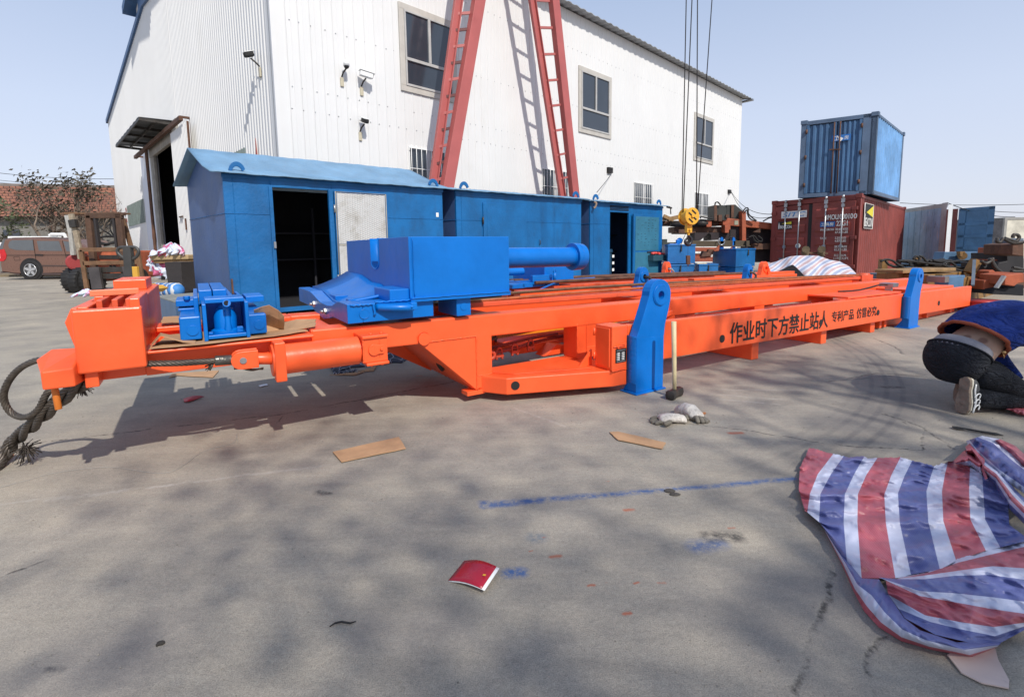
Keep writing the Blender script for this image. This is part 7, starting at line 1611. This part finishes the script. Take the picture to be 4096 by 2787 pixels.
# cardboard under the jack
m = MB()
for pts, z in (([(-3.17,.52),(-2.95,.50),(-2.55,.54),(-2.35,.62),(-2.40,1.0),(-3.1,1.0)], .684),):
    P_ = []; random.seed(9)
    for (a, b) in zip(pts, pts[1:]+pts[:1]):
        for k in range(6): t = k/6; P_.append(M1(a[0]+(b[0]-a[0])*t+random.uniform(-.004,.004), a[1]+(b[1]-a[1])*t+random.uniform(-.006,.006), z))
    m.prism(P_, Vector((0,0,.005)))
tag(m.build('card_sheet', CARDB), 'torn cardboard sheet lying under the blue jack unit', 'cardboard')
def curl_card(label, rows, seed):
    m = MB(); random.seed(seed); R_ = [[p+Vector((random.uniform(-.004,.004),)*3) for p in r] for r in rows]; m.grid(R_, smooth=False); tag(m.build('card_flap', CARDB, solid=.004), label, 'cardboard')
curl_card('cardboard flap bent up against the right side of the orange head', [[M1(-3.165,.56+.08*i,.69+.0*i), M1(-3.12,.55+.08*i,.745), M1(-3.02,.54+.08*i,.70), M1(-2.96,.54+.08*i,.690)] for i in range(3)], 1)
curl_card('long cardboard piece lying on the rear deck left of the jack', [[M1(-3.16+.06*j,1.42+.10*i,.712+.004*i) for j in range(3)] for i in range(4)], 2)
curl_card('crumpled brown cardboard standing up between the jack and the hydraulic cylinder', [[at(1015+130*t+10*sin(i),1335-95*s+ (25*t)-30*sin(pi*t)*s, M1(-2.5,.62,0).y+.10*t+.05*sin(s*5)) for i, t in enumerate((0,.2,.4,.6,.8,1))] for s in (0,.35,.7,1)], 3)
curl_card('flat torn cardboard tongue on the orange rail beside the jack', [[at(1065+(x-1065), y, M1(-2.4,.6,0).y+.06*k+.08) for x, y in ((1075,1340+k*0),(1130,1325-k*12),(1190,1318-k*14),(1262,1303-k*8))] for k in (0,1,2,3)], 4)
# checked quilt on the ground under the machine
def ce(x, y): return (1150+x*.3227, 1150+y*.3227)
def quilt(label, top, bot, seed, h=.09):
    m = MB(); G, UV = [], []
    def s_(L, t):
        f = t*(len(L)-1); i = min(int(f), len(L)-2); f -= i; return (L[i][0]+(L[i+1][0]-L[i][0])*f, L[i][1]+(L[i+1][1]-L[i][1])*f)
    for j in range(19):
        s = j/18; g_, uv = [], []
        for i in range(51):
            t = i/50; a, b = s_(top,t), s_(bot,t); x = a[0]+(b[0]-a[0])*s; y = a[1]+(b[1]-a[1])*s; pb_ = gz(*ce(*b), .003); dz = h*sin(pi*min(1,(1-s)*.85+.0))**.6 if s < 1 else 0
            nz = noise.noise(Vector((t*9+seed, s*4, 1))); p = at(*ce(x,y), pb_.y+.38*(1-s)+.03*nz); g_.append(p+Vector((0,0,.012*nz))); uv.append((t*7+nz*.7, s*3+nz*.6+t))
        G.append(g_); UV.append(uv)
    m.grid(G, UV); tag(m.build('quilt', QUILT, solid=.02, sub=1), label, 'quilt')
quilt('dark checked quilt folded on the ground under the hydraulic cylinder', [(510,910),(640,890),(850,860),(1010,830),(1190,745),(1300,735),(1390,760),(1400,820)], [(570,1070),(640,1045),(760,1000),(950,980),(1150,960),(1300,935),(1420,930),(1480,900)], 2)
quilt('small grey checked fold of quilt nearest the camera under the cylinder', [(630,1010),(700,985),(800,975),(880,985)], [(600,1068),(720,1062),(820,1050),(860,1020)], 7, .04)
# sledge hammer standing on its head
sh_ = thing('sledge_hammer', 'long cream-handled sledge hammer standing head down beside the near blue lug', 'hammer', gz(2690,1585))
hb = gz(2698,1590); hb.z = 0; ht = Vector((hb.x-.012, hb.y+.02, hz_at(hb, 1287)))
m = MB(); m.tube([hb+z_*.03, hb.lerp(ht,.3)+z_*.02, hb.lerp(ht,.6), ht], [.0155,.0165,.018,.0195], 14); m.build('handle', CREAM, sh_)
ax_ = (M1.U*.93+M1.V*.25).normalized(); m = MB(); cc_ = hb+z_*.037
m.loft([(cc_+ax_*d, ax_.cross(z_)*r, z_*r) for d, r in ((-.092,.030),(-.088,.037),(-.05,.038),(-.03,.034),(.03,.034),(.05,.038),(.088,.037),(.092,.030))], 8, pw=3.2); m.build('head', DKMET, sh_, ang=40)
# work gloves
def glove(label, base, d, seed, s=1.0, flip=1, hk=1.0):
    rnd = random.Random(seed); t = thing('work_glove', label, 'glove', base, 'dirty white work gloves'); m = MB(); d = Vector(d).normalized(); l = Vector((-d.y, d.x, 0))*flip
    P_ = base+z_*.02
    m.loft([(P_-d*.10*s+z_*.004, l*.045*s, z_*.018*s*hk), (P_-d*.06*s+z_*.01*hk, l*.034*s, z_*.026*s*hk), (P_-d*.02*s+z_*.016*hk, l*.044*s, z_*.022*s*hk), (P_+z_*.012*hk, l*.040*s, z_*.028*s*hk), (P_+d*.045*s+z_*.01, l*.044*s, z_*.020*s), (P_+d*.06*s, l*.034*s, z_*.012*s)], 16, caps=False)
    g_ = m.build('cloth', paint('dirty_white_cotton', (.62,.57,.51), .9, .2, .6, (.20,.17,.13,1), 22, bumpk=1.0), t, solid=.004)
    for i, (o_, L_) in enumerate(((-.034,.052),(-.012,.064),(.012,.060),(.034,.045))):
        m = MB(); b_ = P_+d*.045*s+l*o_*s; m.tube(spline([b_, b_+d*L_*.5*s+z_*.012*s*sin(i+seed), b_+d*L_*s+z_*-.012*s+l*rnd.uniform(-.01,.01)], 4), [.0125*s]*4+[.0125*s]*4+[.008*s], 9); m.build('finger', paint('grimy_finger_coating', (.17,.15,.12), .8, .3, .4, bumpk=.8), t)
    m = MB(); b_ = P_+l*.04*s; m.tube(spline([b_, b_+d*.02*s+l*.03*s+z_*.008, b_+d*.05*s+l*.045*s], 4), [.014*s]*4+[.014*s]*4+[.009*s], 9); m.build('thumb', paint('grimy_thumb_coating', (.15,.13,.10), .8, .3, .4, bumpk=.8), t)
glove('dirty white work glove lying flat, left of the pair', gz(2672,1690), (-.97,.0,0), 3, 1.12, 1)
glove('dirty white work glove curled over its neighbour, right of the pair', gz(2768,1672), (.42,-.9,0), 5, 1.18, -1, 1.7)
# bundle of black cable ties near the striped sheet
m = MB(); random.seed(6); a = gz(*D_(2165,972), .006); b = gz(*D_(2265,986), .006)
for i in range(7):
    q = random.uniform(-.012,.012); m.tube(spline([b+Vector((q,q,0)), a.lerp(b,.5)+Vector((0,q*.6,.008)), a+Vector((.02,.012+q,.006)), a+Vector((-.004,q*.3,.006)), a+Vector((.02,-.014+q,.004)), a.lerp(b,.45)+Vector((0,-q,.004)), b+Vector((.02,-q*2,0))], 6), .0022, 5)
tag(m.build('cable_coil', BLACK), 'slim bundle of thin black cable by the edge of the striped sheet', 'cable')
# ------------------------------------------------------------------ the kneeling worker
D0 = Vector((.98,.2,0)).normalized(); PO = Vector((3.097,3.464,0))
class PFrame(Frame):
    def __init__(s): s.o = PO; s.U = D0; s.V = Vector((-D0.y, D0.x, 0))
PF_ = PFrame()
wk = thing('person', 'worker kneeling bent forward in a blue jacket and black jeans, lower back bare', 'person', PF_(.15,0,0))
SKIN = paint('skin', (.50,.31,.22), .55, .06, bumpk=.03)
def skin_m():
    m, nt, bs = new_mat('skin_with_cupping_marks'); L = nt.links; tc = N(nt, 'TexCoord'); P = tc.outputs['Object']; c = None
    n = N(nt, 'TexNoise', i_Scale=9.0, i_Detail=4.0); L.new(P, n.inputs[0]); c = ramp(nt, n.outputs[0], [(.3, (.46,.285,.20,1)), (.7, (.54,.34,.25,1))])
    for cen in MARKS:
        s_ = N(nt, 'VectorMath', operation='DISTANCE'); s_.inputs[1].default_value = cen; L.new(P, s_.inputs[0]); c = mix(nt, ramp(nt, s_.outputs['Value'], [(.020, (.75,)*3+(1,)), (.030, K4)]), c, (.22,.11,.085,1))
    L.new(c, bs.inputs['Base Color']); bs.inputs['Roughness'].default_value = .5; bs.inputs['Subsurface Weight'].default_value = .05; return m
SKINM = None
U_, V_p = PF_.U, PF_.V
def sec(u, v, w, hw, hd, ang):       # cross section: half width sideways, half depth, ang = direction of the spine above horizontal
    nrm = (U_*-sin(ang)+z_*cos(ang)); return (PF_(u, v, w), V_p*hw, nrm*hd)
# body (one continuous skin surface): pelvis, bare back, chest, neck and head
sp = [(.10,0,.26,.15,.10,1.3), (.13,0,.35,.175,.120,1.0), (.19,0,.415,.170,.115,.75), (.28,0,.480,.162,.110,.55), (.40,0,.53,.165,.112,.25), (.55,0,.555,.18,.12,-.05), (.68,0,.55,.175,.10,-.35), (.77,0,.53,.07,.06,-.5), (.83,0,.50,.058,.06,-.6), (.88,0,.47,.075,.085,-.7), (.95,0,.42,.078,.10,-.8), (1.01,0,.36,.055,.07,-.9)]
m = MB(); m.loft([sec(*s_) for s_ in sp], 28)
def lg(u, v, w, sd): return PF_(u+(.21 if sd > 0 else 0), v-(.10 if sd > 0 else 0), w)
for sd in (-1, 1):                                       # arms reaching to the ground, legs folded
    m.loft([(PF_(.64,sd*.16,.56), U_*.05, V_p*.05), (PF_(.72,sd*.21,.42), U_*.045, V_p*.045), (PF_(.80,sd*.22,.28), U_*.04, V_p*.04), (PF_(.92,sd*.17,.14), U_*.032, V_p*.032), (PF_(.99,sd*.14,.055), U_*.026, V_p*.028)], 12)
    m.loft([(PF_(.99,sd*.14,.055), V_p*.03, z_*.018), (PF_(1.03,sd*.135,.035), V_p*.042, z_*.016), (PF_(1.075,sd*.13,.025), V_p*.040, z_*.013)], 12)
    for i, (o_, L_) in enumerate(((-.032,.055),(-.011,.07),(.011,.075),(.032,.065))): m.tube(spline([PF_(1.065,sd*.13+o_,.026), PF_(1.065+L_*.5,sd*.13+o_*1.15,.032), PF_(1.065+L_,sd*.13+o_*1.2,.012)], 3), [.0095]*3+[.009]*3+[.007], 8)
    m.tube(spline([PF_(1.0,sd*.14-sd*.03,.04), PF_(1.03,sd*.075,.03), PF_(1.06,sd*.06,.015)], 3), [.012]*3+[.011]*3+[.008], 8)
    m.loft([(PF_(.14,sd*.09,.30), V_p*.08, z_*.08), (lg(.28,sd*.13,.24,sd), V_p*.075, z_*.08), (lg(.50,sd*.15,.09,sd), V_p*.06, z_*.065), (lg(.54,sd*.15,.06,sd), V_p*.04, z_*.05)], 14)
    m.loft([(lg(.52,sd*.15,.065,sd), V_p*.055, z_*.055), (lg(.34,sd*.145,.075,sd), V_p*.055, z_*.055), (lg(.12,sd*.135,.10,sd), V_p*.038, z_*.04), (lg(.05,sd*.13,.12,sd), V_p*.035, z_*.045)], 14)
# nose and ears
m.ball(PF_(1.045,0,.40), .014, 8, 6); 
for sd in (-1,1): m.ball(PF_(.95,sd*.08,.42), .022, 8, 6, (.8,.4,1.2))
base_l = PF_(.15,0,0)
MARKS = [tuple(p-base_l) for p in (PF_(.150,.075,.505), PF_(.150,-.020,.510), PF_(.175,-.105,.505))]
m.build('body', skin_m(), wk, sub=1)
m = MB(); m.ball(PF_(.93,0,.44), .098, 16, 10, (1.1,.85,1.05)); m.build('hair', paint('black_hair', (.012,.01,.01), .5, bumpk=.8), wk)
for sd in (-1,1):
    m = MB(); m.ball(PF_(1.035,sd*.032,.425), .012, 8, 6); m.build('eye', BLKP, wk)
m = MB(); m.tube([PF_(1.045,-.02,.345), PF_(1.05,0,.343), PF_(1.045,.02,.345)], .004, 6); m.build('mouth', paint('lips', (.35,.12,.10), .5), wk)
def cloth_mat(name, col, k=.9, sc=7.0, dist=.03):
    m = paint(name, col, .85, .3, .2, tuple(min(1,c*1.8+.01) for c in col)+(1,), 6, spec=.25, bumpk=0); nt = m.node_tree; bs = nt.nodes['Principled BSDF']
    n = N(nt, 'TexNoise', i_Scale=sc, i_Detail=3.0, i_Roughness=.5, i_Distortion=1.6); nt.links.new(coords(nt, (1,1,2.2)), n.inputs[0])
    r = ramp(nt, n.outputs[0], [(.35, K4), (.5, W4), (.65, K4)]); bump(nt, bs, r, k, dist); return m
JEAN = cloth_mat('black_denim', (.018,.020,.026), .8, 9.0, .025)
# jeans: seat and thighs
m = MB()
def wr(v, k): return v
secs = []
for u, w, hw, hd, an in ((.085,.20,.12,.05,1.75), (.062,.255,.170,.095,1.6), (.062,.31,.195,.118,1.35), (.075,.355,.205,.130,1.12), (.092,.392,.207,.132,.95), (.112,.410,.202,.130,.85)):
    secs.append(sec(u, 0, w, hw, hd, an))
m.loft(secs, 36, caps=False)
m.tube([Vector(c)+Vector(a)*cos(t)*1.02+Vector(b)*sin(t)*1.02 for c, a, b in [secs[-1]] for t in [i*pi/20 for i in range(41)]], .008, 6)
for sd in (-1,1):
    m.loft([(PF_(.08,sd*.095,.27), V_p*.105, z_*.095), (PF_(.14,sd*.12,.28), V_p*.110, z_*.105), (lg(.25,sd*.14,.25,sd), V_p*.100, z_*.105), (lg(.40,sd*.155,.17,sd), V_p*.088, z_*.095), (lg(.52,sd*.16,.105,sd), V_p*.075, z_*.085), (lg(.60,sd*.16,.085,sd), V_p*.055, z_*.06)], 22)
    m.loft([(lg(.60,sd*.155,.075,sd), V_p*.06, z_*.065), (lg(.48,sd*.15,.085,sd), V_p*.078, z_*.080), (lg(.34,sd*.148,.09,sd), V_p*.078, z_*.080), (lg(.20,sd*.142,.100,sd), V_p*.07, z_*.074), (lg(.10,sd*.137,.112,sd), V_p*.062, z_*.074), (lg(.085,sd*.136,.113,sd), V_p*.064, z_*.078)], 22)
je = m.build('jeans', JEAN, wk, sub=1)
m = MB(); c_, a_, b_ = secs[3]; m.tube([PF_(-.052+.02*i-.004, -.0, .36+.03*i) for i in range(3)], .002, 4); m.build('seam', BLKP, je)
m = MB(); m.loft([sec(.095,0,.396,.199,.126,.85), sec(.128,0,.428,.189,.124,.80), sec(.150,0,.448,.182,.120,.75)], 36, caps=False); m.build('underwear', paint('grey_cotton', (.22,.215,.24), .9, .1, bumpk=.5), wk, solid=.004)
# jacket
jm = MB(); js = []
for k, (u, w, hw, hd, an) in enumerate(((.232,.500,.215,.152,.66), (.255,.518,.220,.155,.62), (.30,.545,.226,.156,.50), (.38,.575,.236,.158,.32), (.48,.598,.248,.160,.12), (.58,.600,.256,.162,-.08), (.68,.580,.255,.165,-.30), (.76,.545,.20,.13,-.45), (.81,.52,.11,.09,-.55))):
    js.append(sec(u, 0, w, hw, hd, an))
n_ = 48; rows = []
for k, (c, a, b) in enumerate(js):
    r = []
    for j in range(n_):
        t = 2*pi*j/n_; q = 1+.024*sin(t*5+k*1.3)+.020*sin(t*11-k*2)+.012*sin(t*17+k*3)+.05*noise.noise(Vector((cos(t)*3, sin(t)*3, k*1.1)))
        sag = -.06*max(0, -cos(t))**2*(1 if k < 3 else .3)   # hem sags towards the near side
        r.append(Vector(c)+Vector(a)*cos(t)*q+Vector(b)*sin(t)*q+U_*(-.015*sin(t)))
    rows.append(r)
jm.grid(rows, closed=True)
JK = cloth_mat('royal_blue_jacket', (.012,.035,.20), .7, 5.0, .035)
jk_ = jm.build('jacket', JK, wk, solid=.008, sub=1)
m = MB(); m.tube(rows[0]+[rows[0][0]], .013, 8); m.grid([[p.lerp(Vector(js[0][0]), .02) for p in rows[0]], [p.lerp(Vector(js[0][0]), .05)+U_*.03 for p in rows[0]]], closed=True); m.build('jacket_hem', paint('rust_orange_lining', (.27,.058,.022), .7, .15, bumpk=.5), jk_)
m = MB()
for sd in (-1,1): m.loft([(PF_(.62,sd*.17,.60), U_*.095, V_p*.085), (PF_(.70,sd*.225,.48), U_*.085, V_p*.08), (PF_(.78,sd*.24,.33), U_*.075, V_p*.07), (PF_(.88,sd*.20,.20), U_*.06, V_p*.06), (PF_(.96,sd*.16,.10), U_*.048, V_p*.05)], 18)
m.build('sleeve', JK, jk_, sub=1)
m = MB(); m.tube([Vector(js[4][0])+Vector(js[4][1])*cos(t)*1.03+Vector(js[4][2])*sin(t)*1.03+U_*.14*sin(t) for t in [radians(60+i*6) for i in range(16)]], .004, 5); m.build('piping', paint('pale_blue_piping', (.35,.42,.6), .6), jk_)
m = MB(); m.ball(PF_(.22,-.205,.44), .012, 8, 6); m.tube(spline([PF_(.22,-.20,.43), PF_(.215,-.21,.415), PF_(.225,-.205,.40)]), .003, 5); m.build('zip_pull', paint('brass', (.5,.3,.12), .4, metal=.6), jk_)
# shoes: toes on the ground, worn soles towards the left
def shoe(v, par, ln=.265):
    prof = [(-.030,.0,0), (-.045,.03,0), (-.047,.12,0), (-.036,.21,0)]
    m = MB(); rows = []
    out = [(0,.0),(.030,.006),(.046,.035),(.048,.085),(.040,.13),(.034,.17),(.038,.21),(.034,.245),(.015,.262)]
    loop = [(a, b) for a, b in out]+[(-a*.92, b) for a, b in out[::-1]][:-1]
    lean = .10
    pts = [PF_(-.005+lean*b*.35, v+a, .004+b) for a, b in loop]; pts2 = [p+U_*.022 for p in pts]
    k_ = len(pts); m.add(pts+pts2, [tuple(range(k_))[::-1], tuple(range(k_, 2*k_))]+[(i,(i+1)%k_,k_+(i+1)%k_,k_+i) for i in range(k_)])
    s1 = m.build('shoe_sole', paint('worn_rubber_sole', (.22,.17,.13), .85, .25, .5, (.09,.07,.055,1), 14, bumpk=1.0), par, bevel=.003)
    m = MB(); m.add([p+U_*.021 for p in pts]+[p+U_*.036+ (PF_(0,v,.13)-p).dot(V_p)*V_p*.06 for p in pts], [(i,(i+1)%k_,k_+(i+1)%k_,k_+i) for i in range(k_)]); m.build('midsole', paint('cream_midsole', (.58,.54,.45), .6, .15, .4, (.12,.1,.08,1), 20), s1)
    m = MB(); m.loft([(PF_(.03,v,.035), V_p*.040, z_*.030), (PF_(.032,v,.035), V_p*.04, z_*.03)], 10) if False else None
    q = lambda w, hw, d0, d1: (PF_((d0+d1)/2, v, w), V_p*hw, U_*((d1-d0)/2))
    m.loft([q(.010,.030,.02,.05), q(.04,.044,.02,.085), q(.09,.046,.02,.11), q(.14,.038,.02,.13), q(.19,.036,.02,.12), q(.235,.034,.02,.10), q(.255,.02,.025,.07)], 18); up_ = m.build('shoe_upper', paint('grey_black_sneaker', (.075,.078,.085), .6, .3, bumpk=.6), par, sub=1)
    m = MB()
    for w0 in (.05,.09,.13): m.tube(spline([PF_(.035,v-.047,w0), PF_(.06,v-.050,w0+.025), PF_(.085,v-.046,w0+.015), PF_(.075,v-.047,w0-.01)], 4), .0045, 6)
    m.tube(spline([PF_(.03,v-.048,.02), PF_(.045,v-.049,.10), PF_(.04,v-.043,.17), PF_(.05,v-.038,.22)], 4), .005, 6); m.build('shoe_stripe', WHITEP, up_)
    m = MB(); m.loft([(PF_(.05,v,.16), z_*.05, V_p*.04), (PF_(.10,v,.125), z_*.052, V_p*.043)], 14); m.build('sock', BLKP, up_)
shoe(-.135, wk)
PF_.o = PO+D0*.21-PF_.V*.10; shoe(.135, wk); PF_.o = PO

# two unseen trees added beyond the view, leafed to cast the soft shade
tree('leafless tree out of view whose soft branch shadows lie on the near concrete', Vector((5.2,-5.2,0)), 11.5, .9, -.08, 7000, 6.0, 51, leaf=.15, trunk=.24, twigs=5, group='trees near the viewpoint')
tree('second leafless tree out of view, left of its neighbour, shading the near concrete', Vector((2.5,-5.3,0)), 11.0, 1.2, .0, 9000, 5.0, 77, leaf=.13, trunk=.17, twigs=6, scat=.5, group='trees near the viewpoint')
split_loose({'end_wall','box_base','lever','hydraulic_hose','support_pad','fork','foot','leg','mast','mast_channel','guard_post','guide_roller','rope_guard','saddle_bolt','block','hinge','timbers','plates','eye','push_rod','brown_strip','rusty_post','side_window','quilt_fold','door_post','glazing_band','inner_block','frayed_wires_','sleeve','stub_leg','wheel_arch','rope_strand','side_bolt','adjuster','shelf_','inner_rope','gusset','bracket','scrap_plate','lower_beam','upper_beam','dark_housing','feed_cylinder','frame_beam','upright_bar','hose','foot_beam_','carriage','load_guard_','rear_walls','top_plate','housing_','weld_bead'})
